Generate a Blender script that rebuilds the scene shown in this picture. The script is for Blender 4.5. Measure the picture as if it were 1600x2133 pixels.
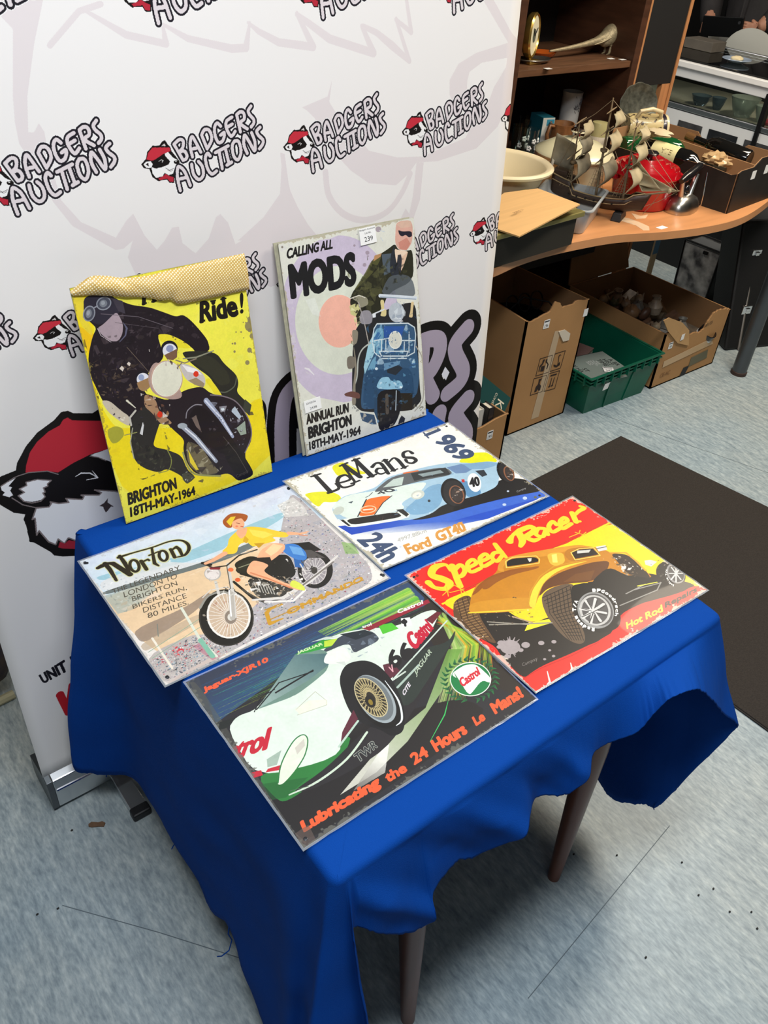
import bpy, bmesh, math, random
import numpy as np
from mathutils import Vector, Matrix, Quaternion, noise
from mathutils.geometry import tessellate_polygon
random.seed(7)
S = bpy.context.scene
for o in list(bpy.data.objects): bpy.data.objects.remove(o)
COL = S.collection

# ------------------------------------------------------------ camera
CAM_H, PITCH, ROLL, F, YAW = 1.6352, math.radians(37.867), math.radians(5.089), 1756.9, math.radians(-41)
def cam_axes():
    f = Vector((0, math.cos(PITCH), -math.sin(PITCH))); r = Vector((1, 0, 0)); u = r.cross(f)
    R_ = math.cos(ROLL)*r + math.sin(ROLL)*u; U_ = -math.sin(ROLL)*r + math.cos(ROLL)*u
    q = Matrix.Rotation(YAW, 3, 'Z')
    return q @ R_, q @ U_, q @ f
CR, CU, CF = cam_axes()
CO = Vector((0, 0, CAM_H))
cd = bpy.data.cameras.new('camera'); cam = bpy.data.objects.new('camera', cd); COL.objects.link(cam)
cd.sensor_fit = 'HORIZONTAL'; cd.sensor_width = 36; cd.lens = F*36/1600; cd.clip_start = .05
cam.matrix_world = Matrix.Translation(CO) @ Matrix((CR, CU, -CF)).transposed().to_4x4()
S.camera = cam

# ------------------------------------------------------------ world, lights, exposure
S.view_settings.view_transform = 'Standard'; S.view_settings.look = 'None'
S.view_settings.gamma = 1; S.view_settings.use_curve_mapping = False
S.view_settings.exposure = 0.0
w = bpy.data.worlds.new('world'); S.world = w; w.use_nodes = True
w.node_tree.nodes['Background'].inputs[0].default_value = (.75, .85, 1, 1)
w.node_tree.nodes['Background'].inputs[1].default_value = .25
def area(name, loc, sx, sy, power, col, aim=None):
    l = bpy.data.lights.new(name, 'AREA'); l.shape = 'RECTANGLE'; l.size = sx; l.size_y = sy; l.energy = power; l.color = col
    o = bpy.data.objects.new(name, l); COL.objects.link(o); o.location = loc
    if aim: o.rotation_euler = (Vector(aim)-Vector(loc)).to_track_quat('-Z', 'Y').to_euler()
    return o
area('ceiling_light_a', (2.45, .7, 2.66), 1.2, .35, 46, (1, .93, .82))
area('ceiling_light_b', (.27, .25, 2.66), 1.1, .35, 46, (.91, .95, 1))
area('ceiling_light_c', (3.5, 1.3, 2.66), 1.2, .35, 36, (1, .86, .68))
area('fill_light_left', (-.6, -1.5, 2.66), 1.2, .6, 5, (.8, .9, 1))  # added bluish fill for the dark left side of the cloth
area('fill_light_counter', (2.6, 3.6, 2.66), 1.2, .35, 30, (1, .95, .88))  # added lamp that lifts the counter's front rail

# ------------------------------------------------------------ pixel rays of the calibrated camera (authoring aid)
def ray(x, y): return CF + CR*((x-800)/F) - CU*((y-1066.5)/F)
def PZ(x, y, z): d = ray(x, y); return CO + d*((z-CAM_H)/d.z)
def PV(x, y, v): d = ray(x, y); return CO + d*(v/d.y)
def PU(x, y, u): d = ray(x, y); return CO + d*(u/d.x)
def PP(x, y, p0, n): d = ray(x, y); return CO + d*((Vector(p0)-CO).dot(n)/d.dot(n))

# ------------------------------------------------------------ materials
MATS = {}
def srgb(c):
    return tuple(((x/255)/12.92 if x/255 <= .04045 else ((x/255+.055)/1.055)**2.4) for x in c)
def mat(name, col, rough=.6, metal=0, spec=.5, noise_=0, nscale=20, bump=0, bscale=200, trans=0, ior=1.45, coat=0, col2=None, stretch=None, alpha=1, emit=0):
    if name in MATS: return MATS[name]
    m = bpy.data.materials.new(name); m.use_nodes = True; nt = m.node_tree; b = nt.nodes['Principled BSDF']
    c = srgb(col); b.inputs['Base Color'].default_value = (*c, 1)
    b.inputs['Roughness'].default_value = rough; b.inputs['Metallic'].default_value = metal
    b.inputs['Specular IOR Level'].default_value = spec; b.inputs['IOR'].default_value = ior
    b.inputs['Transmission Weight'].default_value = trans; b.inputs['Coat Weight'].default_value = coat
    b.inputs['Alpha'].default_value = alpha
    if emit: b.inputs['Emission Color'].default_value = (*c, 1); b.inputs['Emission Strength'].default_value = emit
    tc = nt.nodes.new('ShaderNodeTexCoord'); mp = nt.nodes.new('ShaderNodeMapping'); nt.links.new(tc.outputs['Object'], mp.inputs[0])
    if stretch: mp.inputs['Scale'].default_value = stretch
    if noise_ or col2:
        n = nt.nodes.new('ShaderNodeTexNoise'); n.inputs['Scale'].default_value = nscale; n.inputs['Detail'].default_value = 6
        nt.links.new(mp.outputs[0], n.inputs[0])
        r = nt.nodes.new('ShaderNodeValToRGB'); nt.links.new(n.outputs[0], r.inputs[0])
        r.color_ramp.elements[0].position = .35; r.color_ramp.elements[1].position = .65
        c2 = srgb(col2) if col2 else tuple(max(0, x*(1-noise_)) for x in c)
        r.color_ramp.elements[0].color = (*c2, 1); r.color_ramp.elements[1].color = (*c, 1)
        nt.links.new(r.outputs[0], b.inputs['Base Color'])
    if bump:
        n2 = nt.nodes.new('ShaderNodeTexNoise'); n2.inputs['Scale'].default_value = bscale; n2.inputs['Detail'].default_value = 4
        nt.links.new(mp.outputs[0], n2.inputs[0])
        bp = nt.nodes.new('ShaderNodeBump'); bp.inputs['Strength'].default_value = bump; bp.inputs['Distance'].default_value = .002
        nt.links.new(n2.outputs[0], bp.inputs['Height']); nt.links.new(bp.outputs[0], b.inputs['Normal'])
    MATS[name] = m; return m

# ------------------------------------------------------------ mesh builder
class MB:
    def __init__(s): s.v = []; s.f = []; s.mi = []
    def add(s, vs, fs, mi=0):
        b = len(s.v); s.v += [tuple(x) for x in vs]; s.f += [tuple(b+i for i in f) for f in fs]; s.mi += [mi]*len(fs); return s
    def box(s, c, d, rot=0, taper=1, mi=0, tilt=None):
        x, y, z = (k/2 for k in d); q = Matrix.Rotation(rot, 3, 'Z')
        if tilt is not None: q = q @ tilt
        P = []
        for sz, t in ((-1, 1), (1, taper)):
            for sx, sy in ((-1, -1), (1, -1), (1, 1), (-1, 1)): P.append(Vector(c) + q @ Vector((sx*x*t, sy*y*t, sz*z)))
        return s.add(P, [(3, 2, 1, 0), (4, 5, 6, 7), (0, 1, 5, 4), (1, 2, 6, 5), (2, 3, 7, 6), (3, 0, 4, 7)], mi)
    def hexa(s, P, mi=0): return s.add(P, [(3, 2, 1, 0), (4, 5, 6, 7), (0, 1, 5, 4), (1, 2, 6, 5), (2, 3, 7, 6), (3, 0, 4, 7)], mi)
    def lathe(s, prof, c=(0, 0, 0), n=32, sx=1, sy=1, rot=None, mi=0, closed=False):
        P = []; c = Vector(c)
        for r, z in prof:
            for k in range(n):
                a = 2*math.pi*k/n; p = Vector((r*math.cos(a)*sx, r*math.sin(a)*sy, z)); P.append(c + (rot @ p if rot else p))
        fs = [(i*n+k, i*n+(k+1) % n, (i+1)*n+(k+1) % n, (i+1)*n+k) for i in range(len(prof)-1) for k in range(n)]
        if prof[0][0] > 1e-6 and not closed: fs.append(tuple(reversed(range(n))))
        if prof[-1][0] > 1e-6 and not closed: fs.append(tuple((len(prof)-1)*n+k for k in range(n)))
        return s.add(P, fs, mi)
    def tube(s, pts, r, n=8, mi=0, flat=1):
        pts = [Vector(p) for p in pts]; m = len(pts); rs = r if isinstance(r, (list, tuple)) else [r]*m; P = []
        up = Vector((0, 0, 1))
        t0 = (pts[1]-pts[0]).normalized()
        if abs(t0.dot(up)) > .95: up = Vector((1, 0, 0))
        a = t0.cross(up).normalized()
        for i, p in enumerate(pts):
            t = ((pts[min(i+1, m-1)]-pts[max(i-1, 0)])).normalized(); a = (a - t*a.dot(t)).normalized(); b = t.cross(a)
            for k in range(n):
                an = 2*math.pi*k/n; P.append(p + a*math.cos(an)*rs[i] + b*math.sin(an)*rs[i]*flat)
        fs = [(i*n+k, i*n+(k+1) % n, (i+1)*n+(k+1) % n, (i+1)*n+k) for i in range(m-1) for k in range(n)]
        fs += [tuple(reversed(range(n))), tuple((m-1)*n+k for k in range(n))]
        return s.add(P, fs, mi)
    def prism(s, poly, z0, z1, mi=0, tf=None):
        n = len(poly); P = [Vector((p[0], p[1], z0)) for p in poly] + [Vector((p[0], p[1], z1)) for p in poly]
        tri = tessellate_polygon([[Vector((p[0], p[1], 0)) for p in poly]])
        A = sum(poly[i][0]*poly[(i+1) % n][1]-poly[(i+1) % n][0]*poly[i][1] for i in range(n))
        fs = []
        for t in tri:
            x = [poly[k] for k in t]; ar = (x[1][0]-x[0][0])*(x[2][1]-x[0][1])-(x[2][0]-x[0][0])*(x[1][1]-x[0][1])
            if ar < 0: t = (t[0], t[2], t[1])
            fs += [tuple(k+n for k in t), tuple(reversed(t))]
        for i in range(n):
            j = (i+1) % n; fs.append((i, j, j+n, i+n) if A > 0 else (j, i, i+n, j+n))
        if tf: P = [tf @ p for p in P]
        return s.add(P, fs, mi)
    def ell(s, c, r, n=16, m=10, rot=None, mi=0, nz=0, nf=8, seed=0):
        c = Vector(c); P = []
        for i in range(m+1):
            ph = math.pi*i/m
            for k in range(n):
                a = 2*math.pi*k/n; d = Vector((math.sin(ph)*math.cos(a), math.sin(ph)*math.sin(a), -math.cos(ph)))
                q = 1 + (nz*noise.noise(d*nf + Vector((seed, seed*2, 0))) if nz else 0)
                p = Vector((d.x*r[0], d.y*r[1], d.z*r[2]))*q; P.append(c + (rot @ p if rot else p))
        return s.add(P, [(i*n+k, i*n+(k+1) % n, (i+1)*n+(k+1) % n, (i+1)*n+k) for i in range(m) for k in range(n)], mi)
    def grid(s, fn, nu, nv, mi=0, flip=False):
        P = [fn(i/nu, j/nv) for j in range(nv+1) for i in range(nu+1)]; w_ = nu+1
        fs = [(j*w_+i, j*w_+i+1, (j+1)*w_+i+1, (j+1)*w_+i) for j in range(nv) for i in range(nu)]
        if flip: fs = [tuple(reversed(f)) for f in fs]
        return s.add(P, fs, mi)
    def build(s, name, m, parent=None, smooth=False, bevel=0, solid=0, sub=0, loc=None, weld=True):
        me = bpy.data.meshes.new(name); me.from_pydata(s.v, [], s.f)
        ms = m if isinstance(m, (list, tuple)) else [m]
        for x in ms: me.materials.append(x)
        if len(ms) > 1: me.polygons.foreach_set('material_index', s.mi)
        me.validate()
        if weld:
            bm = bmesh.new(); bm.from_mesh(me); bmesh.ops.remove_doubles(bm, verts=bm.verts, dist=1e-6)
            bmesh.ops.recalc_face_normals(bm, faces=bm.faces) if weld != 'keep' else None
            bm.to_mesh(me); bm.free()
        if smooth:
            me.polygons.foreach_set('use_smooth', [True]*len(me.polygons))
            try: me.set_sharp_from_angle(angle=math.radians(40 if smooth is True else smooth))
            except Exception: pass
        o = bpy.data.objects.new(name, me); COL.objects.link(o)
        if bevel:
            b = o.modifiers.new('b', 'BEVEL'); b.width = bevel; b.segments = 2; b.limit_method = 'ANGLE'; b.angle_limit = math.radians(40)
        if sub: q = o.modifiers.new('s', 'SUBSURF'); q.levels = sub; q.render_levels = sub
        if solid: q = o.modifiers.new('t', 'SOLIDIFY'); q.thickness = solid; q.offset = 0
        if parent: o.parent = parent; o.matrix_parent_inverse = parent.matrix_world.inverted() if not loc else Matrix()
        if loc: o.location = loc
        return o
def tag(o, label=None, cat=None, group=None, kind=None):
    for k, x in (('label', label), ('category', cat), ('group', group), ('kind', kind)):
        if x: o[k] = x
    return o
def thing(name, loc, label, cat, group=None, rz=0, mw=None):
    o = bpy.data.objects.new(name, None); COL.objects.link(o); o.empty_display_size = .05
    o.matrix_world = mw if mw else Matrix.Translation(loc) @ Matrix.Rotation(rz, 4, 'Z')
    bpy.context.view_layer.update()
    return tag(o, label, cat, group)
def local(mb_obj, parent):            # mesh written in the parent's local frame
    mb_obj.parent = parent; mb_obj.matrix_parent_inverse = Matrix(); return mb_obj
def cr(pts, n=8, closed=False):       # Catmull-Rom
    P = [np.array(p, float) for p in pts]; m = len(P); out = []
    for i in range(m if closed else m-1):
        a = P[(i-1) % m] if (closed or i > 0) else P[0]; b = P[i]; c = P[(i+1) % m]; d = P[(i+2) % m] if (closed or i+2 < m) else P[-1]
        for k in range(n):
            t = k/n; out.append(.5*((2*b)+(c-a)*t+(2*a-5*b+4*c-d)*t*t+(3*b-a-3*c+d)*t**3))
    if not closed: out.append(P[-1])
    return out
def rect(x0, y0, x1, y1, r=0, n=5):
    if not r: return [(x0, y0), (x1, y0), (x1, y1), (x0, y1)]
    o = []
    for cx, cy, a0 in ((x1-r, y0+r, -90), (x1-r, y1-r, 0), (x0+r, y1-r, 90), (x0+r, y0+r, 180)):
        for k in range(n+1): a = math.radians(a0+90*k/n); o.append((cx+r*math.cos(a), cy+r*math.sin(a)))
    return o

# ------------------------------------------------------------ flat print painter (numpy raster, sRGB)
def homog(src, dst):
    A = []; b = []
    for (x, y), (u, v) in zip(src, dst):
        A.append([x, y, 1, 0, 0, 0, -u*x, -u*y]); b.append(u); A.append([0, 0, 0, x, y, 1, -v*x, -v*y]); b.append(v)
    return np.append(np.linalg.solve(np.array(A, float), np.array(b, float)), 1).reshape(3, 3)
def happ(H, P):
    P = np.asarray(P, float).reshape(-1, 2); q = np.c_[P, np.ones(len(P))] @ H.T; return q[:, :2]/q[:, 2:]
RNG = np.random.default_rng(5)
def hexc(c): return np.array([int(c[i:i+2], 16) for i in (0, 2, 4)], float)/255 if isinstance(c, str) else np.array(c, float)/255
TXT = {}
def glyph_tris(s, shear=0):
    k = (s, shear)
    if k in TXT: return TXT[k]
    c = bpy.data.curves.new('t', 'FONT'); c.body = s; c.size = 1; c.resolution_u = 4; c.shear = shear
    o = bpy.data.objects.new('t', c); COL.objects.link(o)
    me = o.to_mesh(); me.calc_loop_triangles()
    V = np.array([v.co[:2] for v in me.vertices], float).reshape(-1, 2); T = np.array([t.vertices[:] for t in me.loop_triangles], int).reshape(-1, 3)
    o.to_mesh_clear(); bpy.data.objects.remove(o); bpy.data.curves.remove(c)
    TXT[k] = (V, T); return V, T
def dilate(m, r):
    if r <= 0: return m
    out = m.copy(); h, w = m.shape; c = np.zeros((h, w+2*r+1), np.int32); c[:, r+1:r+1+w] = np.cumsum(m, 1); c[:, r+1+w:] = c[:, r+w:r+w+1]
    for dy in range(-r, r+1):
        k = int((r*r-dy*dy)**.5); x = np.arange(w); b = (c[:, x+r+1+k-0 if False else np.minimum(x+r+1+k, w+2*r)]-c[:, x+r-k]) > 0
        a = b[max(0, -dy):h-max(0, dy)]; out[max(0, dy):max(0, dy)+a.shape[0]] |= a
    return out
def chaikin(P, it=2, f=.2):
    P = np.asarray(P, float)
    for _ in range(it):
        N = np.roll(P, -1, 0); P = np.stack([P*(1-f)+N*f, P*f+N*(1-f)], 1).reshape(-1, 2)
    return P
class Cv:
    def __init__(s, w, h, base, H=None, scale=1, off=(0, 0)):   # H: photo pixel -> canvas pixel
        s.w, s.h = w, h; s.a = np.empty((h, w, 3), np.float32); s.a[:] = hexc(base); s.H = H; s.s = scale; s.o = off; s.tf = None; s.ch = True
        s.yy, s.xx = np.mgrid[0:h, 0:w].astype(np.float32) if False else (None, None)
    def m(s, P):
        P = np.asarray(P, float).reshape(-1, 2)
        if s.tf is not None: return s.tf(P)
        return happ(s.H, P*s.s + np.array(s.o))
    def _bb(s, Q, pad=0):
        x0, y0 = np.floor(Q.min(0)-pad).astype(int); x1, y1 = np.ceil(Q.max(0)+pad).astype(int)+1
        x0, y0, x1, y1 = max(0, x0), max(0, y0), min(s.w, x1), min(s.h, y1)
        return (x0, y0, x1, y1) if x1 > x0 and y1 > y0 else None
    def mask(s, Q):
        b = s._bb(Q)
        if b is None: return None, None
        x0, y0, x1, y1 = b; M = np.zeros((y1-y0, x1-x0), bool); X = np.arange(x0, x1)+.5
        xs, ys = Q[:, 0], Q[:, 1]; xn, yn = np.roll(xs, -1), np.roll(ys, -1)
        for j, y in enumerate(np.arange(y0, y1)+.5):
            c = (ys <= y) != (yn <= y)
            if c.any():
                xi = np.sort(xs[c] + (y-ys[c])/(yn[c]-ys[c])*(xn[c]-xs[c]))
                M[j] = np.searchsorted(xi, X) % 2 == 1
        return M, b
    def put(s, M, b, col, al=1):
        x0, y0, x1, y1 = b; R = s.a[y0:y1, x0:x1]
        c = np.asarray(col, np.float32)
        if c.ndim == 1: R[M] = R[M]*(1-al) + c*al
        else: R[M] = R[M]*(1-al) + c[M]*al
    def poly(s, pts, col, al=1, sm=False, raw=False):
        P = cr(pts, 6, True) if sm else (chaikin(pts) if s.ch and 5 < len(pts) < 40 and not raw else pts)
        Q = np.asarray(P, float) if raw else s.m(P); M, b = s.mask(Q)
        if M is not None: s.put(M, b, hexc(col), al)
    def grad(s, pts, c0, c1, p0, p1, al=1, sm=False, cm=None):
        P = cr(pts, 6, True) if sm else pts
        M, b = s.mask(s.m(P))
        if M is None: return
        q0, q1 = s.m([p0, p1]); d = q1-q0; x0, y0, x1, y1 = b
        Y, X = np.mgrid[y0:y1, x0:x1]; t = np.clip(((X-q0[0])*d[0]+(Y-q0[1])*d[1])/(d@d), 0, 1)[..., None]
        a, c = hexc(c0), hexc(c1)
        C = a*(1-t)+c*t
        if cm: mm = hexc(cm); C = np.where(t < .5, a*(1-2*t)+mm*2*t, mm*(2-2*t)+c*(2*t-1))
        s.put(M, b, C.astype(np.float32), al)
    def glow(s, c, r, col, al=.8):          # soft round tint
        q, q2 = s.m([c, (c[0]+r, c[1])]); R = np.hypot(*(q2-q)); b = s._bb(np.array([q-R, q+R]))
        if not b: return
        x0, y0, x1, y1 = b; Y, X = np.mgrid[y0:y1, x0:x1]; t = np.clip(1-np.hypot(X-q[0], Y-q[1])/R, 0, 1)**1.5*al
        s.a[y0:y1, x0:x1] = s.a[y0:y1, x0:x1]*(1-t[..., None]) + hexc(col)*t[..., None]
    def line(s, pts, wd, col, al=1, sm=False, closed=False, raw=False):   # wd in own units, round joints
        P = np.array(cr(pts, 6, closed) if sm else pts, float)
        if closed and not sm: P = np.vstack([P, P[:1]])
        if closed and sm: P = np.vstack([P, P[:1]])
        Q = s.m(P) if not raw else P
        c = P.mean(0); e = s.m([c, c+[1, 0], c+[0, 1]]) if not raw else np.array([[0, 0], [1, 0], [0, 1.]])
        k = (np.hypot(*(e[1]-e[0]))+np.hypot(*(e[2]-e[0])))/2
        W = np.broadcast_to(np.asarray(wd, float), (len(Q),))*k/2 if np.ndim(wd) == 0 else np.interp(np.linspace(0, 1, len(Q)), np.linspace(0, 1, len(wd)), wd)*k/2
        for i in range(len(Q)-1):
            p, q = Q[i], Q[i+1]; b = s._bb(np.array([p, q]), max(W[i], W[i+1])+1)
            if not b: continue
            x0, y0, x1, y1 = b; Y, X = np.mgrid[y0:y1, x0:x1]+.5; d = q-p; L = d@d+1e-9
            t = np.clip(((X-p[0])*d[0]+(Y-p[1])*d[1])/L, 0, 1)
            M = np.hypot(X-p[0]-t*d[0], Y-p[1]-t*d[1]) <= W[i]+(W[i+1]-W[i])*t
            s.put(M, b, hexc(col), al)
    def lines(s, L, wd, col, **k):
        for p in L: s.line(p, wd, col, **k)
    def ell(s, c, rx, ry, col, ang=0, al=1, n=28, ring=0, a0=0, a1=360):
        a = np.radians(np.linspace(a0, a1, n)); ca, sa = math.cos(math.radians(ang)), math.sin(math.radians(ang))
        P = np.c_[c[0]+rx*np.cos(a)*ca-ry*np.sin(a)*sa, c[1]+rx*np.cos(a)*sa+ry*np.sin(a)*ca]
        if ring: s.line(P, ring, col, al)
        else: s.poly(P, col, al)
    def stamp(s, M, quad, col, al=1, raw=False):     # mask -> quad given bl,br,tr,tl
        Q = np.asarray(quad, float) if raw else s.m(quad); h, w = M.shape; b = s._bb(Q, 2)
        if not b: return
        Hi = homog(Q, [(0, h), (w, h), (w, 0), (0, 0)]); x0, y0, x1, y1 = b
        Y, X = np.mgrid[y0:y1, x0:x1]+.5; q = happ(Hi, np.c_[X.ravel(), Y.ravel()]); i = np.floor(q).astype(int)
        ok = (i[:, 0] >= 0) & (i[:, 0] < w) & (i[:, 1] >= 0) & (i[:, 1] < h); R = np.zeros(len(i), bool); R[ok] = M[i[ok, 1], i[ok, 0]]
        s.put(R.reshape(Y.shape), b, hexc(col), al)
    def text(s, t, quad, col, bold=0, shear=0, slab=0, out=None, outc='000000', al=1, raw=False, PX=150, fat=None):
        V, T = glyph_tris(t, shear); Qx = np.asarray(quad, float) if raw else s.m(quad); lo = V.min(0); hi = V.max(0); k = PX/(hi[1]-lo[1])
        rt = (np.hypot(*(Qx[1]-Qx[0]))+np.hypot(*(Qx[2]-Qx[3])))/(np.hypot(*(Qx[3]-Qx[0]))+np.hypot(*(Qx[2]-Qx[1]))); rt = rt/((hi[0]-lo[0])/(hi[1]-lo[1]))
        V = V*np.array([rt, 1]); lo = V.min(0); hi = V.max(0)
        g = max(bold, 0); pad = 2+g+(out or 0); w = int((hi[0]-lo[0])*k)+2*pad+2; h = PX+2*pad+2
        c = Cv(w, h, '000000'); M = np.zeros((h, w), bool); P = (V-lo)*k; P[:, 1] = PX-P[:, 1]; P += pad
        for tr in T:
            m, b = c.mask(P[tr])
            if m is not None: M[b[1]:b[3], b[0]:b[2]] |= m
        M = dilate(M, g)
        if slab:
            for row, side in ((pad+PX-int(PX*.07), 1), (pad+int(PX*.07), -1)):
                d = np.flatnonzero(np.diff(np.r_[0, M[row].astype(int), 0])); 
                for a, e in zip(d[::2], d[1::2]):
                    if e-a < PX*.42:
                        ex = int(PX*slab); y = pad+PX-int(PX*.1) if side > 0 else pad
                        M[y:y+int(PX*.1), max(0, a-ex):e+ex] = True
        # quad denotes the glyph box: grow for padding
        Q = np.asarray(quad, float) if raw else s.m(quad); Hq = homog([(pad-g, pad+PX+g), (w-pad+g, pad+PX+g), (w-pad+g, pad-g), (pad-g, pad-g)], Q)
        FQ = happ(Hq, [(0, h), (w, h), (w, 0), (0, 0)])
        if out: s.stamp(dilate(M, out), FQ, outc, al, raw=True)
        s.stamp(M, FQ, col, al, raw=True)
    def dabs(s, pts, n, cols, r, al=.9, asp=1.6, sm=False):     # broken colour dabs inside a region
        Q = s.m(cr(pts, 6, True) if sm else pts); M, b = s.mask(Q)
        if M is None: return
        x0, y0, x1, y1 = b; e = s.m([pts[0], (pts[0][0]+1, pts[0][1])]); k = np.hypot(*(e[1]-e[0])); base = s.a[y0:y1, x0:x1].copy()
        cs = [hexc(c) for c in cols]
        for _ in range(n):
            cx, cy = RNG.uniform(x0, x1), RNG.uniform(y0, y1); R = RNG.uniform(.5, 1.3)*r*k; an = RNG.uniform(0, 6.3); m = RNG.integers(3, 7)
            t = np.sort(RNG.uniform(0, 6.28, m)); P = np.c_[cx+R*np.cos(t)*math.cos(an)*asp, cy+R*np.sin(t)]; mm, bb = s.mask(P)
            if mm is not None: s.put(mm, bb, cs[RNG.integers(len(cs))], al)
        R_ = s.a[y0:y1, x0:x1]; R_[~M] = base[~M]
    def wear(s, amt=.06, edge=.5, ec='8a8070'):             # rubbed, speckled edges of an old tin sign
        h, w = s.h, s.w; n = np.zeros((h, w), np.float32)
        for f in (9, 40, 150):
            g = RNG.random((int(h/w*f)+3, f+3)); yi = np.linspace(0, g.shape[0]-2.01, h); xi = np.linspace(0, g.shape[1]-2.01, w)
            y0 = yi.astype(int); x0 = xi.astype(int); fy = (yi-y0)[:, None]; fx = (xi-x0)[None]
            n += ((g[y0][:, x0]*(1-fy)+g[y0+1][:, x0]*fy)*(1-fx)+(g[y0][:, x0+1]*(1-fy)+g[y0+1][:, x0+1]*fy)*fx)/3
        s.a *= (1+(n-.5)*amt*2)[..., None]
        Y, X = np.mgrid[0:h, 0:w]; d = np.minimum(np.minimum(X, w-X), np.minimum(Y, h-Y))/w
        m = np.clip((.0045*(n*2.1)**4-d)/.004, 0, 1)*edge; s.a = s.a*(1-m[..., None])+hexc(ec)*m[..., None]
    def image(s, name):
        im = bpy.data.images.new(name, s.w, s.h); A = np.ones((s.h, s.w, 4), np.float32); A[..., :3] = np.clip(s.a[::-1], 0, 1)
        im.pixels.foreach_set(A.ravel()); im.update(); im.pack(); return im
def print_mat(name, cv, rough=.4, spec=.5, coat=0, gain=1, bump=0):
    m = mat(name, (255, 255, 255), rough, spec=spec, coat=coat, bump=bump, bscale=60); nt = m.node_tree
    t = nt.nodes.new('ShaderNodeTexImage'); t.image = cv.image(name); t.interpolation = 'Linear'
    src = t.outputs[0]
    if gain != 1:
        g = nt.nodes.new('ShaderNodeMix'); g.data_type = 'RGBA'; g.blend_type = 'MULTIPLY'; g.inputs[0].default_value = 1; g.inputs[7].default_value = (gain, gain, gain, 1)
        nt.links.new(src, g.inputs[6]); src = g.outputs[2]
    nt.links.new(src, nt.nodes['Principled BSDF'].inputs['Base Color']); return m
def set_uv(o, fn):
    me = o.data; uv = me.uv_layers.new(name='UVMap')
    for l in me.loops: uv.data[l.index].uv = fn(me.vertices[l.vertex_index].co)

# ------------------------------------------------------------ room shell
def floor_mat():
    m = mat('vinyl_floor', (150, 165, 172), .42, spec=.45); nt = m.node_tree; b = nt.nodes['Principled BSDF']; N = nt.nodes.new; Lk = nt.links.new
    tc = N('ShaderNodeTexCoord'); mp = N('ShaderNodeMapping'); Lk(tc.outputs['Object'], mp.inputs[0]); mp.inputs['Rotation'].default_value = (0, 0, math.radians(2)); mp.inputs['Scale'].default_value = (30, 7, 1)
    n1 = N('ShaderNodeTexNoise'); n1.inputs['Scale'].default_value = 2.2; n1.inputs['Detail'].default_value = 8; n1.inputs['Roughness'].default_value = .7; Lk(mp.outputs[0], n1.inputs[0])
    r1 = N('ShaderNodeValToRGB'); Lk(n1.outputs[0], r1.inputs[0]); e = r1.color_ramp.elements
    e[0].position = .32; e[0].color = (*srgb((140, 150, 156)), 1); e[1].position = .72; e[1].color = (*srgb((196, 200, 198)), 1); x = e.new(.5); x.color = (*srgb((168, 176, 179)), 1)
    n2 = N('ShaderNodeTexNoise'); n2.inputs['Scale'].default_value = 1.1; n2.inputs['Detail'].default_value = 5; Lk(tc.outputs['Object'], n2.inputs[0])
    r2 = N('ShaderNodeValToRGB'); Lk(n2.outputs[0], r2.inputs[0]); r2.color_ramp.elements[0].position = .4; r2.color_ramp.elements[1].position = .7; r2.color_ramp.elements[0].color = (.86, .95, 1, 1); r2.color_ramp.elements[1].color = (1, .97, .9, 1)
    mx = N('ShaderNodeMix'); mx.data_type = 'RGBA'; mx.blend_type = 'MULTIPLY'; mx.inputs[0].default_value = 1; Lk(r1.outputs[0], mx.inputs[6]); Lk(r2.outputs[0], mx.inputs[7])
    # pale flecks and fine dark scuffs
    mp3 = N('ShaderNodeMapping'); mp3.inputs['Rotation'].default_value = (0, 0, math.radians(-6)); mp3.inputs['Scale'].default_value = (70, 22, 1); Lk(tc.outputs['Object'], mp3.inputs[0])
    v = N('ShaderNodeTexNoise'); v.inputs['Scale'].default_value = 2.5; v.inputs['Detail'].default_value = 5; Lk(mp3.outputs[0], v.inputs[0])
    rv = N('ShaderNodeValToRGB'); Lk(v.outputs[0], rv.inputs[0]); rv.color_ramp.elements[0].position = .35; rv.color_ramp.elements[1].position = .7; rv.color_ramp.elements[0].color = (.76, .79, .81, 1); rv.color_ramp.elements[1].color = (1.14, 1.14, 1.12, 1)
    mx2 = N('ShaderNodeMix'); mx2.data_type = 'RGBA'; mx2.blend_type = 'MULTIPLY'; mx2.inputs[0].default_value = 1; Lk(mx.outputs[2], mx2.inputs[6]); Lk(rv.outputs[0], mx2.inputs[7])
    w_ = N('ShaderNodeTexVoronoi'); w_.feature = 'DISTANCE_TO_EDGE'; w_.inputs['Scale'].default_value = 3.3; mp4 = N('ShaderNodeMapping'); mp4.inputs['Rotation'].default_value = (0, 0, .6); mp4.inputs['Scale'].default_value = (1, .35, 1); Lk(tc.outputs['Object'], mp4.inputs[0]); Lk(mp4.outputs[0], w_.inputs[0])
    rw = N('ShaderNodeValToRGB'); Lk(w_.outputs[0], rw.inputs[0]); rw.color_ramp.elements[0].position = .0; rw.color_ramp.elements[1].position = .0022; rw.color_ramp.elements[0].color = (.8, .84, .85, 1); rw.color_ramp.elements[1].color = (1, 1, 1, 1)
    mx3 = N('ShaderNodeMix'); mx3.data_type = 'RGBA'; mx3.blend_type = 'MULTIPLY'; mx3.inputs[0].default_value = .6; Lk(mx2.outputs[2], mx3.inputs[6]); Lk(rw.outputs[0], mx3.inputs[7]); Lk(mx3.outputs[2], b.inputs['Base Color'])
    rr = N('ShaderNodeMapRange'); rr.inputs[3].default_value = .32; rr.inputs[4].default_value = .55; Lk(n1.outputs[0], rr.inputs[0]); Lk(rr.outputs[0], b.inputs['Roughness'])
    return m
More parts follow.
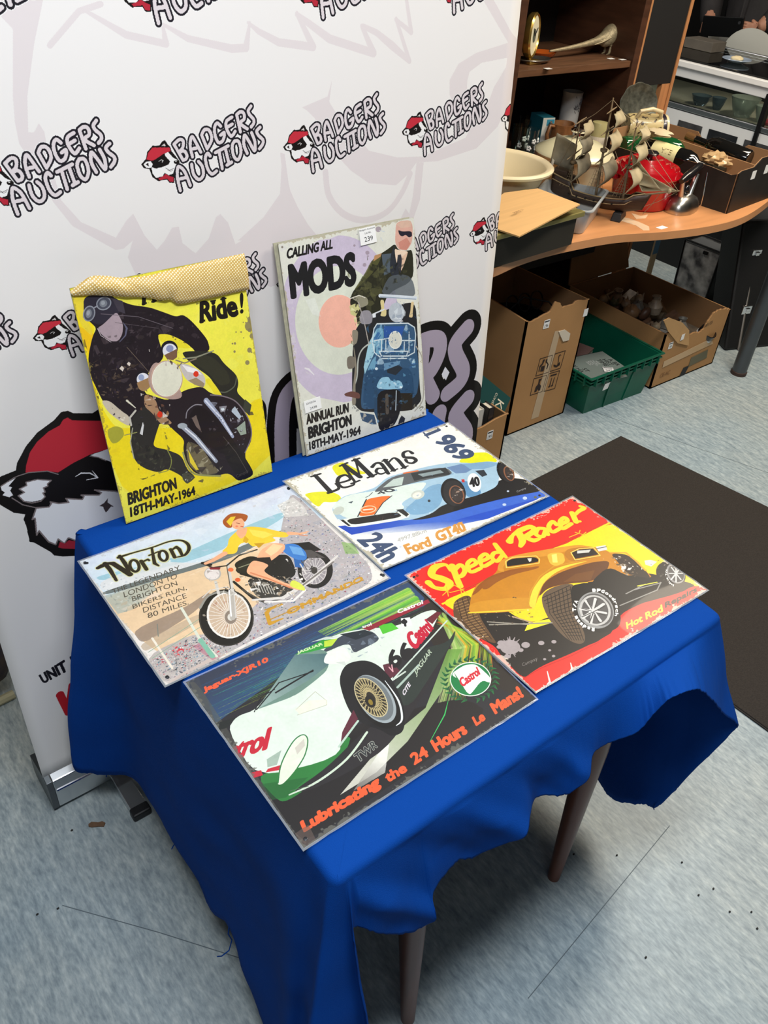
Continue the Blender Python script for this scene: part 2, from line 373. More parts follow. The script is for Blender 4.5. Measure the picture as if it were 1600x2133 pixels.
FX0, FX1, FY0, FY1, CZ = -2.4, 6.8, -2.6, 5.4, 2.75
def shell():
    def pl(name, m, P): o = MB().add(P, [(0, 1, 2, 3)]).build(name, m, weld='keep'); o['kind'] = 'structure'; return o
    f = MB().box(((FX0+FX1)/2, (FY0+FY1)/2, -.03), (FX1-FX0, FY1-FY0, .06)).build('floor', floor_mat()); f['kind'] = 'structure'
    seam = mat('floor_seam', (92, 104, 110), .6)
    s = MB()
    for a, b in (((130/1, 1886), (330, 1942)), ((330, 1942), (640, 2040)), ((1395, 1720), (1100, 2080))):
        p, q = PZ(*a, 0), PZ(*b, 0); d = (q-p).normalized(); n = Vector((-d.y, d.x, 0))*.0008
        s.hexa([p-n, q-n, q+n, p+n]+[x+Vector((0, 0, .0004)) for x in (p-n, q-n, q+n, p+n)])
    p, q = PZ(1230, 855, 0), PZ(1600, 985, 0)
    d = (q-p).normalized(); n = Vector((-d.y, d.x, 0))*.001; s.hexa([p-n, q-n, q+n, p+n]+[x+Vector((0, 0, .0004)) for x in (p-n, q-n, q+n, p+n)])
    s.build('seam', seam, f)
    ce = MB().box(((FX0+FX1)/2, (FY0+FY1)/2, CZ+.03), (FX1-FX0, FY1-FY0, .06)).build('ceiling', mat('ceiling_tile', (176, 175, 172), .8)); ce['kind'] = 'structure'
    wm = mat('wall_paint', (128, 126, 122), .8, noise_=.06, nscale=2); dm = mat('dark_wall_paint', (34, 33, 34), .7, noise_=.2, nscale=3)
    for nm, c, d, m in (('wall_back', ((FX0+FX1)/2, FY1+.05, CZ/2), (FX1-FX0+.2, .1, CZ), dm), ('wall_front', ((FX0+FX1)/2, FY0-.05, CZ/2), (FX1-FX0+.2, .1, CZ), wm),
                       ('wall_left', (FX0-.05, (FY0+FY1)/2, CZ/2), (.1, FY1-FY0, CZ), wm), ('wall_right', (FX1+.05, (FY0+FY1)/2, CZ/2), (.1, FY1-FY0, CZ), dm)):
        o = MB().box(c, d).build(nm, m); o['kind'] = 'structure'
shell()

# ------------------------------------------------------------ floor mat, wood chip, crumbs
def door_mat():
    A, B, D = PZ(1295, 912, 0), PZ(1127, 997, 0), PZ(1600, 1048, 0)
    x1, y1, y0 = 2.62, 1.452, .45; x0 = 1.60
    t = thing('floor_mat', (2.1, .7, 0), 'dark brown ribbed entrance mat on the floor right of the blue table', 'mat')
    m = mat('mat_pile', (56, 50, 45), .95, noise_=.35, nscale=260, bump=1, bscale=420)
    P = [PZ(1295, 912, 0), PZ(1127-200, 997+103, 0)]
    # corner measured in the photo, the rest follows the room axes
    q = [Vector((1.56, 1.44, 0)), Vector((2.40, 1.462, 0)), Vector((2.66, .40, 0)), Vector((1.60, .395, 0))]
    q = [Vector((1.605, 1.43, 0)), PZ(1295, 912, 0), Vector((2.63, -.1, 0)), Vector((1.66, -.1, 0))]
    b = MB().hexa([q[3], q[2], q[1], q[0]]+[p+Vector((0, 0, .007)) for p in (q[3], q[2], q[1], q[0])]); b.build('mat_pile', m, t, bevel=.002)
    c = (q[0]+q[1]+q[2]+q[3])/4; e = MB(); e.hexa([c+(p-c)*1.008+Vector((0, 0, .0003)) for p in (q[3], q[2], q[1], q[0])]+[c+(p-c)*1.008+Vector((0, 0, .004)) for p in (q[3], q[2], q[1], q[0])]); e.build('mat_backing', mat('mat_rubber', (40, 36, 33), .8), t)
door_mat()
p = PZ(202, 1718, 0)
m = MB().prism([(-.016, -.004), (-.009, -.006), (.004, -.005), (.015, -.006), (.017, .002), (.01, .006), (.003, .004), (-.012, .006), (-.017, .001)], 0, .003, tf=Matrix.Translation(p) @ Matrix.Rotation(-.55, 4, 'Z'))
tag(m.build('wood_chip', mat('wood_chip', (112, 84, 62), .8, noise_=.2, nscale=90)), 'small brown wood chip lying on the floor left of the table', 'debris')
cm = mat('crumb', (44, 44, 42), .9); spots = [(78,1905),(121,1893),(150,1730),(1285,1782),(1455,1865),(1486,1852),(1565,1900),(1420,1797),(1195,1780),(1345,1995),(1577,1935),(1520,1900)]
CR_L = ['tiny grit crumb at the far left end of the floor scratch', 'tiny grit crumb on the floor just right of the far left one', 'tiny grit crumb on the floor left of the wood chip', 'tiny grit crumb on the floor under the hanging cloth corner', 'larger dark grit crumb nearest the centre of the bright floor', 'tiny grit crumb right of the larger one on the bright floor', 'tiny grit crumb towards the right edge of the floor', 'tiny grit crumb just above the larger one on the floor', 'tiny grit crumb beside the foot of the table leg', 'dark grit crumb lying low on the floor by the long scratch', 'lowest grit crumb by the right edge of the floor', 'grit crumb above the lowest one near the right floor edge']
for i, (x, y) in enumerate(spots):
    p = PZ(x, y, 0); b = MB().ell(p+Vector((0, 0, .0014)), (.003, .002, .0014), 7, 5, nz=.4, seed=i); o = b.build('grit_crumb', cm)
    tag(o, CR_L[i], 'debris', 'grit crumbs on the floor')

# ------------------------------------------------------------ table and cloth
TX0, TX1, TY0, TY1, TH_ = .312, 1.092, .388, 1.150, .70
def table():
    t = thing('table', (.70, .77, 0), 'square wooden table with round tapered splayed legs under the blue cloth', 'table')
    wd = mat('dark_walnut', (112, 64, 46), .4, noise_=.3, nscale=5, stretch=(8, 8, 1), coat=.15)
    MB().box(((TX0+TX1)/2, (TY0+TY1)/2, .684), (TX1-TX0-.008, TY1-TY0-.008, .022)).build('tabletop', wd, t, bevel=.004)
    a = MB()
    for c, d in (((.70, .465, .64), (.62, .018, .06)), ((.70, 1.07, .64), (.62, .018, .06)), ((.39, .77, .64), (.018, .6, .06)), ((1.01, .77, .64), (.018, .6, .06))): a.box(c, d)
    a.build('apron', wd, t)
    l1, l0 = PV(1232, 1575, .435), PZ(1153, 1826, 0)
    d = (l1-l0); top = l0+d*(.672/d.z)
    f1 = PV(856, 1930, .43); f0 = Vector((.512, .405, 0))
    for b0, tp in ((l0, top), (Vector((.512, .402, 0)), Vector((.483, .437, .672))), (Vector((.92, 1.12, 0)), Vector((.96, 1.08, .672))), (Vector((.46, 1.12, 0)), Vector((.44, 1.08, .672)))):
        m = MB(); n = 9; m.tube([b0+(tp-b0)*k/n for k in range(n+1)], [.0125+.0125*min(1, k/n*1.5) for k in range(n+1)], 20); o = m.build('leg', wd, t, smooth=True)
table()
cloth_m = mat('blue_cotton', (4, 64, 148), .85, spec=.12, bump=.35, bscale=900, noise_=.05, nscale=3)
cloth_m.node_tree.nodes['Principled BSDF'].inputs['Sheen Weight'].default_value = 0
def tablecloth():
    # stations: table-edge point (x, y) and hem point (x, y, z), going round the table
    St = [((.316,1.146),(.215,1.14,.14)), ((.312,1.10),(.250,1.10,.125)), ((.312,1.04),(.303,1.045,.135)), ((.312,.95),(.306,.95,.15)), ((.312,.86),(.303,.86,.152)), ((.312,.79),(.300,.79,.135)),
          ((.312,.72),(.300,.72,.117)), ((.312,.67),(.302,.66,.165)), ((.312,.62),(.297,.60,.12)), ((.312,.56),(.292,.54,.085)), ((.312,.50),(.285,.48,.07)), ((.312,.45),(.255,.42,.05)), ((.312,.42),(.275,.405,.05)), ((.312,.405),(.24,.35,.045)), ((.313,.398),(.165,.27,.04)),
          ((.316,.392),(.21,.255,.045)), ((.320,.389),(.28,.25,.04)), ((.325,.388),(.342,.262,.06)), ((.327,.388),(.338,.292,.28)), ((.329,.388),(.328,.335,.48)), ((.332,.388),(.326,.362,.60)), ((.340,.388),(.338,.372,.605)), ((.365,.388),(.366,.360,.575)),
          ((.41,.388),(.412,.350,.535)), ((.440,.388),(.443,.345,.535)), ((.455,.388),(.452,.352,.58)), ((.50,.388),(.50,.362,.585)), ((.54,.388),(.542,.358,.565)), ((.60,.388),(.606,.352,.602)), ((.65,.388),(.65,.362,.598)), ((.695,.388),(.695,.352,.582)), ((.72,.388),(.712,.350,.605)), ((.75,.388),(.75,.362,.632)), ((.80,.388),(.79,.358,.625)),
          ((.85,.388),(.835,.345,.635)), ((.88,.388),(.855,.342,.665)), ((.91,.388),(.872,.336,.715-.02)), ((.94,.388),(.895,.330,.72-.02)), ((.98,.388),(.935,.325,.685)), ((1.02,.388),(.985,.318,.635)), ((1.06,.389),(1.06,.312,.55)), ((1.08,.391),(1.115,.303,.492)),
          ((1.087,.396),(1.118,.308,.462)), ((1.090,.405),(1.108,.328,.36)), ((1.091,.42),(1.105,.350,.24)), ((1.092,.44),(1.100,.364,.176)), ((1.092,.47),(1.098,.385,.165)), ((1.092,.50),(1.10,.407,.14)), ((1.092,.53),(1.104,.45,.098)), ((1.092,.56),(1.106,.49,.10)), ((1.092,.62),(1.11,.56,.13)), ((1.092,.75),(1.12,.74,.14)), ((1.092,.9),(1.12,.9,.15)), ((1.092,1.05),(1.12,1.05,.15)), ((1.090,1.135),(1.125,1.13,.15)),
          ((1.080,1.149),(1.11,1.158,.3)), ((.95,1.150),(.95,1.156,.45)), ((.7,1.150),(.7,1.156,.46)), ((.45,1.150),(.45,1.156,.45)), ((.33,1.150),(.27,1.156,.30))]
    E_ = cr([s[0] for s in St], 10, True); H_ = cr([s[1] for s in St], 10, True); N_ = len(E_); NT = 34
    ctr = Vector(((TX0+TX1)/2, (TY0+TY1)/2, 0)); Rr = .010
    V = []; Fc = []
    def outn(i):
        a, b = E_[(i-3) % N_], E_[(i+3) % N_]; d = Vector((b[0]-a[0], b[1]-a[1], 0)); return Vector((-d.y, d.x, 0)).normalized()*(1)
    # stations run counter-clockwise seen from above?  left side runs towards the viewer: outward is to the right-hand side
    for i in range(N_):
        e = Vector((E_[i][0], E_[i][1], TH_)); h = Vector(H_[i]); o = outn(i)
        c = Vector((e.x-ctr.x, e.y-ctr.y, 0)); o = o if o.dot(c) > 0 else -o
        inn = e - o*Rr; drop = TH_-h.z
        fray = .004*noise.noise(Vector((i*.55, 3, 0)))+.003*noise.noise(Vector((i*2.3, 1, 0)))
        h = h+Vector((0, 0, fray))
        P = [inn + o*Rr*math.sin(a)+Vector((0, 0, Rr*(math.cos(a)-1))) for a in (0, .4, .8, 1.2, 1.5)]
        s0 = P[-1]; mid = Vector((s0.x+(h.x-s0.x)*.42, s0.y+(h.y-s0.y)*.42, s0.z+(h.z-s0.z)*.5)) + o*.006
        for k in range(1, NT+1):
            t = k/NT; p = s0*(1-t)**2 + mid*2*t*(1-t) + h*t*t
            wv = noise.noise(Vector((E_[i][0]*7+E_[i][1]*7, p.z*3.2+E_[i][0]*5, 4.2)))*.011 + noise.noise(Vector((E_[i][0]*16-p.z*10, E_[i][1]*12+p.z*6, 1.1)))*.005
            # slanting folds that run up from the low points of the front hem
            fr = 0
            if e.y < .42 and e.x > .34:
                u = e.x-.9*(TH_-p.z)
                fr = .012*math.exp(-((u-.31)/.022)**2) + .014*math.exp(-((u-.50)/.024)**2) - .008*math.exp(-((u-.42)/.028)**2) + .011*math.exp(-((u-.66)/.022)**2) - .006*math.exp(-((u-.585)/.024)**2)
            fr *= min(1, (TH_-p.z)*14)
            p = p + o*(wv*min(1, t*drop*9)+fr); P.append(p)
        V += P
    n = 5+NT
    for i in range(N_):
        j = (i+1) % N_
        for k in range(n-1): Fc.append((i*n+k, j*n+k, j*n+k+1, i*n+k+1))
    # top: rings shrinking to the middle
    rings = 14; base = len(V)
    for r in range(1, rings):
        for i in range(N_):
            p = V[i*n]; q = Vector((ctr.x, ctr.y, TH_)); s_ = r/rings; x = p.lerp(q, s_)
            edge = min(x.x-TX0, TX1-x.x, x.y-TY0, TY1-x.y)
            V.append(Vector((x.x, x.y, TH_+.0009*noise.noise(Vector((x.x*9, x.y*9, 0)))*min(1, edge*20))))
    for i in range(N_):
        j = (i+1) % N_; Fc.append((i*n, base+i, base+j, j*n))
        for r in range(rings-2): Fc.append((base+r*N_+i, base+(r+1)*N_+i, base+(r+1)*N_+j, base+r*N_+j))
    V.append(Vector((ctr.x, ctr.y, TH_))); b2 = base+(rings-2)*N_
    for i in range(N_): Fc.append((b2+i, len(V)-1, b2+(i+1) % N_))
    m = MB(); m.add(V, Fc); o = m.build('tablecloth', cloth_m, smooth=180, weld=True); md = o.modifiers.new('t', 'SOLIDIFY'); md.thickness = .0012; md.offset = 0
    tag(o, 'royal blue cotton cloth with frayed uneven hem draped over the table', 'tablecloth')
    def thread(p, pts): MB().tube([p+Vector(q) for q in pts], .0011, 5).build('loose_thread', cloth_m, o)
    thread(PV(478, 1925, .655), [(0, 0, 0), (-.004, 0, -.03), (.002, 0, -.06), (-.006, -.002, -.085), (-.02, 0, -.092), (-.028, 0, -.083)])
    thread(PV(492, 1950, .64), [(0, 0, 0), (.004, 0, -.02), (0, 0, -.04)]); thread(PV(515, 2010, .59), [(0, 0, 0), (-.003, 0, -.015), (.001, 0, -.025)])
    thread(PU(1363, 1680, 1.1), [(0, 0, .01), (.002, 0, -.008), (.006, 0, -.016)]); thread(PV(365, 1745, .88), [(0, 0, 0), (-.004, 0, -.02), (-.01, 0, -.03)]); thread(PV(222, 1610, 1.1), [(0, 0, .005), (-.002, 0, -.012)])
tablecloth()

# ------------------------------------------------------------ roll-up banner
BK, BV0 = .063, 1.175
BN = Vector((0, 1, -BK)); BL, BR_, BZ0, BZ1 = .163, 1.330, .075, 2.0
PPM = 1500
def bpix(P):      # photo px -> banner canvas px
    out = []
    for x, y in np.asarray(P, float).reshape(-1, 2):
        q = PP(x, y, (0, BV0, 0), BN); out.append(((q.x-BL)*PPM, (BZ1-q.z)*PPM))
    return np.array(out)
BW, BH = int((BR_-BL)*PPM), int((BZ1-BZ0)*PPM)
bc = Cv(BW, BH, 'f1edea'); bc.ch = False; bc.tf = lambda P: bpix(P*bc.s+np.array(bc.o))
WM = 'e6dddd'
bc.poly([(-60,-30),(26,60),(26,200),(30,250),(40,300),(60,330),(110,420),(150,470),(240,520),(256,517),(275,500),(265,535),(290,590),(380,585),(480,565),(560,595),(620,575),(640,560),(665,500),(625,450),(600,395),(590,350),(583,316),(578,413),(530,480),(487,507),(472,462),(456,444),(447,450),(432,495),(405,526),(378,505),(370,470),(356,473),(341,500),(325,519),(300,490),(276,444),(262,458),(240,494),(168,462),(127,417),(100,325),(92,275),(80,256),(70,275),(58,275),(56,200),(70,90),(100,-60)], WM)
bc.s = .375; bc.o = (500, 0)
L_ = bc.line
L_([(-1060,250),(-900,60),(-780,20)],34,WM); L_([(-860,60),(-640,190),(-420,240),(-440,130)],[20,40,40,16],WM)
L_([(-440,130),(-300,210),(-60,265),(20,262),(40,120)],[16,34,42,42,14],WM)
L_([(30,120),(90,170),(200,230),(390,255),(300,70)],[14,30,40,42,24],WM); L_([(300,75),(360,120),(480,210),(725,290),(660,140)],[24,34,42,42,24],WM)
L_([(665,140),(740,175),(830,250),(925,335),(850,100)],[24,30,40,26,20],WM); L_([(850,105),(935,175),(900,-60)],[20,26,20],WM)
bc.poly([(1310,-60),(1340,0),(1480,235),(1300,290),(1200,350),(1150,440),(1150,520),(1180,600),(1245,540),(1250,440),(1262,395),(1330,345),(1475,318),(1468,370),(1400,480),(1370,560),(1300,640),(1240,760),(1000,862),(860,868),(700,830),(600,700),(560,690),(480,560),(495,440),(470,530),(330,590),(360,610),(400,650),(470,800),(600,940),(700,1010),(850,1022),(920,960),(965,895),(1080,890),(1300,820),(1420,700),(1490,560),(1560,300),(1560,250),(1500,180),(1400,0),(1380,-60)], WM)
bc.poly([(1262,395),(1330,345),(1475,318),(1468,370),(1400,440),(1330,450),(1290,475),(1262,450)], 'f3efec')
L_([(460,950),(480,1080),(560,1180),(680,1215),(800,1170),(880,1070),(930,960)],32,WM,sm=True)
bc.poly([(965,895),(1005,895),(985,1100),(940,1230),(865,1230),(905,1150),(925,1180),(945,1080)], WM)
bc.poly([(210,840),(235,850),(265,1070),(400,1300),(420,1330),(-20,1330),(120,1200),(230,1040)], WM)
# the repeated logo, measured once in its own frame (crop of one print), then set at every repeat
MA = PP(293, 347, (0, BV0, 0), BN)
def logo(u, z, k):
    ra = (1.175+BK*z)/(1.175+.048*z); u = u*ra; z = CAM_H-(CAM_H-z)*ra; k = k*ra
    def tf(P):
        out = []
        for x, y in P:
            q = PP(x*.175+280, y*.175+200, (0, BV0, 0), BN); out.append(((u+(q.x-MA.x)*k-BL)*PPM, (BZ1-(z+(q.z-MA.z)*k))*PPM))
        return np.array(out)
    old = bc.tf; bc.tf = tf; K, W_ = '1d1a22', 'e2d8da'
    LT = [[(450,600),(555,785)],[(450,600),(510,545),(555,560),(550,640),(505,690)],[(505,690),(570,680),(600,730),(590,770),(555,785)],
     [(665,745),(640,640),(640,560),(660,510),(700,570),(762,690)],[(655,655),(725,640)],
     [(770,490),(835,650)],[(770,490),(800,430),(850,430),(882,490),(882,560),(835,650)],
     [(990,385),(950,350),(920,400),(928,500),(965,575),(1010,560),(1032,505),(1030,460),(990,490)],
     [(1120,280),(1060,325),(1055,400),(1110,500),(1160,445)],[(1070,395),(1125,360)],
     [(1175,250),(1220,450)],[(1175,250),(1220,215),(1258,235),(1262,300),(1215,350),(1300,415)],
     [(1342,150),(1310,200),(1325,250),(1370,300),(1375,345),(1345,390)],
     [(525,1140),(495,1010),(490,900),(510,862),(575,920),(640,1080)],[(505,1010),(600,985)],
     [(655,835),(680,950),(740,1010),(790,960),(780,860),(735,800)],
     [(870,735),(840,705),(815,760),(840,880),(890,945),(945,910)],
     [(930,695),(1080,615)],[(975,690),(1012,880)],[(1045,640),(1090,825)],[(1065,840),(1120,805)],
     [(1150,560),(1200,565),(1228,680),(1195,775),(1145,735),(1125,620),(1150,560)],
     [(1300,700),(1262,600),(1268,490),(1320,560),(1385,670),(1390,570),(1350,460)],
     [(1448,395),(1410,440),(1430,490),(1480,540),(1480,590),(1442,645)]]
    w_ = 38
    for p in LT: bc.line(p, w_+52, 'f8f6f4', sm=True)
    HD = [(70,840),(105,795),(125,775),(140,690),(200,620),(280,615),(310,570),(345,552),(375,600),(405,630),(420,680),(470,740),(515,800),(510,840),(470,870),(458,940),(455,1050),(400,1052),(370,1012),(270,1032),(200,985),(165,892),(100,882)]
    bc.line(HD, 8, 'f8f6f4', closed=True)
    bc.poly(HD, '15100f')
    for p in LT: bc.line(p, w_+38, K, sm=True)
    bc.poly([(130,780),(150,700),(200,640),(290,637),(400,637),(410,680),(330,712),(230,782),(190,795)], 'c8303f')
    bc.poly([(300,622),(340,590),(355,622)], 'd8d0cc')
    bc.poly([(190,880),(205,860),(250,880),(390,830),(405,800),(350,740),(340,712),(380,690),(440,755),(495,785),(500,805),(470,850),(440,945),(390,962),(340,935),(320,980),(240,992),(200,940)], 'f4f2f0')
    bc.poly([(195,870),(210,800),(290,745),(345,738),(402,805),(385,838),(300,872),(240,884)], '15100f')
    bc.line([(275,800),(305,782),(325,792),(312,812)], 6, 'f4f2f0'); bc.poly([(95,840),(125,805),(180,800),(205,835),(190,875),(130,880)], 'f4f2f0')
    bc.poly([(120,840),(150,820),(160,860)], '2a2022'); bc.poly([(255,985),(270,1000),(330,970),(350,945),(400,972),(448,985),(445,1040),(402,1040),(372,1000),(285,1022)], 'b8283a')
    bc.ell((478,808), 30, 22, '15100f'); bc.ell((472,798), 10, 6, 'f4f2f0'); bc.line([(355,880),(400,905),(450,880)], 5, '555050'); bc.line([(380,905),(415,915),(440,900)], 4, '555050')
    for p in LT: bc.line(p, w_, W_, sm=True)
    bc.tf = old
for x in (.041,.289,.536,.781,1.029,1.278): logo(x, 1.248, 1)
for x in (.11,.331,.541,.759,.992,1.222): logo(x, 1.021 if x != 1.222 else 1.035, .95)
for x in (.25,.524,.798,1.072): logo(x, 1.476, 1.06)
for x in (.36,.62,.88,1.14): logo(x, 1.70, 1.06)
# the large logo at the bottom
bc.s = .234375; bc.o = (0, 800)
bc.poly([(-40,900),(0,820),(140,765),(150,700),(230,550),(330,430),(480,320),(540,250),(600,235),(650,258),(820,258),(870,225),(1100,60),(1400,200),(1400,1500),(650,1525),(560,1530),(480,1520),(450,1490),(300,1405),(262,1400),(232,1260),(208,1200),(222,1155),(120,1140),(0,1070),(-60,1000)], '14100e', sm=False)
bc.poly([(225,785),(230,720),(262,610),(330,510),(430,420),(530,365),(560,315),(600,295),(640,320),(900,325),(1100,330),(1100,520),(945,580),(800,625),(650,700),(515,785),(420,772)], 'c22a38')
bc.poly([(800,630),(945,580),(1100,520),(1180,700),(1040,760),(985,690),(930,670)], 'f2f2f6')
bc.poly([(5,905),(140,830),(75,905),(105,915),(90,945),(115,985),(80,1003),(20,985),(40,960),(10,940)], 'f2f2f6'); bc.line([(5,905),(130,825),(250,785),(420,772),(515,800)], 10, '847878')
bc.poly([(160,990),(215,960),(170,930),(235,900),(230,870),(330,845),(455,855),(420,885),(425,905),(385,920),(400,960),(380,965),(400,995),(360,1030),(280,1045),(210,1035)], 'f2f2f6')
bc.line([(160,990),(215,960),(170,930),(235,900),(230,870),(330,845),(455,855),(420,885),(425,905),(385,920),(400,960),(380,965),(400,1000),(360,1040),(280,1055),(210,1040),(160,990)], 11, '847878')
FACE = [(320,1100),(435,1090),(455,1060),(445,1045),(520,1060),(610,1050),(585,1015),(730,1025),(745,1000),(720,985),(880,985),(900,965),(840,940),(1020,950),(1200,1000),(1300,1300),(900,1480),(625,1370),(605,1365),(570,1415),(515,1375),(495,1425),(430,1400),(345,1300),(325,1340),(310,1190),(285,1200)]
bc.poly(FACE, 'f2f2f6'); bc.line(FACE, 12, '847878', closed=True)
bc.line([(105,1010),(200,1070),(310,1095),(430,1090)], 10, '847878')
bc.poly([(882,1082),(925,1055),(957,1015),(955,1050),(975,1065),(1012,1088),(985,1086),(960,1120),(940,1140),(925,1115),(915,1088)], '4a4042')
bc.line([(668,822),(720,790),(800,790),(868,830)], [4, 12, 12, 6], 'f2f2f6'); bc.line([(820,770),(868,830),(770,850)], [4, 12, 6], 'f2f2f6')
bc.line([(800,640),(870,650),(940,680)], 8, '847878'); bc.poly([(515,1450),(530,1400),(575,1415),(610,1385),(700,1400),(700,1465),(560,1460)], 'a02838')
bc.s = .3; bc.o = (540, 600)
def big(L, w=100, b=52):
    for p in L: bc.line(p, w+2*b, '14100e', sm=True)
def bigf(L, w=100):
    for p in L: bc.line(p, w, 'b4a6b6', sm=True)
GL = [[(-250,900),(-60,860),(-120,1240)],[(150,1200),(150,900),(190,720),(330,640),(520,780),(560,1100)],[(1010,420),(1140,350),(1230,350),(1235,440),(1180,560),(1110,620)],[(1140,640),(1190,740)],[(1120,420),(1100,700)],
      [(1430,270),(1350,370),(1350,450),(1400,560),(1380,640),(1290,720)],[(1235,860),(1220,1000),(1250,1300)],[(1430,760),(1350,860),(1370,920),(1420,1000),(1400,1100),(1340,1200)],
      [(800,450),(760,800)],[(1050,800),(1080,1200)]]
big(GL); bigf(GL); bc.poly([(1250,590),(1275,535),(1305,575),(1280,630)], 'f0eef4'); bc.poly([(215,960),(205,850),(250,770),(300,780),(330,980)], '14100e')
bc.s = 1; bc.o = (0, 0)
bc.text('UNIT', [(88,1424),(142,1396),(134,1372),(79,1405)], '17141c', bold=7, shear=-.1)
bc.text('17', [(152,1391),(196,1370),(188,1346),(144,1367)], '17141c', bold=7)
bc.line([(124,1445),(142,1482),(150,1425)], 14, 'c0202c'); bc.line([(165,1415),(172,1468),(190,1400)], 14, 'c0202c')
bm_ = print_mat('banner_print', bc, rough=.5, spec=.35)
def build_banner():
    t = thing('rollup_banner', (.74, 1.175, 0), 'tall white roll-up banner printed with red-capped badger logos behind the blue table', 'banner')
    def fn(a, b):
        x = BL+(BR_-.010-BL)*a + (.006*(1-b)**2 if a > .5 else 0)*((a-.5)*2); z = BZ0+(BZ1-BZ0)*b
        return Vector((x, BV0+BK*z+.004*math.sin(a*5+b*2)-.004, z))
    m = MB().grid(fn, 40, 40)
    o = m.build('banner_sheet', bm_, t, smooth=True, weld='keep', solid=.0006)
    T0 = t.matrix_world.translation
    set_uv(o, lambda c: ((c.x-BL)/(BR_-BL), (c.z-BZ0)/(BZ1-BZ0)))
    al = mat('aluminium', (205, 208, 210), .28, metal=1, noise_=.08, nscale=4)
    pf = [(-.012, .012), (-.006, .006), (.09, .006), (.098, .02), (.098, .07), (.03, .09), (.012, .094), (-.004, .088), (-.012, .07)]
    c = MB(); tf = Matrix(((0, 0, 1, 0), (1, 0, 0, 0), (0, 1, 0, 0), (0, 0, 0, 1)))
    c.prism(pf, .175, 1.32, tf=Matrix.Translation((0, 1.165, 0)) @ tf)
    c.build('cassette', al, t, bevel=.002)
    ln = MB(); ln.tube([(.178, 1.1515, .068), (1.318, 1.1515, .068)], .003, 6); ln.build('cassette_trim', mat('chrome', (235, 235, 238), .12, metal=1), t)
    dk = mat('dark_plastic', (26, 27, 30), .45)
    for x in (.163, 1.32):
        e = MB(); e.prism([(p[0]*1.02, p[1]*1.02-.001) for p in pf], x, x+.012, tf=Matrix.Translation((0, 1.165, 0)) @ tf); e.build('end_cap', dk if x > 1 else mat('cap_grey', (90, 95, 98), .4, metal=.6), t, bevel=.001)
    for x in (.30, 1.18):
        f = MB(); f.box((x+.006, 1.11, .012), (.036, .115, .014)); f_ = f.build('foot', al, t, bevel=.002)
        g = MB(); g.box((x+.006, 1.046, .0115), (.040, .024, .021)); g.build('foot_cap', dk, f_, bevel=.004)
    p = MB(); p.tube([(.74, 1.262, .012), (.74, 1.345, 2.0)], .011, 12); p.build('pole', al, t, smooth=True)
    r = MB(); r.box((.735, 1.175+BK*2.0, 2.0), (1.15, .02, .03)); r.build('top_rail', al, t, bevel=.004)
build_banner()

# ------------------------------------------------------------ printed tin signs
def sign_canvas(corners, w, h, base, s, off, ppm=3600):
    W, H = int(w*ppm), int(h*ppm)
    return Cv(W, H, base, homog(corners, [(0, 0), (W, 0), (W, H), (0, H)]), s, off)
NC = [(166,1172),(603,1011),(809.5,1206),(345.6,1430)]
LC = [(591.6,1007.8),(933.4,882.7),(1141,1035),(797.5,1190.8)]
RC = [(846,1204.8),(1192.6,1037),(1471.7,1231),(1114,1446.6)]
JC = [(387,1424),(860,1207),(1116,1458),(633,1769.5)]
HOLE = '202830'
# --- motorcycle in front of a seaside crowd
c = sign_canvas(NC, .4, .3, 'e8e2dc', .41875, (150, 980))
c.grad([(20,450),(1080,60),(1250,240),(180,640)], 'dcdff0', 'cfe0ec', (400,250), (500,420))
c.poly([(110,535),(480,455),(800,310),(1060,205),(1060,240),(830,370),(560,470),(150,560)], '8fc0d0', .8)
c.dabs([(60,470),(1080,85),(1150,200),(200,500)], 60, ['d0d4ea','e6ecf4','c6d4e6'], 50, .35)
c.poly([(130,560),(420,460),(620,470),(700,440),(800,360),(1040,300),(1030,330),(780,430),(640,500),(160,620)], 'dcdcdc', .8)
c.dabs([(130,560),(420,460),(700,440),(640,500),(160,620)], 120, ['f2f2f0','c4ccd4','aab4bc'], 7, .7)
c.poly([(150,610),(640,470),(780,410),(1040,300),(1050,315),(800,440),(640,492),(160,632)], '6a7474')
c.poly([(160,632),(640,492),(800,440),(1040,330),(1040,760),(700,960),(560,1000),(330,840),(200,700)], 'e6c8a2')
c.poly([(160,632),(400,560),(420,600),(300,700),(230,720)], 'a8b2aa', .8); c.dabs([(160,632),(400,560),(420,600),(260,720)], 60, ['c8ccc4','8a948e','b8a890'], 12, .6)
c.dabs([(240,700),(640,500),(1000,350),(900,800),(620,900),(330,840)], 120, ['f0dcc0','dcb890','e8cca8','ecd8c8'], 35, .35)
c.poly([(300,800),(560,690),(680,610),(690,630),(600,720),(390,850),(340,860)], '8e7c6e', .8)
c.poly([(335,870),(620,720),(660,730),(640,760),(400,890),(360,905)], 'b8a48c', .7)
CROWD = [(1040,300),(1060,200),(1090,120),(1140,150),(1290,300),(1480,470),(1500,560),(1300,660),(1000,800),(800,900),(700,950),(640,820),(900,700),(1000,560)]
c.poly(CROWD, 'b4aeb0'); c.dabs(CROWD, 700, ['9aa0ac','c8c0c0','a8a4a0','b8b4c0'], 16, .5); c.dabs(CROWD, 4200, ['e8e6ea','3a4048','6c7890','a05060','d8c8c0','5868a0','f4f4f4','4c6c80','c8a8a8','788870','2c3038','b8bcc8'], 4, .85)
c.poly([(1020,180),(1100,140),(1150,180),(1180,230),(1060,240)], 'd6d4d0', .8); c.dabs([(1020,180),(1100,140),(1180,230),(1060,240)], 60, ['f4f2ee','a8a8a4'], 8, .7)
c.poly([(1340,360),(1400,370),(1430,420),(1360,420)], '7cb050', .6)
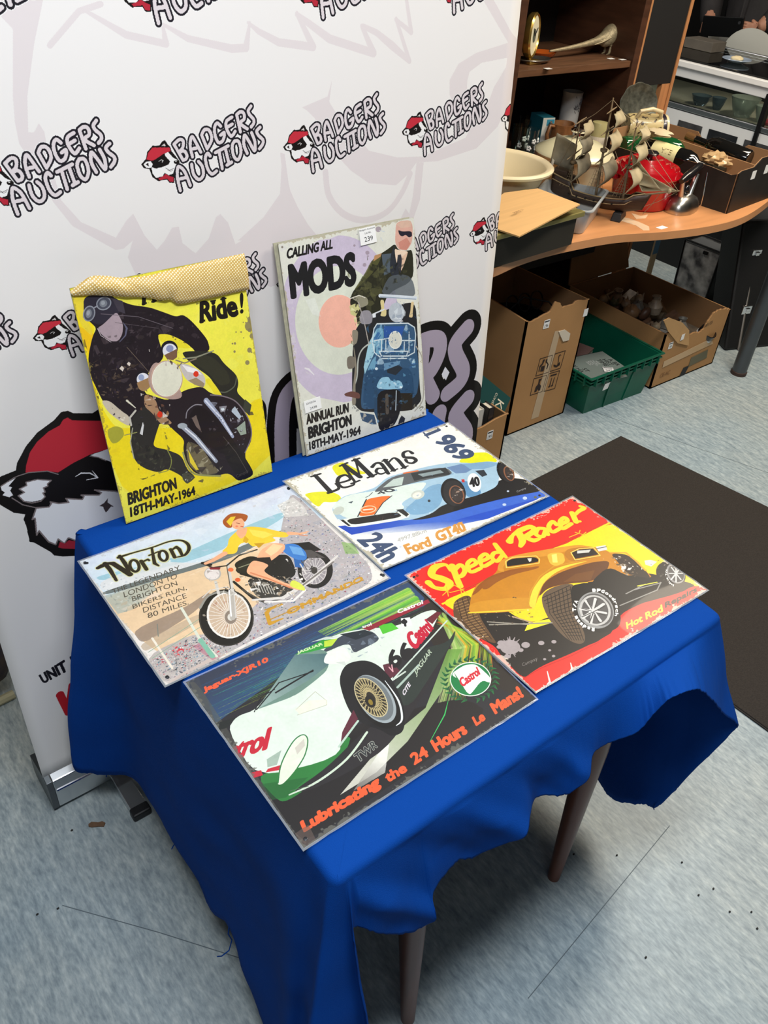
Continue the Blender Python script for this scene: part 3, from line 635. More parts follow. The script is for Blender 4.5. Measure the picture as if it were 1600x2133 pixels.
LOW = [(380,960),(560,850),(700,800),(760,900),(720,960),(480,1060),(450,1030)]
c.poly([(360,930),(640,800),(780,900),(700,970),(500,1080),(440,1040)], 'b8b0ac'); c.dabs(LOW, 1300, ['e8e4e4','3c4450','6890a8','c03848','8a8090','d8d0d0','5a7888','2a3038'], 4.5, .85)
c.dabs([(490,910),(520,880),(560,890),(550,930),(510,930)], 25, ['d02838','e04048'], 10, .9)
c.poly([(470,1060),(700,930),(760,925),(560,1020),(490,1070)], 'c8b8b0'); c.poly([(600,880),(640,860),(740,930),(700,950)], 'b06078', .5)
c.line([(545,690),(640,850),(720,930)], 12, 'd8dccc'); c.line([(640,850),(700,930)], 22, '7fb8a0'); c.line([(400,840),(500,990)], 10, 'e8e0d0'); c.line([(425,770),(430,830)], 4, '7a8078')
c.dabs([(250,990),(560,1000),(480,1070),(440,1060)], 30, ['d8d0cc','b8b0ac'], 30, .3)
c.lines([[(380,910),(640,740)],[(400,940),(660,770)]], 3, '88a890')
# lettering
c.text('THE LEGENDARY', [(205,622),(543,502),(536,478),(198,600)], '4a443a', PX=70)
c.text('LONDON TO', [(262,640),(526,543),(520,519),(256,614)], '4a443a', PX=70)
c.text('BRIGHTON', [(303,660),(528,578),(520,555),(297,636)], '4a443a', PX=70)
c.text('BIKERS RUN,', [(306,699),(574,602),(568,580),(300,675)], '4a443a', PX=70)
c.text('DISTANCE', [(357,715),(573,640),(566,616),(352,690)], '4a443a', PX=70)
c.text('80 MILES.', [(380,742),(582,672),(577,650),(374,718)], '4a443a', PX=70)
def norton(col, a, d=(0, 0)):
    D = lambda P: [(x+d[0], y+d[1]) for x, y in P]
    c.line(D([(130,492),(150,482),(175,475)]), [16+a,22+a,8+a], col); c.line(D([(165,470),(190,500),(222,555)]), [20+a,18+a,12+a], col)
    c.line(D([(172,468),(205,470),(290,525)]), [10+a,22+a,24+a], col); c.line(D([(292,525),(265,470),(238,432)]), [10+a,18+a,14+a], col)
    c.line(D([(232,440),(300,418),(400,390),(480,362),(540,355),(575,372),(582,400),(562,428),(520,440)]), [14+a,8+a,8+a,8+a,10+a,14+a,14+a,12+a,5+a], col, sm=True)
    c.ell((312+d[0],482+d[1]), 22+a/3, 30+a/3, col, ang=-20, ring=13+a)
    c.line(D([(345,458),(372,500)]), 16+a, col); c.line(D([(352,462),(378,450),(385,455)]), 10+a, col)
    c.line(D([(398,395),(412,470),(432,482)]), [10+a,15+a,8+a], col); c.line(D([(385,430),(430,412)]), 8+a, col)
    c.ell((455+d[0],432+d[1]), 20+a/3, 26+a/3, col, ang=-20, ring=12+a)
    c.line(D([(492,400),(512,440)]), 15+a, col); c.line(D([(495,405),(520,388),(535,400),(548,428)]), [8+a,14+a,15+a,12+a], col)
norton('cfd0a0', 7); norton('262018', 0)
c.text('OMMANDO', [(1075,728),(1452,552),(1442,528),(1062,700)], 'c8962c', bold=9, PX=90); c.line([(1045,672),(985,695),(968,715),(985,768),(1050,742)], [8,14,18,18,6], 'c8962c'); c.line([(985,748),(1450,550)], 5, 'b8882c'); c.line([(960,700),(1040,668)], 6,'b8882c')
# bike
K = '1a1816'
c.ell((1210,500), 88, 92, K); c.ell((1205,502), 62, 70, '9a9498'); c.ell((1205,502), 60, 68, 'c8c0c0', ring=4)
for a in range(0, 360, 20): c.line([(1205,502),(1205+60*math.cos(math.radians(a)), 502+68*math.sin(math.radians(a)))], 2, 'e4e0dc')
c.ell((1205,502), 16, 18, '38342f')
c.ell((768,738), 137, 142, '15130f', ang=-12); c.ell((780,726), 104, 112, 'c9b29a', ang=-12); c.ell((780,726), 104, 112, 'e8e4de', ang=-12, ring=9)
c.dabs([(700,660),(850,650),(870,780),(740,820)], 60, ['a87860','e4d4c0','b89880','8a7868'], 12, .6)
for a in range(0, 360, 12): c.line([(785,730),(780+102*math.cos(math.radians(a)), 726+110*math.sin(math.radians(a)))], 2.2, 'f0ece6')
c.ell((790,735), 30, 34, '8a7c70'); c.ell((790,735), 16, 18, 'd8d4cc'); c.ell((768,738), 132, 138, '3a3630', ang=-12, ring=3)
c.line([(638,690),(680,630),(760,610),(800,640)], 10, '98968e', sm=True)
c.poly([(800,470),(880,430),(940,440),(1060,420),(1090,440),(1120,520),(1060,560),(990,560),(900,530),(840,520)], K)
c.poly([(860,540),(1000,540),(1120,560),(1130,600),(1000,650),(920,640)], '3a3834'); c.dabs([(860,530),(1010,530),(1150,540),(1130,620),(1000,650),(900,630)], 130, ['d8d4cc','f4f0ea','8a8478','201e1a','b09c84'], 14, .9)
c.poly([(810,500),(850,460),(930,440),(945,500),(880,520),(830,520)], '24241e'); c.line([(830,490),(900,465)], 5, '8a8a70'); c.poly([(1080,370),(1180,360),(1240,400),(1200,410),(1100,400)], K); c.poly([(1100,400),(1190,400),(1260,440),(1180,440)], '504c4a'); c.poly([(1100,430),(1160,440),(1150,490),(1110,485)], '2a62a8')
c.line([(805,560),(900,640),(960,660)], 12, K); c.line([(850,600),(960,665),(1060,640)], 8, '4a4640'); c.line([(840,520),(980,560)], 10, K)
c.line([(900,650),(1050,640),(1190,550),(1320,430)], [10,16,20,10], 'd8d4d0'); c.line([(1130,590),(1300,460)], 8, '7a7470'); c.line([(960,660),(1100,655),(1160,600)], 10, 'e8e4e0')
c.lines([[(775,470),(800,600),(812,735)],[(715,560),(730,620)]], 12, 'd0ccc6'); c.line([(790,610),(800,740)], 22, 'b8b2aa'); c.line([(782,600),(792,730)], 6, 'fbf8f4'); c.line([(770,480),(790,600)], 4, '5a5650')
c.ell((700,520), 42, 34, 'b8b4b0'); c.ell((698,520), 36, 29, 'e4dcd8'); c.dabs([(670,500),(730,500),(730,540),(680,545)], 14, ['c0b0b0','f8f4f0','a09890'], 10, .7)
c.line([(650,470),(700,490),(770,480),(830,430),(920,400)], 7, '2a2824'); c.line([(650,468),(690,476)], 14, K); c.line([(720,450),(800,430),(900,410)], 4, '8a8680')
c.ell((825,550), 14, 10, 'e06030'); c.ell((790,500), 14, 10, 'e87040'); c.poly([(680,490),(740,488),(735,500),(690,500)], '8a2830')
c.dabs([(830,540),(1000,540),(1150,560),(1120,630),(980,655),(880,600)], 160, ['e8e4dc','2a2622','9a948c','5a544c','c8b89c'], 6, .9)
for k in range(7): c.line([(905+k*14,560+k*3),(925+k*14,610+k*2)], 3, 'c8c4bc')
c.dabs([(1130,430),(1240,420),(1200,520),(1120,510)], 60, ['2a2826','6a6460','c8c4c0'], 7, .8); c.line([(1135,470),(1165,520)], 6, 'd0ccc8'); c.line([(1140,452),(1170,500)], 3, '403c38')
c.lines([[(700,600),(770,585),(850,640)],[(650,640),(690,600)]], 5, 'd8d4ce'); c.dabs([(740,560),(820,560),(830,640),(760,640)], 26, ['d8d4cc','3a3632','8a8680'], 7, .8)
# rider
SK, SH = 'f0b088', 'd88860'
c.poly([(1060,370),(1120,370),(1165,410),(1170,450),(1120,450),(1080,430),(1040,400)], '3c7cc8'); c.poly([(1080,380),(1140,390),(1160,430),(1100,420)], '6aa4dc')
c.poly([(940,400),(1000,365),(1060,370),(1060,400),(1000,450),(960,470),(900,480),(920,440)], SK); c.poly([(1000,370),(1050,380),(1020,410),(990,430),(960,410)], 'f8d0a0'); c.poly([(915,440),(985,436),(995,460),(960,475),(900,460)], '241c1a')
c.poly([(875,490),(905,455),(975,475),(960,510),(1050,560),(1130,585),(1120,600),(1000,560),(900,530),(872,515)], SK, sm=True); c.line([(890,515),(980,545),(1090,590)], 8, SH)
c.poly([(1095,548),(1130,562),(1158,585),(1160,605),(1135,600),(1080,580)], 'd8e050')
c.poly([(780,345),(830,300),(880,285),(950,290),(1010,305),(1085,318),(1070,340),(990,335),(1020,355),(960,370),(900,388),(870,360),(830,375),(820,420),(760,425),(745,410),(775,385)], 'f4cc38', sm=False)
c.poly([(880,300),(960,310),(1000,325),(950,345),(900,330)], 'f8dc58'); c.poly([(905,370),(960,365),(930,392)], 'c89820'); c.poly([(860,330),(880,350),(870,370),(850,360)], 'd8a828')
c.line([(1080,318),(1130,320),(1165,315)], [20,12,8], SK); c.line([(1130,325),(1170,330)], 5, SH); c.line([(760,420),(700,455),(665,470)], [24,18,14], SK); c.line([(1140,318),(1175,308)], 5, SK)
c.poly([(822,302),(850,295),(875,290),(865,330),(840,350),(815,320)], SK); c.poly([(790,255),(800,240),(840,240),(858,270),(850,292),(820,300),(795,285)], SK, sm=True)
c.line([(818,268),(835,272)], 3, '7a3a28'); c.line([(840,285),(852,288)], 4, 'c03828'); c.ell((820,285), 7, 5, 'e88868')
c.poly([(755,250),(790,222),(850,222),(875,235),(860,262),(840,245),(800,262),(795,290),(770,290),(752,270)], 'a85828', sm=True); c.poly([(768,262),(790,238),(815,235),(800,262),(790,285)], 'e8c838')
for x, y in ((66,466),(1078,95),(1548,527),(477,1035)): c.ell((x,y), 9, 8, HOLE)
c.wear(.05, .35, 'a8a8a0'); M_NORTON = print_mat('motorcycle_sign_print', c, .42, coat=.12, gain=.84)
# --- racing car, blue on white
c = sign_canvas(LC, .4, .3, 'f0efe8', .3625, (580, 870))
c.dabs([(30,380),(975,35),(1548,455),(600,885)], 120, ['f6f6f4','e6e6e0','eceae0'], 60, .4)
c.poly([(300,290),(370,260),(440,300),(520,330),(400,340),(340,350)], 'e4e020'); c.poly([(155,455),(220,440),(300,440),(350,460),(355,490),(300,500),(260,500),(230,525),(190,500),(175,480)], 'e2e024', sm=True)
c.poly([(1040,250),(1090,210),(1150,205),(1200,205),(1270,260),(1180,270),(1100,280),(1040,260)], 'e4e414')
c.grad([(380,690),(520,640),(760,600),(1000,560),(1300,430),(1545,440),(1480,480),(1200,590),(900,650),(600,680),(430,700)], 'f0efe8', '2450c0', (900,690), (880,590))
c.grad([(340,640),(800,580),(1000,540),(1540,420),(1550,455),(1000,600),(760,625),(560,660),(420,690)], '1c48b8', '3c68cc', (600,600), (700,660))
c.poly([(740,560),(820,500),(1100,470),(1290,350),(1420,360),(1500,410),(1510,430),(1340,460),(1100,520),(860,590),(760,600)], '1a1a1c')
BODY = [(305,540),(330,500),(380,460),(470,440),(560,410),(620,350),(720,320),(850,285),(960,265),(1060,262),(1130,268),(1200,255),(1290,268),(1320,300),(1270,330),(1260,400),(1180,440),(1080,470),(940,510),(880,560),(760,600),(650,600),(560,620),(420,640),(360,620),(330,590)]
c.poly(BODY, 'a4c4d8'); c.poly([(305,540),(330,500),(400,455),(560,430),(700,400),(860,370),(820,430),(700,500),(730,530),(640,560),(560,590),(400,600)], 'dce8e0')
c.poly([(540,440),(640,350),(750,320),(960,285),(1010,330),(860,360),(700,400),(600,430)], '5a5e60'); c.poly([(600,410),(660,360),(720,345),(710,395)], 'c0d0c8'); c.poly([(760,325),(960,290),(990,330),(840,355),(780,370)], '2c3032'); c.poly([(800,330),(930,305),(950,320),(830,345)], '88989a')
c.poly([(965,290),(1050,270),(1130,290),(1080,320),(1020,325)], '6a88b0'); c.poly([(1060,270),(1200,258),(1290,272),(1180,300),(1100,300)], '7ea6c6')
c.poly([(860,400),(940,380),(950,440),(930,510),(860,560),(760,570),(720,540),(800,470)], '7ca8c8'); c.poly([(940,390),(1000,370),(1060,420),(1090,470),(1180,440),(1090,360)], '5c8cb4')
for (x, y, rx, ry, a) in ((1010,440,62,78,-20), (1310,320,38,62,-25)):
    c.ell((x-6,y-4), rx+8, ry+8, '121214', ang=a); c.ell((x,y), rx, ry, '262628', ang=a); c.ell((x+14,y+8), rx*.62, ry*.68, '8a5a40', ang=a, ring=6); c.ell((x+16,y+8), rx*.5, ry*.55, '3a3230', ang=a); c.dabs([(x-10,y-20),(x+30,y-20),(x+40,y+30),(x,y+30)], 20, ['a89080','d0c8c0','503828'], 8, .8)
c.poly([(505,480),(590,462),(652,458),(600,500),(560,550),(550,572),(455,582),(480,530)], 'ee7028'); c.line([(505,480),(455,582)], 5, '202830'); c.line([(652,458),(600,500),(552,570)], 4, '202830')
c.ell((515,540), 44, 20, 'f8c8a0', ang=-8, ring=6); c.text('gulf', [(488,552),(540,546),(538,530),(486,536)], 'f8e8d8', bold=3, PX=50) if False else c.line([(490,543),(540,537)], 9, 'f8e0cc')
c.poly([(345,605),(400,590),(560,580),(700,545),(750,555),(755,575),(700,600),(560,625),(420,648),(370,630)], 'e4eee4'); c.poly([(385,600),(520,578),(680,552),(715,580),(560,610),(420,632)], '1c1a18'); c.dabs([(560,570),(680,552),(710,580),(580,605)], 20, ['4a3c34','6a5848'], 10, .7)
c.poly([(355,602),(372,600),(420,640),(395,640)], '1c1a18'); c.poly([(675,540),(715,535),(750,565),(735,580)], '2a2a28'); c.line([(345,600),(400,640),(560,620),(750,580)], 5, 'f4f8f0')
c.ell((345,548), 34, 22, 'c4ccc0', ang=-25); c.ell((800,450), 40, 26, 'c8cec4', ang=-15); c.ell((796,452), 26, 16, 'f0e8dc', ang=-15); c.ell((865,485), 8, 8, '30383c')
c.poly([(1130,310),(1180,305),(1200,335),(1170,345)], '2c343c'); c.ell((1125,378), 38, 56, 'e8ece8', ang=-15); c.text('40', [(1100,410),(1162,395),(1150,340),(1090,352)], '1c1c20', bold=8)
c.text('40', [(575,455),(690,425),(640,415),(560,440)], '303438', bold=6); c.poly([(1050,360),(1068,358),(1070,376),(1056,376)], 'c03030'); c.poly([(400,500),(430,490),(420,505)], '405058'); c.line([(720,325),(800,310)], 8, 'e87030')
c.line([(540,440),(520,460),(500,470)], 3, '303840'); c.dabs(BODY, 40, ['d4e4ea','7ca0bc','f0f6f4'], 12, .5)
LI = '1a1a1c'
for P, w_ in (([(212,345),(298,438)], [20,24]), ([(188,352),(242,334)], 10), ([(285,446),(345,420),(330,392)], [14,14,8]), ([(330,392),(410,366),(388,340),(350,352),(340,385),(372,412),(428,398),(436,382)], [12,12,14,16,18,14,10,8]),
    ([(372,284),(440,380)], 13), ([(376,282),(468,348)], 24), ([(442,250),(468,348)], 9), ([(442,250),(535,342)], [22,26]), ([(352,288),(396,268)], 10), ([(418,390),(466,370)], 10), ([(424,256),(466,240)], 10), ([(512,354),(562,332)], 10),
    ([(538,290),(560,268),(592,272),(630,326)], [16,12,18,18]), ([(612,298),(572,298),(562,318),(588,330),(622,318)], [8,12,14,12,6]), ([(612,250),(662,308)], 20), ([(634,262),(660,238),(686,248),(724,292)], [8,10,18,18]), ([(646,314),(684,300)], 8), ([(706,298),(744,282)], 8), ([(596,256),(626,246)], 8),
    ([(768,208),(746,196),(718,208),(724,232),(772,236),(790,250),(770,266),(742,262),(732,248)], [18,10,14,18,20,16,12,12,16])): c.line(P, w_, LI, sm=True)
NB = '3a4c6c'
for ch, q in (('1', [(835,98),(918,70),(935,88),(850,118)]),): pass
c.line([(848,106),(922,76)], 17, NB); c.line([(834,92),(862,122)], 8, NB); c.line([(922,76),(912,62),(896,64)], [12,8,3], NB); c.text('969', [(886,138),(1030,258),(1146,222),(985,92)], NB, bold=9)
c.text('24h', [(445,720),(600,855),(720,790),(570,665)], NB, bold=7)
c.text('4997.88km', [(686,730),(852,668),(846,646),(678,708)], 'b4b4b0', bold=2, PX=90)
c.text('Ford', [(745,800),(885,745),(860,690),(712,745)], 'd89848', bold=9, slab=.08); c.text('GT40', [(920,725),(1085,655),(1055,600),(888,668)], 'd89848', bold=9, slab=.08)
c.text('Campay', [(1372,440),(1424,418),(1420,405),(1366,428)], 'a8a8a8', PX=60)
for x, y, r in ((1415,470,13),(1297,508,11),(700,755,7),(1318,430,7)): c.ell((x,y), r, r*.7, 'c0d0e8')
for x, y in ((952,45),(1475,465)): c.ell((x,y), 9, 7, '606860')
c.wear(.05, .8, 'b0a890'); M_GT = print_mat('blue_race_car_sign_print', c, .42, coat=.12, gain=.84)
# --- hot rod, red and yellow
c = sign_canvas(RC, .4, .3, 'dc2018', .40625, (840, 1020))
c.poly([(190,590),(350,520),(480,440),(700,330),(900,260),(1050,182),(1100,190),(1500,440),(1560,520),(1430,480),(1200,560),(700,760),(620,740),(450,780),(400,700),(270,640)], 'f2c81c')
c.line([(200,600),(400,510),(600,400),(830,290),(1060,175)], 9, 'f2c81c'); c.line([(300,530),(520,420),(830,275),(1060,165)], 4, 'b03018')
c.poly([(230,620),(420,560),(640,700),(800,640),(1000,420),(1250,430),(1460,480),(1500,500),(1400,540),(1250,580),(1110,640),(1060,760),(900,830),(780,900),(660,950),(610,985),(500,870),(470,820),(400,780),(330,760)], '1a1614')
c.poly([(610,985),(700,920),(860,850),(1010,775),(1100,720),(1115,640),(1250,575),(1400,560),(1470,500),(1600,500),(1570,545),(700,1070)], 'e0241a')
c.line([(610,985),(700,930),(860,862),(1000,790)], 4, 'b01410')
c.poly([(640,690),(800,660),(760,690),(620,735)], 'e8d828')
# rear left tyre
c.poly([(255,620),(270,580),(330,555),(370,600),(400,680),(450,760),(470,800),(400,780),(320,740),(265,690)], '5a4028', sm=True)
for k in range(16): c.line([(255+k*8,600+k*12),(330+k*7,570+k*13)], 3, 'a07c4c')
c.lines([[(275,580),(300,690),(400,790)],[(300,570),(330,680),(430,790)],[(325,560),(360,670),(450,780)]], 3, '241a10')
# body
B1 = [(332,650),(345,560),(370,500),(400,480),(470,440),(500,380),(510,360),(600,335),(700,318),(810,300),(900,290),(960,300),(1020,310),(1060,330),(1150,340),(1200,370),(1240,420),(1280,460),(1180,440),(1050,470),(960,480),(820,490),(720,520),(690,560),(670,620),(500,640)]
c.poly(B1, 'b87818'); c.poly([(345,560),(380,500),(440,450),(560,410),(700,400),(560,430),(430,480),(390,530)], '8a4c14'); c.poly([(400,520),(420,470),(560,420),(700,395),(690,410),(560,440),(480,480),(430,520)], '8c5018')
c.poly([(480,420),(490,380),(520,355),(600,335),(810,300),(900,292),(960,300),(870,310),(760,345),(640,355),(540,370),(510,400),(520,430)], 'c88828')
c.poly([(332,650),(340,590),(560,560),(670,560),(660,620),(500,635)], 'c08420'); c.line([(335,645),(500,632),(665,618)], 8, 'f0c030'); c.poly([(640,600),(660,520),(710,450),(780,410),(850,390),(960,370),(850,400),(780,430),(720,480),(690,540),(672,620)], 'f0c438'); c.line([(640,600),(650,530),(700,450),(770,400),(960,362)], 5, 'c08a20')
c.poly([(690,560),(720,480),(800,430),(960,380),(1060,370),(1040,430),(960,480),(820,490),(740,510)], '5c3414'); c.poly([(880,440),(980,420),(960,470),(820,480)], '6a4018')
c.poly([(820,340),(840,310),(930,300),(1000,325),(980,360),(860,380)], 'a86c1c'); c.poly([(735,340),(760,330),(820,330),(830,380),(780,400),(750,385)], 'e0a838'); c.poly([(760,340),(785,335),(790,380),(765,380)], 'f8e068')
c.poly([(530,372),(560,358),(670,350),(692,362),(690,378),(560,395),(530,400)], '1c1814', sm=False); c.poly([(635,358),(658,356),(655,372),(645,376)], 'c8c4b8'); c.line([(525,372),(560,352),(680,345),(698,362),(695,382),(560,402),(528,405)], 4, 'f0c860', closed=True)
c.poly([(862,330),(900,315),(970,310),(1000,340),(880,362)], '241c18'); c.poly([(890,320),(960,315),(950,330),(890,335)], 'c0c0b8'); c.line([(858,330),(900,310),(975,305),(1008,345),(880,368)], 4, 'f0c860', closed=True)
c.poly([(985,300),(1035,292),(1045,315),(1000,325)], 'c8c8c4'); c.line([(990,310),(1040,300)], 4, '505050')
c.poly([(1060,335),(1130,335),(1180,360),(1240,420),(1270,460),(1200,450),(1150,440),(1100,380)], '2a201a'); c.dabs([(1060,345),(1120,345),(1190,410),(1200,440),(1130,450),(1090,390)], 70, ['c8c4bc','50402c','e0dcd4','7a6850'], 10, .9)
c.line([(1060,330),(1140,330),(1190,370),(1240,420)], 8, 'd89828')
c.poly([(960,480),(1050,400),(1150,450),(1250,460),(1300,480),(1200,560),(1110,610),(1080,570),(1000,500)], '141110'); c.lines([[(1110,600),(1300,520),(1320,480)],[(1140,540),(1240,490)],[(1180,520),(1330,480)]], 5, '8c8a84'); c.line([(1200,500),(1300,480)], 5, 'd8d040')
c.poly([(1235,370),(1265,365),(1300,375),(1270,400),(1240,390)], 'c0c0bc')
# wheels
for (x, y, rx, ry, a, R) in ((915,650,150,158,30,1), (1370,440,76,62,30,.45)):
    c.ell((x,y), rx*1.05, ry, '1c1815', ang=a)
c.poly([(710,560),(760,510),(860,490),(880,540),(880,620),(930,760),(900,800),(820,760),(740,660)], '5c4a38', sm=True)
for k in range(14): c.line([(712+k*10,560+k*15),(850+k*5,498+k*20)], 3.5, '1c1612')
for k in range(7): c.line([(735+k*20,545-k*7),(750+k*20,640-k*2),(850+k*12,780)], 3, '1c1612')
c.poly([(860,520),(900,490),(980,490),(1060,540),(1110,640),(1100,710),(1020,740),(930,720),(880,650)], '100e0d', sm=True)
c.ell((985,625), 100, 88, '8a8a88', ang=45); c.ell((990,622), 92, 74, '4c4a4a', ang=45); c.ell((982,625), 78, 70, 'b4b2ae', ang=45, ring=10); c.ell((972,628), 22, 20, 'd8d4ce')
for a in range(0, 360, 45): c.line([(972,628),(972+66*math.cos(math.radians(a+10)), 628+62*math.sin(math.radians(a+10)))], 12, 'c8c6c2'); c.line([(975,632),(972+64*math.cos(math.radians(a+18)), 632+60*math.sin(math.radians(a+18)))], 4, '2c2a28')
def arc_text(t, c0, rx, ry, a0, a1, h, col, ang=0, flip=1):
    n = len(t); ca, sa = math.cos(math.radians(ang)), math.sin(math.radians(ang))
    for i, ch in enumerate(t):
        if ch == ' ': continue
        A = [math.radians(a0+(a1-a0)*(i+k)/n) for k in (.08, .92)]
        def p(a, r): X, Y = (rx+r)*math.cos(a), (ry+r)*math.sin(a); return (c0[0]+X*ca-Y*sa, c0[1]+X*sa+Y*ca)
        hh = h if ch.isupper() or ch in 'dht/' else h*.72
        c.text(ch, [p(A[0], 0), p(A[1], 0), p(A[1], hh*flip), p(A[0], hh*flip)], col, bold=9, PX=90)
arc_text('BFGoodrich', (985,622), 102, 92, -100, 20, 17, 'f0ece4')
arc_text('Radial T/A', (985,622), 100, 92, 92, 210, 20, 'f0ece4')
c.ell((1395,435), 44, 56, '8a8886', ang=-35); c.ell((1397,435), 36, 48, '504e4c', ang=-35)
for a in range(0, 360, 45): c.line([(1397,435),(1397+34*math.cos(math.radians(a)), 435+44*math.sin(math.radians(a)))], 6, 'c8c6c2')
arc_text('Radial T/A', (1395,435), 44, 58, 100, 200, 10, 'e8e4dc')
c.dabs([(1290,380),(1330,370),(1340,440),(1380,490),(1320,470)], 60, ['54504c','2a2624'], 6, .7)
c.lines([[(430,690),(640,700)],[(440,705),(760,690)]], 7, '8a8478'); c.line([(560,660),(660,690)], 8, 'a89070'); c.dabs([(400,650),(640,620),(700,690),(450,710)], 50, ['c0a878','645444','e0dcd4','3a3028'], 8, .8)
for x, y, r in ((545,820,52),(500,800,20),(625,808,22),(705,797,16),(770,790,13),(530,870,16),(722,882,8),(768,865,9),(748,835,8),(600,835,14),(490,820,14)): c.ell((x,y), r, r*.72, '9a9090')
for k in range(16): a = k*.39; c.line([(545,820),(545+75*math.cos(a)*(.7+.3*math.sin(k*5)), 820+55*math.sin(a))], [14,3], '9a9090')
YL = 'f4c42c'
def word(L, col=YL):
    for p, w_ in L: c.line(p, [x*1.28 for x in w_] if isinstance(w_, list) else w_*1.28, col, sm=True)
word([([(240,425),(215,395),(160,410),(145,450),(200,470),(235,490),(215,520),(160,515),(128,490)], [10,14,26,26,30,28,20,16,24]),
 ([(250,400),(275,470),(290,505)], 22), ([(255,430),(290,395),(315,420),(300,450),(275,455)], 17),
 ([(330,410),(372,385),(355,365),(328,390),(345,430),(395,410)], 15), ([(395,375),(435,355),(420,335),(392,360),(408,400),(455,375)], 15),
 ([(500,325),(465,330),(455,355),(480,372),(505,345)], 15), ([(470,285),(500,325),(525,350)], [16,20,12])])
word([([(590,220),(560,240),(545,270)], [20,12,24]), ([(590,225),(610,265),(600,295)], [26,24,14]), ([(595,215),(650,195),(670,215),(620,250)], 20), ([(620,245),(665,265),(700,255)], [18,20,10]),
 ([(725,205),(690,205),(680,235),(715,245),(730,215),(740,235)], 15), ([(785,185),(765,168),(745,195),(765,222),(800,205)], 15), ([(805,185),(840,165),(825,148),(803,170),(815,205),(860,180)], 15), ([(865,125),(885,170)], 18), ([(880,135),(900,115),(925,100),(905,90)], [10,14,16,10]), ([(885,170),(905,168)],10)])
c.text('Hot Rod', [(1145,722),(1340,625),(1325,592),(1132,690)], YL, bold=9, shear=.2); c.text('Repairs', [(1345,620),(1512,533),(1498,502),(1330,588)], '241814', bold=9, shear=.2)
c.text('Campay', [(610,925),(690,890),(682,868),(604,905)], '7a7470', PX=60)
c.lines([[(180,520),(240,540),(310,520)],[(200,555),(260,500),(330,545)],[(220,510),(230,560)],[(290,505),(300,560)],[(880,225),(930,240)],[(850,250),(900,230),(905,215)],[(900,255),(935,225)]], 4, 'f2b020')
for x, y in ((70,455),(880,55)): c.ell((x,y), 8, 7, '7a1410')
for P in ([(735,945),(748,1000),(735,1010)], [(855,900),(862,930),(850,945)]): c.line(P, [4,9,3], 'f8d8d0')
c.wear(.05, .8, 'd8c8b8'); M_HOT = print_mat('hot_rod_sign_print', c, .42, coat=.12)
# --- green and white race car
c = sign_canvas(JC, .4, .3, '24242a', .46875, (380, 1200))
c.grad([(15,478),(1000,30),(1100,130),(600,330),(150,660)], '30384c', '2c4a70', (200,420), (300,520))
RAY = ['1c3c88','2468a8','2c98b0','1c6060','2fb0a0','208858','44b040','8cc830','c8d840','2c7850','183c50']
for k in range(110):
    t = RNG.random(); y0 = 480+170*t+RNG.normal(0, 10); x0 = 40+110*t; y1 = 60+150*t+RNG.normal(0, 12); x1 = 1000+90*t
    i = int(np.clip(t*9+RNG.normal(0, 1.1), 0, 9)); col = RAY[i if t < .55 else max(3, i)]; u0, u1 = sorted(RNG.random(2))
    u1 = min(1, u0+.5); A = np.array([x0, y0]); B = np.array([x1, y1]); c.line([A+(B-A)*u0, A+(B-A)*u1], [1, RNG.uniform(6, 26), 1], col, .45)
for k in range(40):
    t = RNG.random(); c.line([(600+100*t,250+60*t), (1000+60*t,60+70*t)], [2, RNG.uniform(6, 20)], ['7cc830','b8d848','40a040','d8e070'][k % 4], .4)
c.poly([(15,478),(70,450),(150,660),(120,650)], '3c4048', .6)
c.poly([(1060,30),(1240,230),(1560,540),(1540,560),(1300,460),(1100,330)], '2a2420')
for k in range(70):
    t = RNG.random(); x = 1040+200*t; c.line([(1130+40*RNG.random(),170+50*t), (1200+190*t+RNG.normal(0,8),330-40*t), (1100+330*t,700-330*t)], [RNG.uniform(3,9), RNG.uniform(5,14), 1], ['f0b020','c88818','e8d840','8ab830','50a030','a0c840','d86818','6a4818'][int(np.clip(t*4+RNG.integers(4)*1.1, 0, 7))] if t > .3 else ['9ac060','60a030','d0dc90'][k % 3], .45)
c.poly([(20,480),(60,470),(210,700),(330,900),(560,1160),(540,1215)], '5a5a50', .5)
c.poly([(330,900),(470,760),(1000,600),(1250,540),(1380,620),(560,1190),(500,1150)], '1c1a1c'); c.poly([(330,900),(420,860),(640,790),(760,700),(700,850),(480,1000),(430,1010)], '2a7a38'); c.poly([(350,930),(560,900),(460,990),(400,1000)], '1c5c2c', .6)
c.grad([(700,980),(900,740),(1080,590),(1180,330),(1240,330),(1150,520),(1000,740),(860,880)], 'e8e8d8', '6a9a40', (820,860), (1200,350), .85); c.grad([(760,960),(880,780),(920,740),(900,880),(800,940)], 'f0f0e8', '908c84', (860,800), (800,950), .8)
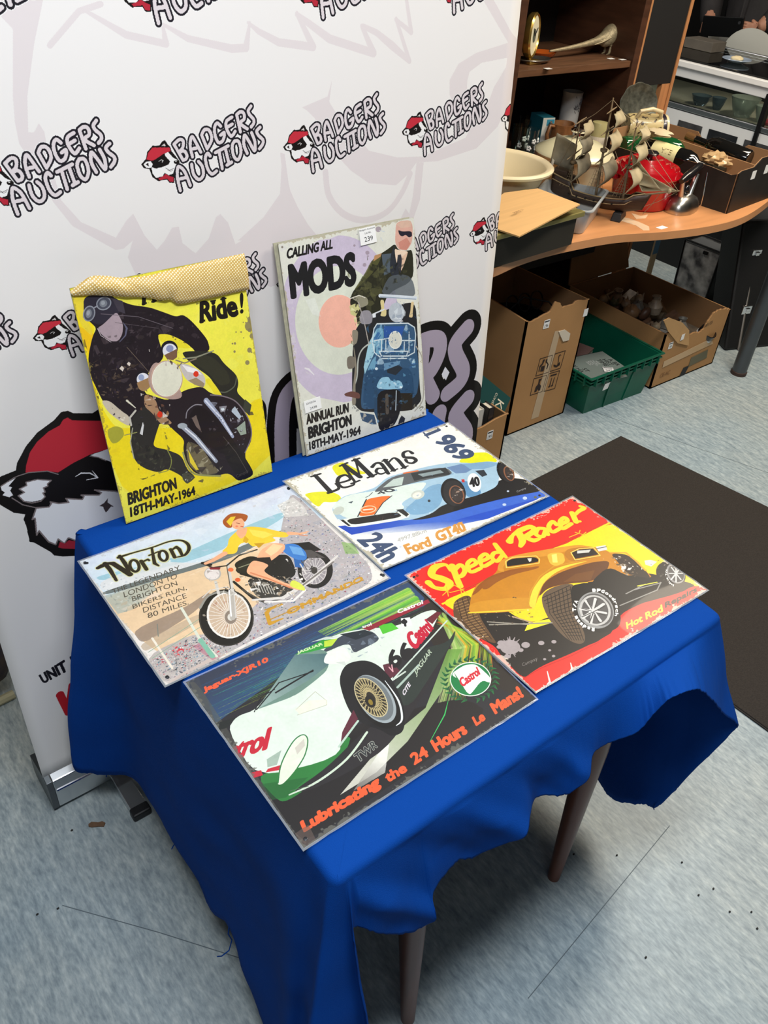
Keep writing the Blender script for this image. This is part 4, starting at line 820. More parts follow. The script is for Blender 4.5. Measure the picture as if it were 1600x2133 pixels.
# car
c.poly([(480,970),(640,860),(800,700),(1000,560),(1110,380),(1210,270),(1200,300),(1030,600),(900,780),(700,900),(560,960)], '262428')
c.poly([(560,350),(620,290),(720,255),(800,242),(960,230),(1060,170),(1120,155),(1140,180),(1090,280),(1000,340),(960,380),(900,560),(760,650),(720,700),(690,815),(330,905),(200,690),(240,630),(330,600),(430,460)], 'dce8dc')
c.poly([(600,360),(700,270),(800,245),(850,255),(880,290),(800,330),(760,350),(740,300)], '3c4450'); c.poly([(700,265),(810,245),(850,262),(770,290)], '1c2830'); c.dabs([(720,300),(870,270),(860,320),(780,340)], 20, ['8898a8','5c6878'], 14, .5)
c.poly([(460,500),(500,350),(560,320),(650,340),(650,420),(580,480),(500,540),(360,590),(330,600)], '6c8c80'); c.grad([(330,600),(500,355),(640,350),(650,400),(560,470),(440,540)], '98b0a8', '4c6c70', (350,590), (640,360)); c.line([(330,600),(430,480),(580,430)], 5, '101418'); c.line([(415,525),(580,425)], 7, '101418'); c.line([(320,610),(350,545),(410,510)], 4, '101418')
c.poly([(500,355),(620,290),(690,285),(660,320),(560,345)], '2c9838'); c.poly([(630,295),(690,283),(665,315),(630,322)], 'c0dc40'); c.text('JAGUAR', [(512,356),(628,316),(622,300),(508,340)], 'c8e0a8', bold=4, PX=60); c.poly([(570,300),(640,275),(700,275),(620,290)], 'c8d4c8')
c.poly([(630,375),(650,345),(710,322),(740,350),(745,375),(715,395),(640,395)], 'e8ece4', sm=True); c.poly([(680,390),(720,385),(730,405)], 'd0d8d0')
c.poly([(870,225),(930,215),(960,240),(890,265)], '50c030'); c.poly([(970,195),(1010,190),(1020,225),(975,235)], 'e8ece8'); c.line([(985,200),(990,228)], 9, '101418'); c.ell((985,210), 14, 10, '101418')
c.grad([(800,240),(1090,110),(1100,125),(830,250)], '8a2430', '981c34', (800,240), (1090,120)); c.text('Castrol', [(958,175),(1070,130),(1066,112),(952,158)], 'f4e8e8', bold=5, PX=70); c.text('trol', [(800,240),(842,225),(838,212),(796,228)], 'f4e8e8', bold=4, PX=60)
c.poly([(1180,300),(1060,330),(940,470),(930,560),(1010,590),(1120,420),(1205,290),(1215,240)], '2a3430'); c.poly([(890,400),(930,390),(970,430),(910,470)], '5a2434'); c.line([(930,470),(1060,330),(1175,205)], 6, 'c8d8cc')
c.line([(955,500),(1050,400)], 9, 'a8bcb0'); c.line([(900,490),(990,430)], 7, 'c8d4c8')
c.poly([(700,480),(720,410),(770,385),(830,385),(890,420),(950,500),(985,600),(980,690),(930,715),(880,690),(800,660),(740,600)], '15161a', sm=True)
c.poly([(1080,200),(1130,165),(1150,170),(1110,220)], '6a2430')
c.poly([(710,700),(760,600),(780,640),(700,770)], '5c2434'); c.line([(695,765),(780,650)], 9, 'b8d0c0')
c.ell((865,565), 82, 135, '0c0d0f', ang=-36); c.ell((858,552), 72, 122, '9aa4a8', ang=-36); c.ell((852,548), 66, 114, '6c7478', ang=-36); c.ell((838,545), 56, 98, '2a2620', ang=-36)
ca, sa = math.cos(math.radians(-36)), math.sin(math.radians(-36))
for k in range(28):
    for s_ in (.5, -.5):
        a = 2*math.pi*k/28; b = a+s_
        P = [(838+r1*56*math.cos(x)*ca-r1*98*math.sin(x)*sa, 545+r1*56*math.cos(x)*sa+r1*98*math.sin(x)*ca) for r1, x in ((.3, a), (.98, b))]; c.line(P, 3, 'b8a878')
c.ell((838,545), 56, 98, 'c8bc94', ang=-36, ring=4); c.ell((835,562), 22, 30, '1a1814', ang=-30); c.ell((836,566), 9, 14, '8a7428', ang=-30); c.line([(900,470),(960,560),(975,640),(950,670)], [2,8,8,3], 'e8f0f0', sm=True)
c.text('66', [(930,425),(1040,360),(1000,290),(900,350)], '18181c', bold=9); c.poly([(985,350),(1020,330),(1040,345),(1010,375)], '18181c')
c.text('Castrol', [(1030,345),(1118,240),(1080,196),(985,270)], 'c01838', bold=9); c.text('JAGUAR', [(1040,455),(1112,350),(1098,325),(1025,425)], 'b8c8b0', bold=3)
c.line([(918,410),(935,430),(930,400)], 5, 'd8a0a8'); c.text('CITE', [(985,540),(1015,490),(1005,472),(975,520)], 'd8d0d8', bold=4, PX=60)
c.text('Castrol', [(265,820),(385,778),(402,672),(130,770)][:0] or [(110,860),(378,778),(402,672),(160,770)], 'c41c34', bold=7)
c.poly([(0,600),(150,640),(245,800),(330,930),(100,1000)], '24242a')if False else None
c.poly([(300,880),(350,868),(358,890),(318,902)], 'c42438'); c.poly([(380,862),(440,845),(430,868),(370,878)], 'c42438'); c.poly([(375,820),(440,780),(420,845),(378,855)], '88a090', .7); c.poly([(150,660),(240,632),(200,680),(165,690)], '1a2020'); c.line([(505,600),(590,520),(640,560),(640,580),(510,625)], 2, 'a8a890')
c.poly([(500,600),(560,560),(640,555),(645,575),(520,622)], 'e8e4d0', .6); c.poly([(430,905),(440,840),(500,740),(545,715),(555,740),(545,800),(500,870),(450,925),(425,930)], 'e4ecd8', sm=True); c.line([(425,925),(440,840),(490,745),(535,712),(557,735),(545,800),(510,860)], 5, '2c7840', sm=True); c.poly([(500,770),(540,730),(545,760),(510,800)], 'd0ccc0')
c.line([(475,978),(600,920),(730,820),(820,700)], [6,10,10,10], 'ccdcc8', sm=True); c.line([(480,960),(560,940)], 3, '4a6a50')
c.text('TWR', [(782,838),(868,765),(850,733),(760,803)], '303438', bold=4, out=7, outc='b8bcb0')
GN = '0f7a40'
c.ell((1280,462), 92, 76, '0c5c34'); 
for k in range(26):
    a = math.radians(100+k*13.2); p = (1278+112*math.cos(a), 465+90*math.sin(a)); q = (1278+132*math.cos(a+.12), 465+104*math.sin(a+.12)); c.line([p, q], [12, 3], '1c6a38'); q = (1278+98*math.cos(a+.12), 465+80*math.sin(a+.12)); c.line([p, q], [10, 3], '145230')
c.ell((1280,462), 92, 76, 'e8ece0'); c.ell((1280,462), 88, 72, GN); c.poly([(1190,440),(1250,400),(1290,395),(1310,400),(1370,455),(1370,480),(1330,465),(1280,530),(1270,525),(1240,500),(1230,465)], 'f0f0e8'); c.poly([(1205,430),(1232,470),(1268,528),(1240,510)], GN)
c.text('Castrol', [(1243,500),(1325,440),(1308,405),(1225,462)], 'd02838', bold=8)
c.text('Jaguar-XJR10', [(98,530),(388,390),(378,362),(88,502)], 'ee5c38', bold=7, PX=90)
OR = 'ee5c30'
def run(words, p0, p1, h0, h1):
    pass
for t, q in (('Lubricating', [(545,1160),(890,952),(865,890),(520,1098)]), ('the', [(912,928),(1003,872),(978,832),(892,885)]), ('24', [(1030,848),(1100,802),(1072,758),(1005,800)]), ('Hours', [(1128,790),(1272,700),(1240,652),(1098,738)]), ('Le', [(1305,672),(1350,640),(1328,602),(1284,632)]), ('Mans!', [(1390,620),(1520,540),(1490,490),(1362,572)])):
    c.text(t, q, OR, bold=12)
c.line([(1100,740),(1165,620),(1180,560)], [2,5,2], '38c060')
c.poly([(500,1150),(560,1110),(600,1190),(540,1215)], '6a5850', .6)
c.wear(.05, .8, '686860'); M_JAG = print_mat('green_race_car_sign_print', c, .42, coat=.12, gain=.84)
# --- yellow motorcyclist poster
UPV = Vector((0, .10, .3873))
def leancorners(bl, br, lean):
    a, b = PZ(*bl, .7), PZ(*br, .7); u = Vector((0, lean, (.16-lean*lean)**.5)); return a, b, b+u, a+u
def topx(P):      # world -> photo px
    d = P-CO; z = d.dot(CF); return (800+F*d.dot(CR)/z, 1066.5-F*d.dot(CU)/z)
RB = leancorners((263, 1094), (567, 985), .09); MBq = leancorners((638, 953), (887, 868), .10)
c = sign_canvas([topx(RB[3]), topx(RB[2]), topx(RB[1]), topx(RB[0])], .3, .4, 'f2ea50', .3, (120, 520), 3600)
c.poly([(60,300),(250,320),(250,610),(270,640),(215,760),(300,1100),(400,1250),(500,1250),(900,1250),(1200,1200),(1440,990),(1530,1500),(470,1930)], 'f4dc1c')
c.poly([(140,540),(250,600),(215,740)], 'f4c418'); c.dabs([(300,1150),(1460,1050),(1490,1500),(480,1900)], 90, ['f0d018','ecd448','f8e430','e8cc30'], 40, .35); c.dabs([(800,350),(1320,280),(1400,900),(1000,800)], 60, ['eef070','f4f080','e8e848'], 40, .3)
c.poly([(95,320),(190,330),(180,480),(240,560),(240,620),(160,540)], 'e8d040', .8)
BK_, BR2 = '221a20', '3c3034'
c.poly([(190,330),(340,325),(460,380),(520,400),(640,415),(740,450),(820,480),(870,465),(920,500),(985,570),(1040,640),(1055,700),(1040,720),(960,730),(930,690),(850,650),(790,625),(690,600),(720,700),(740,760),(650,860),(560,900),(600,1000),(700,1100),(760,1200),(620,1260),(520,1240),(470,1220),(340,1110),(290,1020),(225,880),(210,760),(240,620),(270,560),(230,520),(180,480)], BK_)
c.dabs([(300,460),(700,440),(1000,620),(900,680),(700,600),(700,760),(560,880),(240,850),(250,640)], 160, ['2e262c','443a3e','504448','1a1418','5c5054','3a3230'], 26, .5)
c.dabs([(225,780),(560,760),(560,1000),(500,1100),(300,1020)], 220, ['4a3c30','2a2228','6a5848','1c161c','3a3040','7c6a58'], 13, .65)
c.poly([(180,330),(380,325),(420,400),(440,450),(300,540),(240,520),(180,470)], '2e2a36'); c.poly([(330,340),(450,370),(470,460),(420,440),(380,360)], '403a44')
for (x, y, rx, ry, a) in ((320,388,50,42,-25),(218,458,38,52,15)):
    c.ell((x,y), rx, ry, '4a4c58', ang=a); c.ell((x,y), rx, ry, '8c8f98', ang=a, ring=8); c.ell((x-3,y), rx*.55, ry*.6, '787c84', ang=a); c.ell((x-6,y-4), rx*.3, ry*.35, '9a9ea4', ang=a)
c.line([(250,420),(275,405)], 9, '8c8f98'); c.poly([(272,560),(320,530),(400,450),(420,460),(455,530),(450,600),(420,650),(370,650),(310,610)], 'a8969e', sm=False); c.line([(455,520),(480,560),(470,610),(430,655)], [4,14,10,4], '5a5a70'); c.line([(275,560),(300,610),(370,655)], 4, 'c8bcc0')
c.poly([(690,600),(770,600),(860,640),(930,690),(900,700),(800,690),(760,650),(720,660)], 'ecdc30'); c.line([(480,690),(640,870)], 4, '6a5c50'); c.line([(300,460),(560,480),(800,560)], 4, '6a6068'); c.line([(400,520),(700,560)], 3, '584e54')
c.dabs([(630,680),(650,710),(630,715)], 3, ['e0d8d0'], 8)
for x, y, r in ((445,838,17),(493,806,14)): c.poly([(x-r,y),(x,y-r*1.1),(x+r,y-3),(x+r*.4,y+r*1.2)], 'd8ccc0')
# arm right side, lower arm
c.poly([(860,720),(1040,715),(1110,740),(1150,800),(1240,880),(1255,940),(1240,1000),(1300,1060),(1345,1090),(1330,1165),(1240,1080),(1120,1040),(1100,980),(1060,900),(960,830),(880,760)], '2a2a24'); c.poly([(880,760),(1000,740),(1080,760),(1180,860),(1200,940),(1120,960),(1040,860)], '343428'); c.line([(870,770),(960,760),(1080,715)], [8,10,8], '8c8c78'); c.line([(1240,900),(1225,960),(1170,1000),(1130,1000)], 8, '5c6050', sm=True); c.poly([(1300,1050),(1345,1090),(1330,1165),(1285,1120)], '3c4034')
c.poly([(1020,920),(1050,900),(1100,960),(1150,1040),(1090,1020),(1060,970)], 'ecdc30')
# left leg / arm low
c.poly([(500,1240),(520,1170),(620,1080),(700,1120),(720,1180),(680,1300),(660,1380),(760,1400),(860,1440),(900,1540),(960,1590),(900,1640),(860,1580),(760,1530),(700,1560),(600,1530),(530,1470),(510,1350)], '2c2a28'); c.dabs([(520,1300),(660,1390),(780,1480),(700,1560),(560,1500)], 60, ['3c3c30','4a4a3c','1c1c1c','34302c'], 28, .6); c.line([(520,1250),(505,1350),(530,1460)], 7, 'a8a890'); c.line([(760,1400),(790,1470),(770,1540),(700,1560)], 6, '8c9048', sm=True)
c.poly([(300,1060),(360,1060),(440,1130),(500,1170),(500,1240),(440,1210),(350,1140)], 'c8bca8'); c.dabs([(300,1060),(440,1130),(500,1230),(350,1140)], 16, ['4a3c4c','e8e0d0','2a2230'], 14, .8); c.line([(480,1060),(540,1110)], [14,6], 'd8d4c0'); c.poly([(590,1210),(600,1220),(590,1300),(570,1290)], 'd8d8d8'); c.line([(540,1130),(500,1180),(510,1230)], 14, 'c0bcb0'); c.dabs([(540,1160),(600,1180),(600,1230),(540,1230)], 6, ['3a3450','101018'], 12)
c.poly([(345,1260),(400,1235),(450,1250),(465,1300),(420,1350),(380,1360),(350,1310)], 'a8a438'); c.line([(465,1300),(550,1280)], 6, '98985c')
c.poly([(860,1570),(900,1555),(960,1590),(930,1610),(900,1640),(870,1610)], '4a4a3a'); c.dabs([(860,1570),(950,1580),(900,1630)], 12, ['e8e8e0','303028','a8a898'], 9)
# machine
c.poly([(560,1000),(640,1020),(760,1060),(820,1020),(900,980),(1000,960),(1060,1010),(1180,1040),(1260,1080),(1340,1220),(1350,1330),(1290,1440),(1355,1560),(1260,1625),(1190,1560),(1100,1580),(960,1570),(900,1500),(870,1400),(880,1330),(800,1260),(720,1180),(640,1100)], '241c22'); c.dabs([(1000,1060),(1250,1090),(1340,1230),(1320,1340),(1180,1300)], 60, ['4a4450','8c90a0','2a2430','b8b8c0','38303c'], 20, .7)
c.poly([(890,1330),(1000,1380),(1060,1480),(1130,1560),(1000,1580),(900,1500)], '70664c'); c.dabs([(890,1330),(1000,1380),(1130,1560),(980,1580)], 50, ['a09878','c8c0a8','4a4438','302828'], 22, .7); c.poly([(905,1400),(980,1540),(960,1540),(920,1490)], 'e8d038')
c.line([(870,1420),(900,1510),(960,1570),(1130,1580)], 12, '98985c', sm=True)
c.poly([(900,1180),(960,1090),(1040,1120),(1160,1240),(1260,1400),(1150,1440),(1000,1340),(920,1260)], '1a1418'); c.line([(890,1180),(900,1130),(950,1090),(1000,1090)], 7, '8c8890', sm=True); c.poly([(930,1180),(960,1160),(1000,1280),(960,1240)], '74645c')
c.line([(870,1240),(960,1320),(1100,1480)], [34,34,24], '9aa0b0'); c.line([(865,1235),(960,1315),(1090,1470)], 9, 'e8ecf4'); c.ell((865,1235), 34, 20, 'a8b0b8'); c.line([(1030,1060),(1130,1180),(1215,1310)], [36,30,20], 'a0a8c0'); c.line([(1025,1060),(1130,1175),(1205,1295)], 10, 'dce0f0')
c.line([(1060,1020),(1150,1030),(1240,1070),(1320,1180),(1345,1300),(1300,1420)], 8, '7c7078', sm=True); c.poly([(1200,1130),(1230,1100),(1275,1170),(1260,1190)], 'b8c4d0'); c.poly([(1240,1250),(1300,1200),(1310,1290),(1270,1300)], '9aa898'); c.ell((1145,1120), 12, 10, 'd8e0e8')
c.poly([(1160,1320),(1220,1330),(1355,1540),(1355,1580),(1265,1620),(1150,1440)], '1c1818'); c.line([(1150,1310),(1240,1420),(1320,1560)], 4, '4c4440'); c.text('Campay', [(1245,1600),(1330,1560),(1320,1535),(1235,1575)], '4a4440', PX=60)
c.poly([(540,900),(560,860),(630,880),(650,960),(600,1000),(560,980)], 'a0805c'); c.ell((590,905), 50, 52, '1c1a22'); c.ell((592,912), 44, 44, 'e0e0e8'); c.poly([(552,935),(632,900),(640,960),(600,980),(560,970)], 'a07c54'); c.ell((580,900), 20, 22, '98a4c4')
c.ell((775,700), 58, 56, '1c1a22'); c.ell((778,715), 50, 50, 'e4e4ec'); c.poly([(740,745),(830,700),(828,760),(800,780),(760,775)], '7c5c44'); c.ell((778,700), 26, 24, '9098bc', ang=-30)
c.poly([(630,880),(700,800),(860,1010),(780,1050),(660,1000)], 'b0948c', sm=True); c.ell((755,910), 112, 128, 'c4a494'); c.ell((757,910), 100, 118, 'e2e0cc', ang=8); c.ell((757,910), 102, 120, 'f0ece0', ang=8, ring=4)
c.poly([(850,810),(900,810),(980,850),(1020,900),(1015,960),(960,950),(900,920),(860,860)], 'c8c0bc', sm=True); c.poly([(860,810),(960,840),(1000,880),(900,860)], 'f0ecec'); c.poly([(905,920),(960,900),(1018,940),(1010,970),(950,950)], '9c8a6c'); c.poly([(940,870),(955,852),(975,860),(978,885),(962,897),(942,888)], 'd83820')
c.poly([(600,1010),(680,1050),(700,1130),(760,1180),(800,1220),(720,1230),(660,1150),(600,1100)], 'a88464'); c.dabs([(560,1000),(700,1040),(770,1140),(800,1230),(700,1220),(600,1080)], 50, ['d8c8b8','704c3c','e8e0d8','a07850','3a2a2a'], 18, .8); c.poly([(690,1150),(705,1130),(725,1140),(728,1165),(712,1180),(692,1170)], 'd83820'); c.dabs([(750,770),(860,760),(830,860),(780,800)], 10, ['a89080','50403c','c8bcb0'], 14)
c.lines([[(820,780),(880,800),(960,770)],[(830,830),(860,800)]], 8, '887868')
c.dabs([(250,780),(560,760),(700,600),(960,690),(1040,650),(900,500),(640,430),(300,640)], 240, ['342c32','1c161a','4c4246','2c262e','5a5052','3a3438'], 9, .5)
c.dabs([(560,1500),(760,1400),(940,1560),(800,1540),(600,1540)], 60, ['4c4c3c','1e1e1a','60604c'], 9, .6); c.dabs([(900,1180),(1100,1160),(1260,1400),(1150,1430),(950,1300)], 90, ['3a3238','14101a','5c545c','2a2028','74686c'], 10, .55); c.dabs([(1030,1070),(1240,1090),(1340,1260),(1290,1420),(1180,1250)], 110, ['7c8494','2c2834','c8ccd4','4a4650','1a161e'], 8, .7)
# splats and words
for x, y, r in ((1330,545,32),(1348,612,17),(1330,572,12),(1340,500,24),(1330,710,16),(1315,796,15),(1226,720,8),(1212,665,6),(1229,664,8),(1237,585,5),(1272,585,6),(1287,518,4),(1305,520,5),(1345,725,5),(1290,625,4)): c.ell((x,y), r, r*1.1, '84785c', al=.85)
c.lines([[(1330,460),(1340,600)],[(1310,480),(1350,540)]], [4,14,4], '84785c')
c.text('Ride', [(985,530),(1262,475),(1230,325),(985,375)], '1c1814', bold=9, slab=.07); c.text('!', [(1265,460),(1290,455),(1290,310),(1262,315)], '1c1814', bold=6)
c.text('It is a', [(585,405),(760,385),(815,250),(585,280)], '1c1814', bold=9, slab=.07) if False else c.text('Hot', [(585,405),(810,350),(815,235),(585,280)], '1c1814', bold=9, slab=.07)
c.text('BRIGHTON', [(490,1788),(832,1670),(820,1590),(483,1700)], '201c10', bold=8); c.text('18TH-MAY-1964', [(505,1870),(960,1712),(952,1650),(500,1800)], '201c10', bold=8)
c.wear(.05, .6, 'a09040'); M_RIDE = print_mat('motorcyclist_poster_print', c, .42, coat=.12)
# --- pale scooter poster
c = sign_canvas([topx(MBq[3]), topx(MBq[2]), topx(MBq[1]), topx(MBq[0])], .3, .4, 'dcdcd0', .24845, (560, 440), 3600)
LV, OW = 'c8bcd0', 'd8dccc'
def ringc(cx, cy, rx, ry, col): c.ell((cx, cy), rx, ry, col, n=60)
ringc(580,920,500,700, LV); c.poly([(80,300),(500,250),(760,150),(700,60),(80,100)], 'dcdcd0', .9); c.poly([(250,1540),(640,1620),(900,1600),(900,1900),(280,1900)], 'dcdcd0')
c.dabs([(90,300),(160,280),(260,1600),(220,1500)], 20, ['d0c8d4','d8d4d4'], 40, .5)
ringc(580,930,365,455, OW); ringc(585,938,174,220, 'f0b4a0'); c.poly([(300,760),(380,740),(430,900),(360,880)], 'e8ece8', .4)
for x, y, r in ((820,366,17),(797,468,16),(711,306,10),(733,212,5),(825,395,8),(910,170,24),(760,180,6)): c.ell((x,y), r, r, '9c8c98', al=.8)
c.line([(300,1330),(330,1340),(375,1385)], [12,16,6], 'e4e0e4'); c.lines([[(920,180),(960,190)],[(930,240),(950,270)]], 5, 'c8d0d8')
JK = '2c2c20'
c.poly([(1060,120),(1100,100),(1180,95),(1200,150),(1195,280),(1150,350),(1080,340),(1050,280),(1055,170)], 'd8a898', sm=False); c.poly([(1060,130),(1110,105),(1180,100),(1185,150),(1100,160)], 'd8b4a0'); c.poly([(1075,175),(1110,190),(1190,185),(1195,230),(1165,240),(1140,215),(1110,232),(1085,215)], '282430'); c.poly([(1080,280),(1150,240),(1180,290),(1150,345),(1090,335)], 'c88878')
c.poly([(1050,290),(1000,330),(940,370),(880,400),(820,520),(760,620),(690,700),(670,800),(730,900),(740,1000),(800,960),(860,900),(940,840),(1000,700),(1210,600),(1200,340),(1150,350),(1080,345)], JK); c.poly([(1045,330),(1080,345),(1150,350),(1160,370),(1100,540),(1060,440)], 'e8d0b8'); c.poly([(1075,385),(1100,380),(1110,420),(1100,540),(1065,470)], '34343c'); c.poly([(1110,400),(1160,360),(1140,420),(1105,520)], 'e0bca0'); c.poly([(940,380),(1040,370),(1030,520),(960,560)], '5a6878', .8); c.poly([(1050,290),(1045,340),(1060,440),(1095,560),(1010,560),(1010,400)], '2c3038')
c.poly([(860,420),(950,380),(880,520),(760,640),(700,690),(800,540)], '5c5c34', .8); c.poly([(880,390),(940,370),(930,400),(870,440)], 'b88c60'); c.dabs([(860,420),(1000,420),(960,700),(850,880),(720,860),(690,720)], 60, ['3c3c28','1c1c18','4c4c34','24241c','60603c'], 34, .55)
c.poly([(670,810),(720,790),(760,830),(720,900),(680,880)], 'c8c488'); c.dabs([(665,820),(760,790),(800,1100),(760,1100),(700,900)], 40, ['d0cc90','8c8460','3c3828','e4e0b0'], 22, .8)
# screen and scooter
c.poly([(700,1000),(860,880),(960,850),(1220,760),(1240,1000),(1260,1500),(1280,1600),(1200,1680),(1120,1690),(880,1700),(760,1690),(690,1600)], '28282a')
c.poly([(930,720),(970,620),(1010,560),(1100,545),(1170,560),(1210,620),(1225,745)], '586068', .8, sm=False); c.line([(925,725),(1225,745)], 26, 'd4dce4'); c.line([(930,735),(1225,755)], 8, '9aa8b8')
c.poly([(925,760),(960,758),(960,840),(980,840),(978,900),(925,895),(940,860)], 'd8c890'); c.poly([(1185,775),(1212,775),(1200,850),(1200,910),(1165,905),(1180,860)], 'd8c090')
c.line([(865,880),(960,840)], 10, 'd8dce0'); c.poly([(860,880),(890,875),(890,905),(865,910)], 'e0e4e8'); c.poly([(680,740),(760,718),(820,740),(830,800),(760,830),(740,780)], 'a8a48c', .8); c.line([(680,748),(750,722),(800,740)], 7, 'dcd8c8'); c.line([(745,780),(790,930),(830,1120)], 8, 'b0a8a0'); c.poly([(770,850),(840,845),(865,900),(855,960),(770,965),(750,920)], '9c98a0', .9)
c.poly([(990,950),(1140,945),(1220,990),(1230,1100),(1260,1400),(1230,1600),(780,1690),(765,1600),(800,1300),(850,1100),(880,960)], '385878'); c.poly([(830,1120),(900,1000),(880,1200),(800,1380),(790,1320)], '9cc8d8'); c.poly([(880,1000),(960,990),(950,1200),(870,1240),(810,1370),(900,1340)], '7ab0cc', .8); c.poly([(800,1400),(820,1340),(1000,1340),(1200,1320),(1220,1620),(780,1690)], '2c4c6c'); c.dabs([(880,960),(1210,970),(1240,1300),(860,1300)], 60, ['4880b0','2c5c98','b0c8d8','345c80','88b4cc'], 26, .7)
c.poly([(960,980),(1130,980),(1110,1060),(960,1080)], '3058a0')
c.ell((1064,865), 66, 82, 'b8c0c8'); c.dabs([(1010,800),(1120,800),(1125,920),(1010,920)], 14, ['d8e0e4','94a0b0','e8ecf0'], 20, .7); c.ell((1054,1095), 54, 72, 'd8d8cc'); c.ell((1054,1095), 54, 72, 'eceee8', ring=6)
CHR = 'd0dce0'
c.lines([[(900,960),(1160,955),(1215,990),(1225,1050),(1215,1200),(1160,1230)],[(900,960),(875,1000),(860,1100),(880,1200),(930,1240)],[(880,1100),(1000,1080)],[(1110,1100),(1220,1100)],[(920,1190),(1160,1190),(1150,1230),(940,1230),(920,1190)],[(940,1090),(940,1190)],[(975,1100),(975,1190)],[(1130,1110),(1130,1190)],[(1170,1030),(1170,1200)],[(940,1250),(1150,1250)]], 9, CHR)
c.line([(845,1120),(780,1170),(745,1250),(735,1400),(715,1480),(700,1640)], 12, 'b8bcb4', sm=True); c.line([(1230,1150),(1280,1250),(1290,1450),(1285,1600),(1220,1690)], 9, 'a8a498', sm=True)
c.poly([(680,1010),(745,1010),(735,1120),(700,1140),(720,1300),(700,1500),(690,1640),(730,1640),(720,1480),(735,1300)], '8c8474'); c.poly([(650,1240),(680,1225),(720,1240),(715,1330),(660,1340),(648,1300)], '7c7468'); c.poly([(625,1545),(690,1520),(760,1540),(760,1590),(680,1570),(640,1565)], '6c4840')
c.poly([(975,1310),(1060,1290),(1120,1330),(1060,1390),(990,1370)], '2a3038'); c.poly([(960,1290),(1100,1270),(1090,1300),(990,1340),(960,1350)], '6890b0'); c.poly([(890,1500),(930,1410),(1000,1400),(1020,1440),(1100,1430),(1130,1500),(1000,1510)], '90c0d8'); c.dabs([(890,1500),(930,1410),(1100,1430),(1130,1500)], 14, ['e8f4f8','5c90b0','c8e0ec'], 16, .8); c.poly([(880,1510),(900,1510),(960,1690),(940,1850),(880,1700)], '2c4864')
c.poly([(905,1520),(1100,1500),(1110,1640),(1080,1750),(1020,1850),(920,1860),(905,1700)], '1c1a1c'); c.line([(985,1560),(990,1700)], 30, '544c44'); c.line([(1065,1520),(1060,1680)], 9, 'a8b4bc'); c.dabs([(930,1600),(1080,1580),(1040,1840),(930,1850)], 40, ['3c3834','141214','544e48','5c7088'], 14, .7)
c.poly([(1100,1540),(1200,1540),(1200,1680),(1110,1690)], '2a241c'); c.poly([(1090,1760),(1110,1725),(1140,1750),(1130,1790),(1080,1800)], '2c2c30'); c.poly([(760,1700),(880,1720),(900,1800),(860,1800),(780,1770)], '38506c'); c.dabs([(700,1640),(780,1700),(900,1760),(880,1810),(760,1760)], 30, ['6c94b4','c8bca8','344458','8c8c88'], 16, .8); c.dabs([(1200,1640),(1270,1610),(1280,1660),(1200,1700)], 12, ['b0a890','3c3830','7c7868'], 12)
c.ell((897,1335), 12, 12, 'd8e4ec'); c.dabs([(820,1130),(960,1000),(1200,1000),(1230,1300),(820,1350)], 170, ['5c94c0','2c5080','a8d0e0','345c84','d0e4ec','24446c'], 9, .6); c.dabs([(780,1400),(1220,1360),(1220,1620),(790,1680)], 120, ['24405c','3c6488','1c3048','4c7898'], 12, .5); c.dabs([(860,430),(1190,380),(1190,560),(960,700),(720,880),(700,720)], 150, ['20201a','484830','34342a','5c5c40','141410'], 12, .45)
c.text('CALLING ALL', [(142,420),(530,332),(530,250),(142,330)], '1e1c1c', bold=8, shear=.1); c.text('MODS', [(178,760),(735,640),(722,350),(148,460)], '1e1e20', bold=10)
c.text('ANNUAL RUN', [(312,1805),(668,1700),(668,1618),(305,1718)], '201e1c', bold=8); c.text('BRIGHTON', [(330,1925),(695,1805),(690,1712),(322,1822)], '201e1c', bold=10); c.text('18TH-MAY-1964', [(338,2018),(770,1882),(768,1808),(332,1945)], '201e1c', bold=8)
for x, y in ((105,318),(1290,1705)): c.ell((x,y), 9, 10, '8c8478')
c.wear(.05, .9, 'b8b098'); M_MODS = print_mat('scooter_poster_print', c, .42, coat=.12)

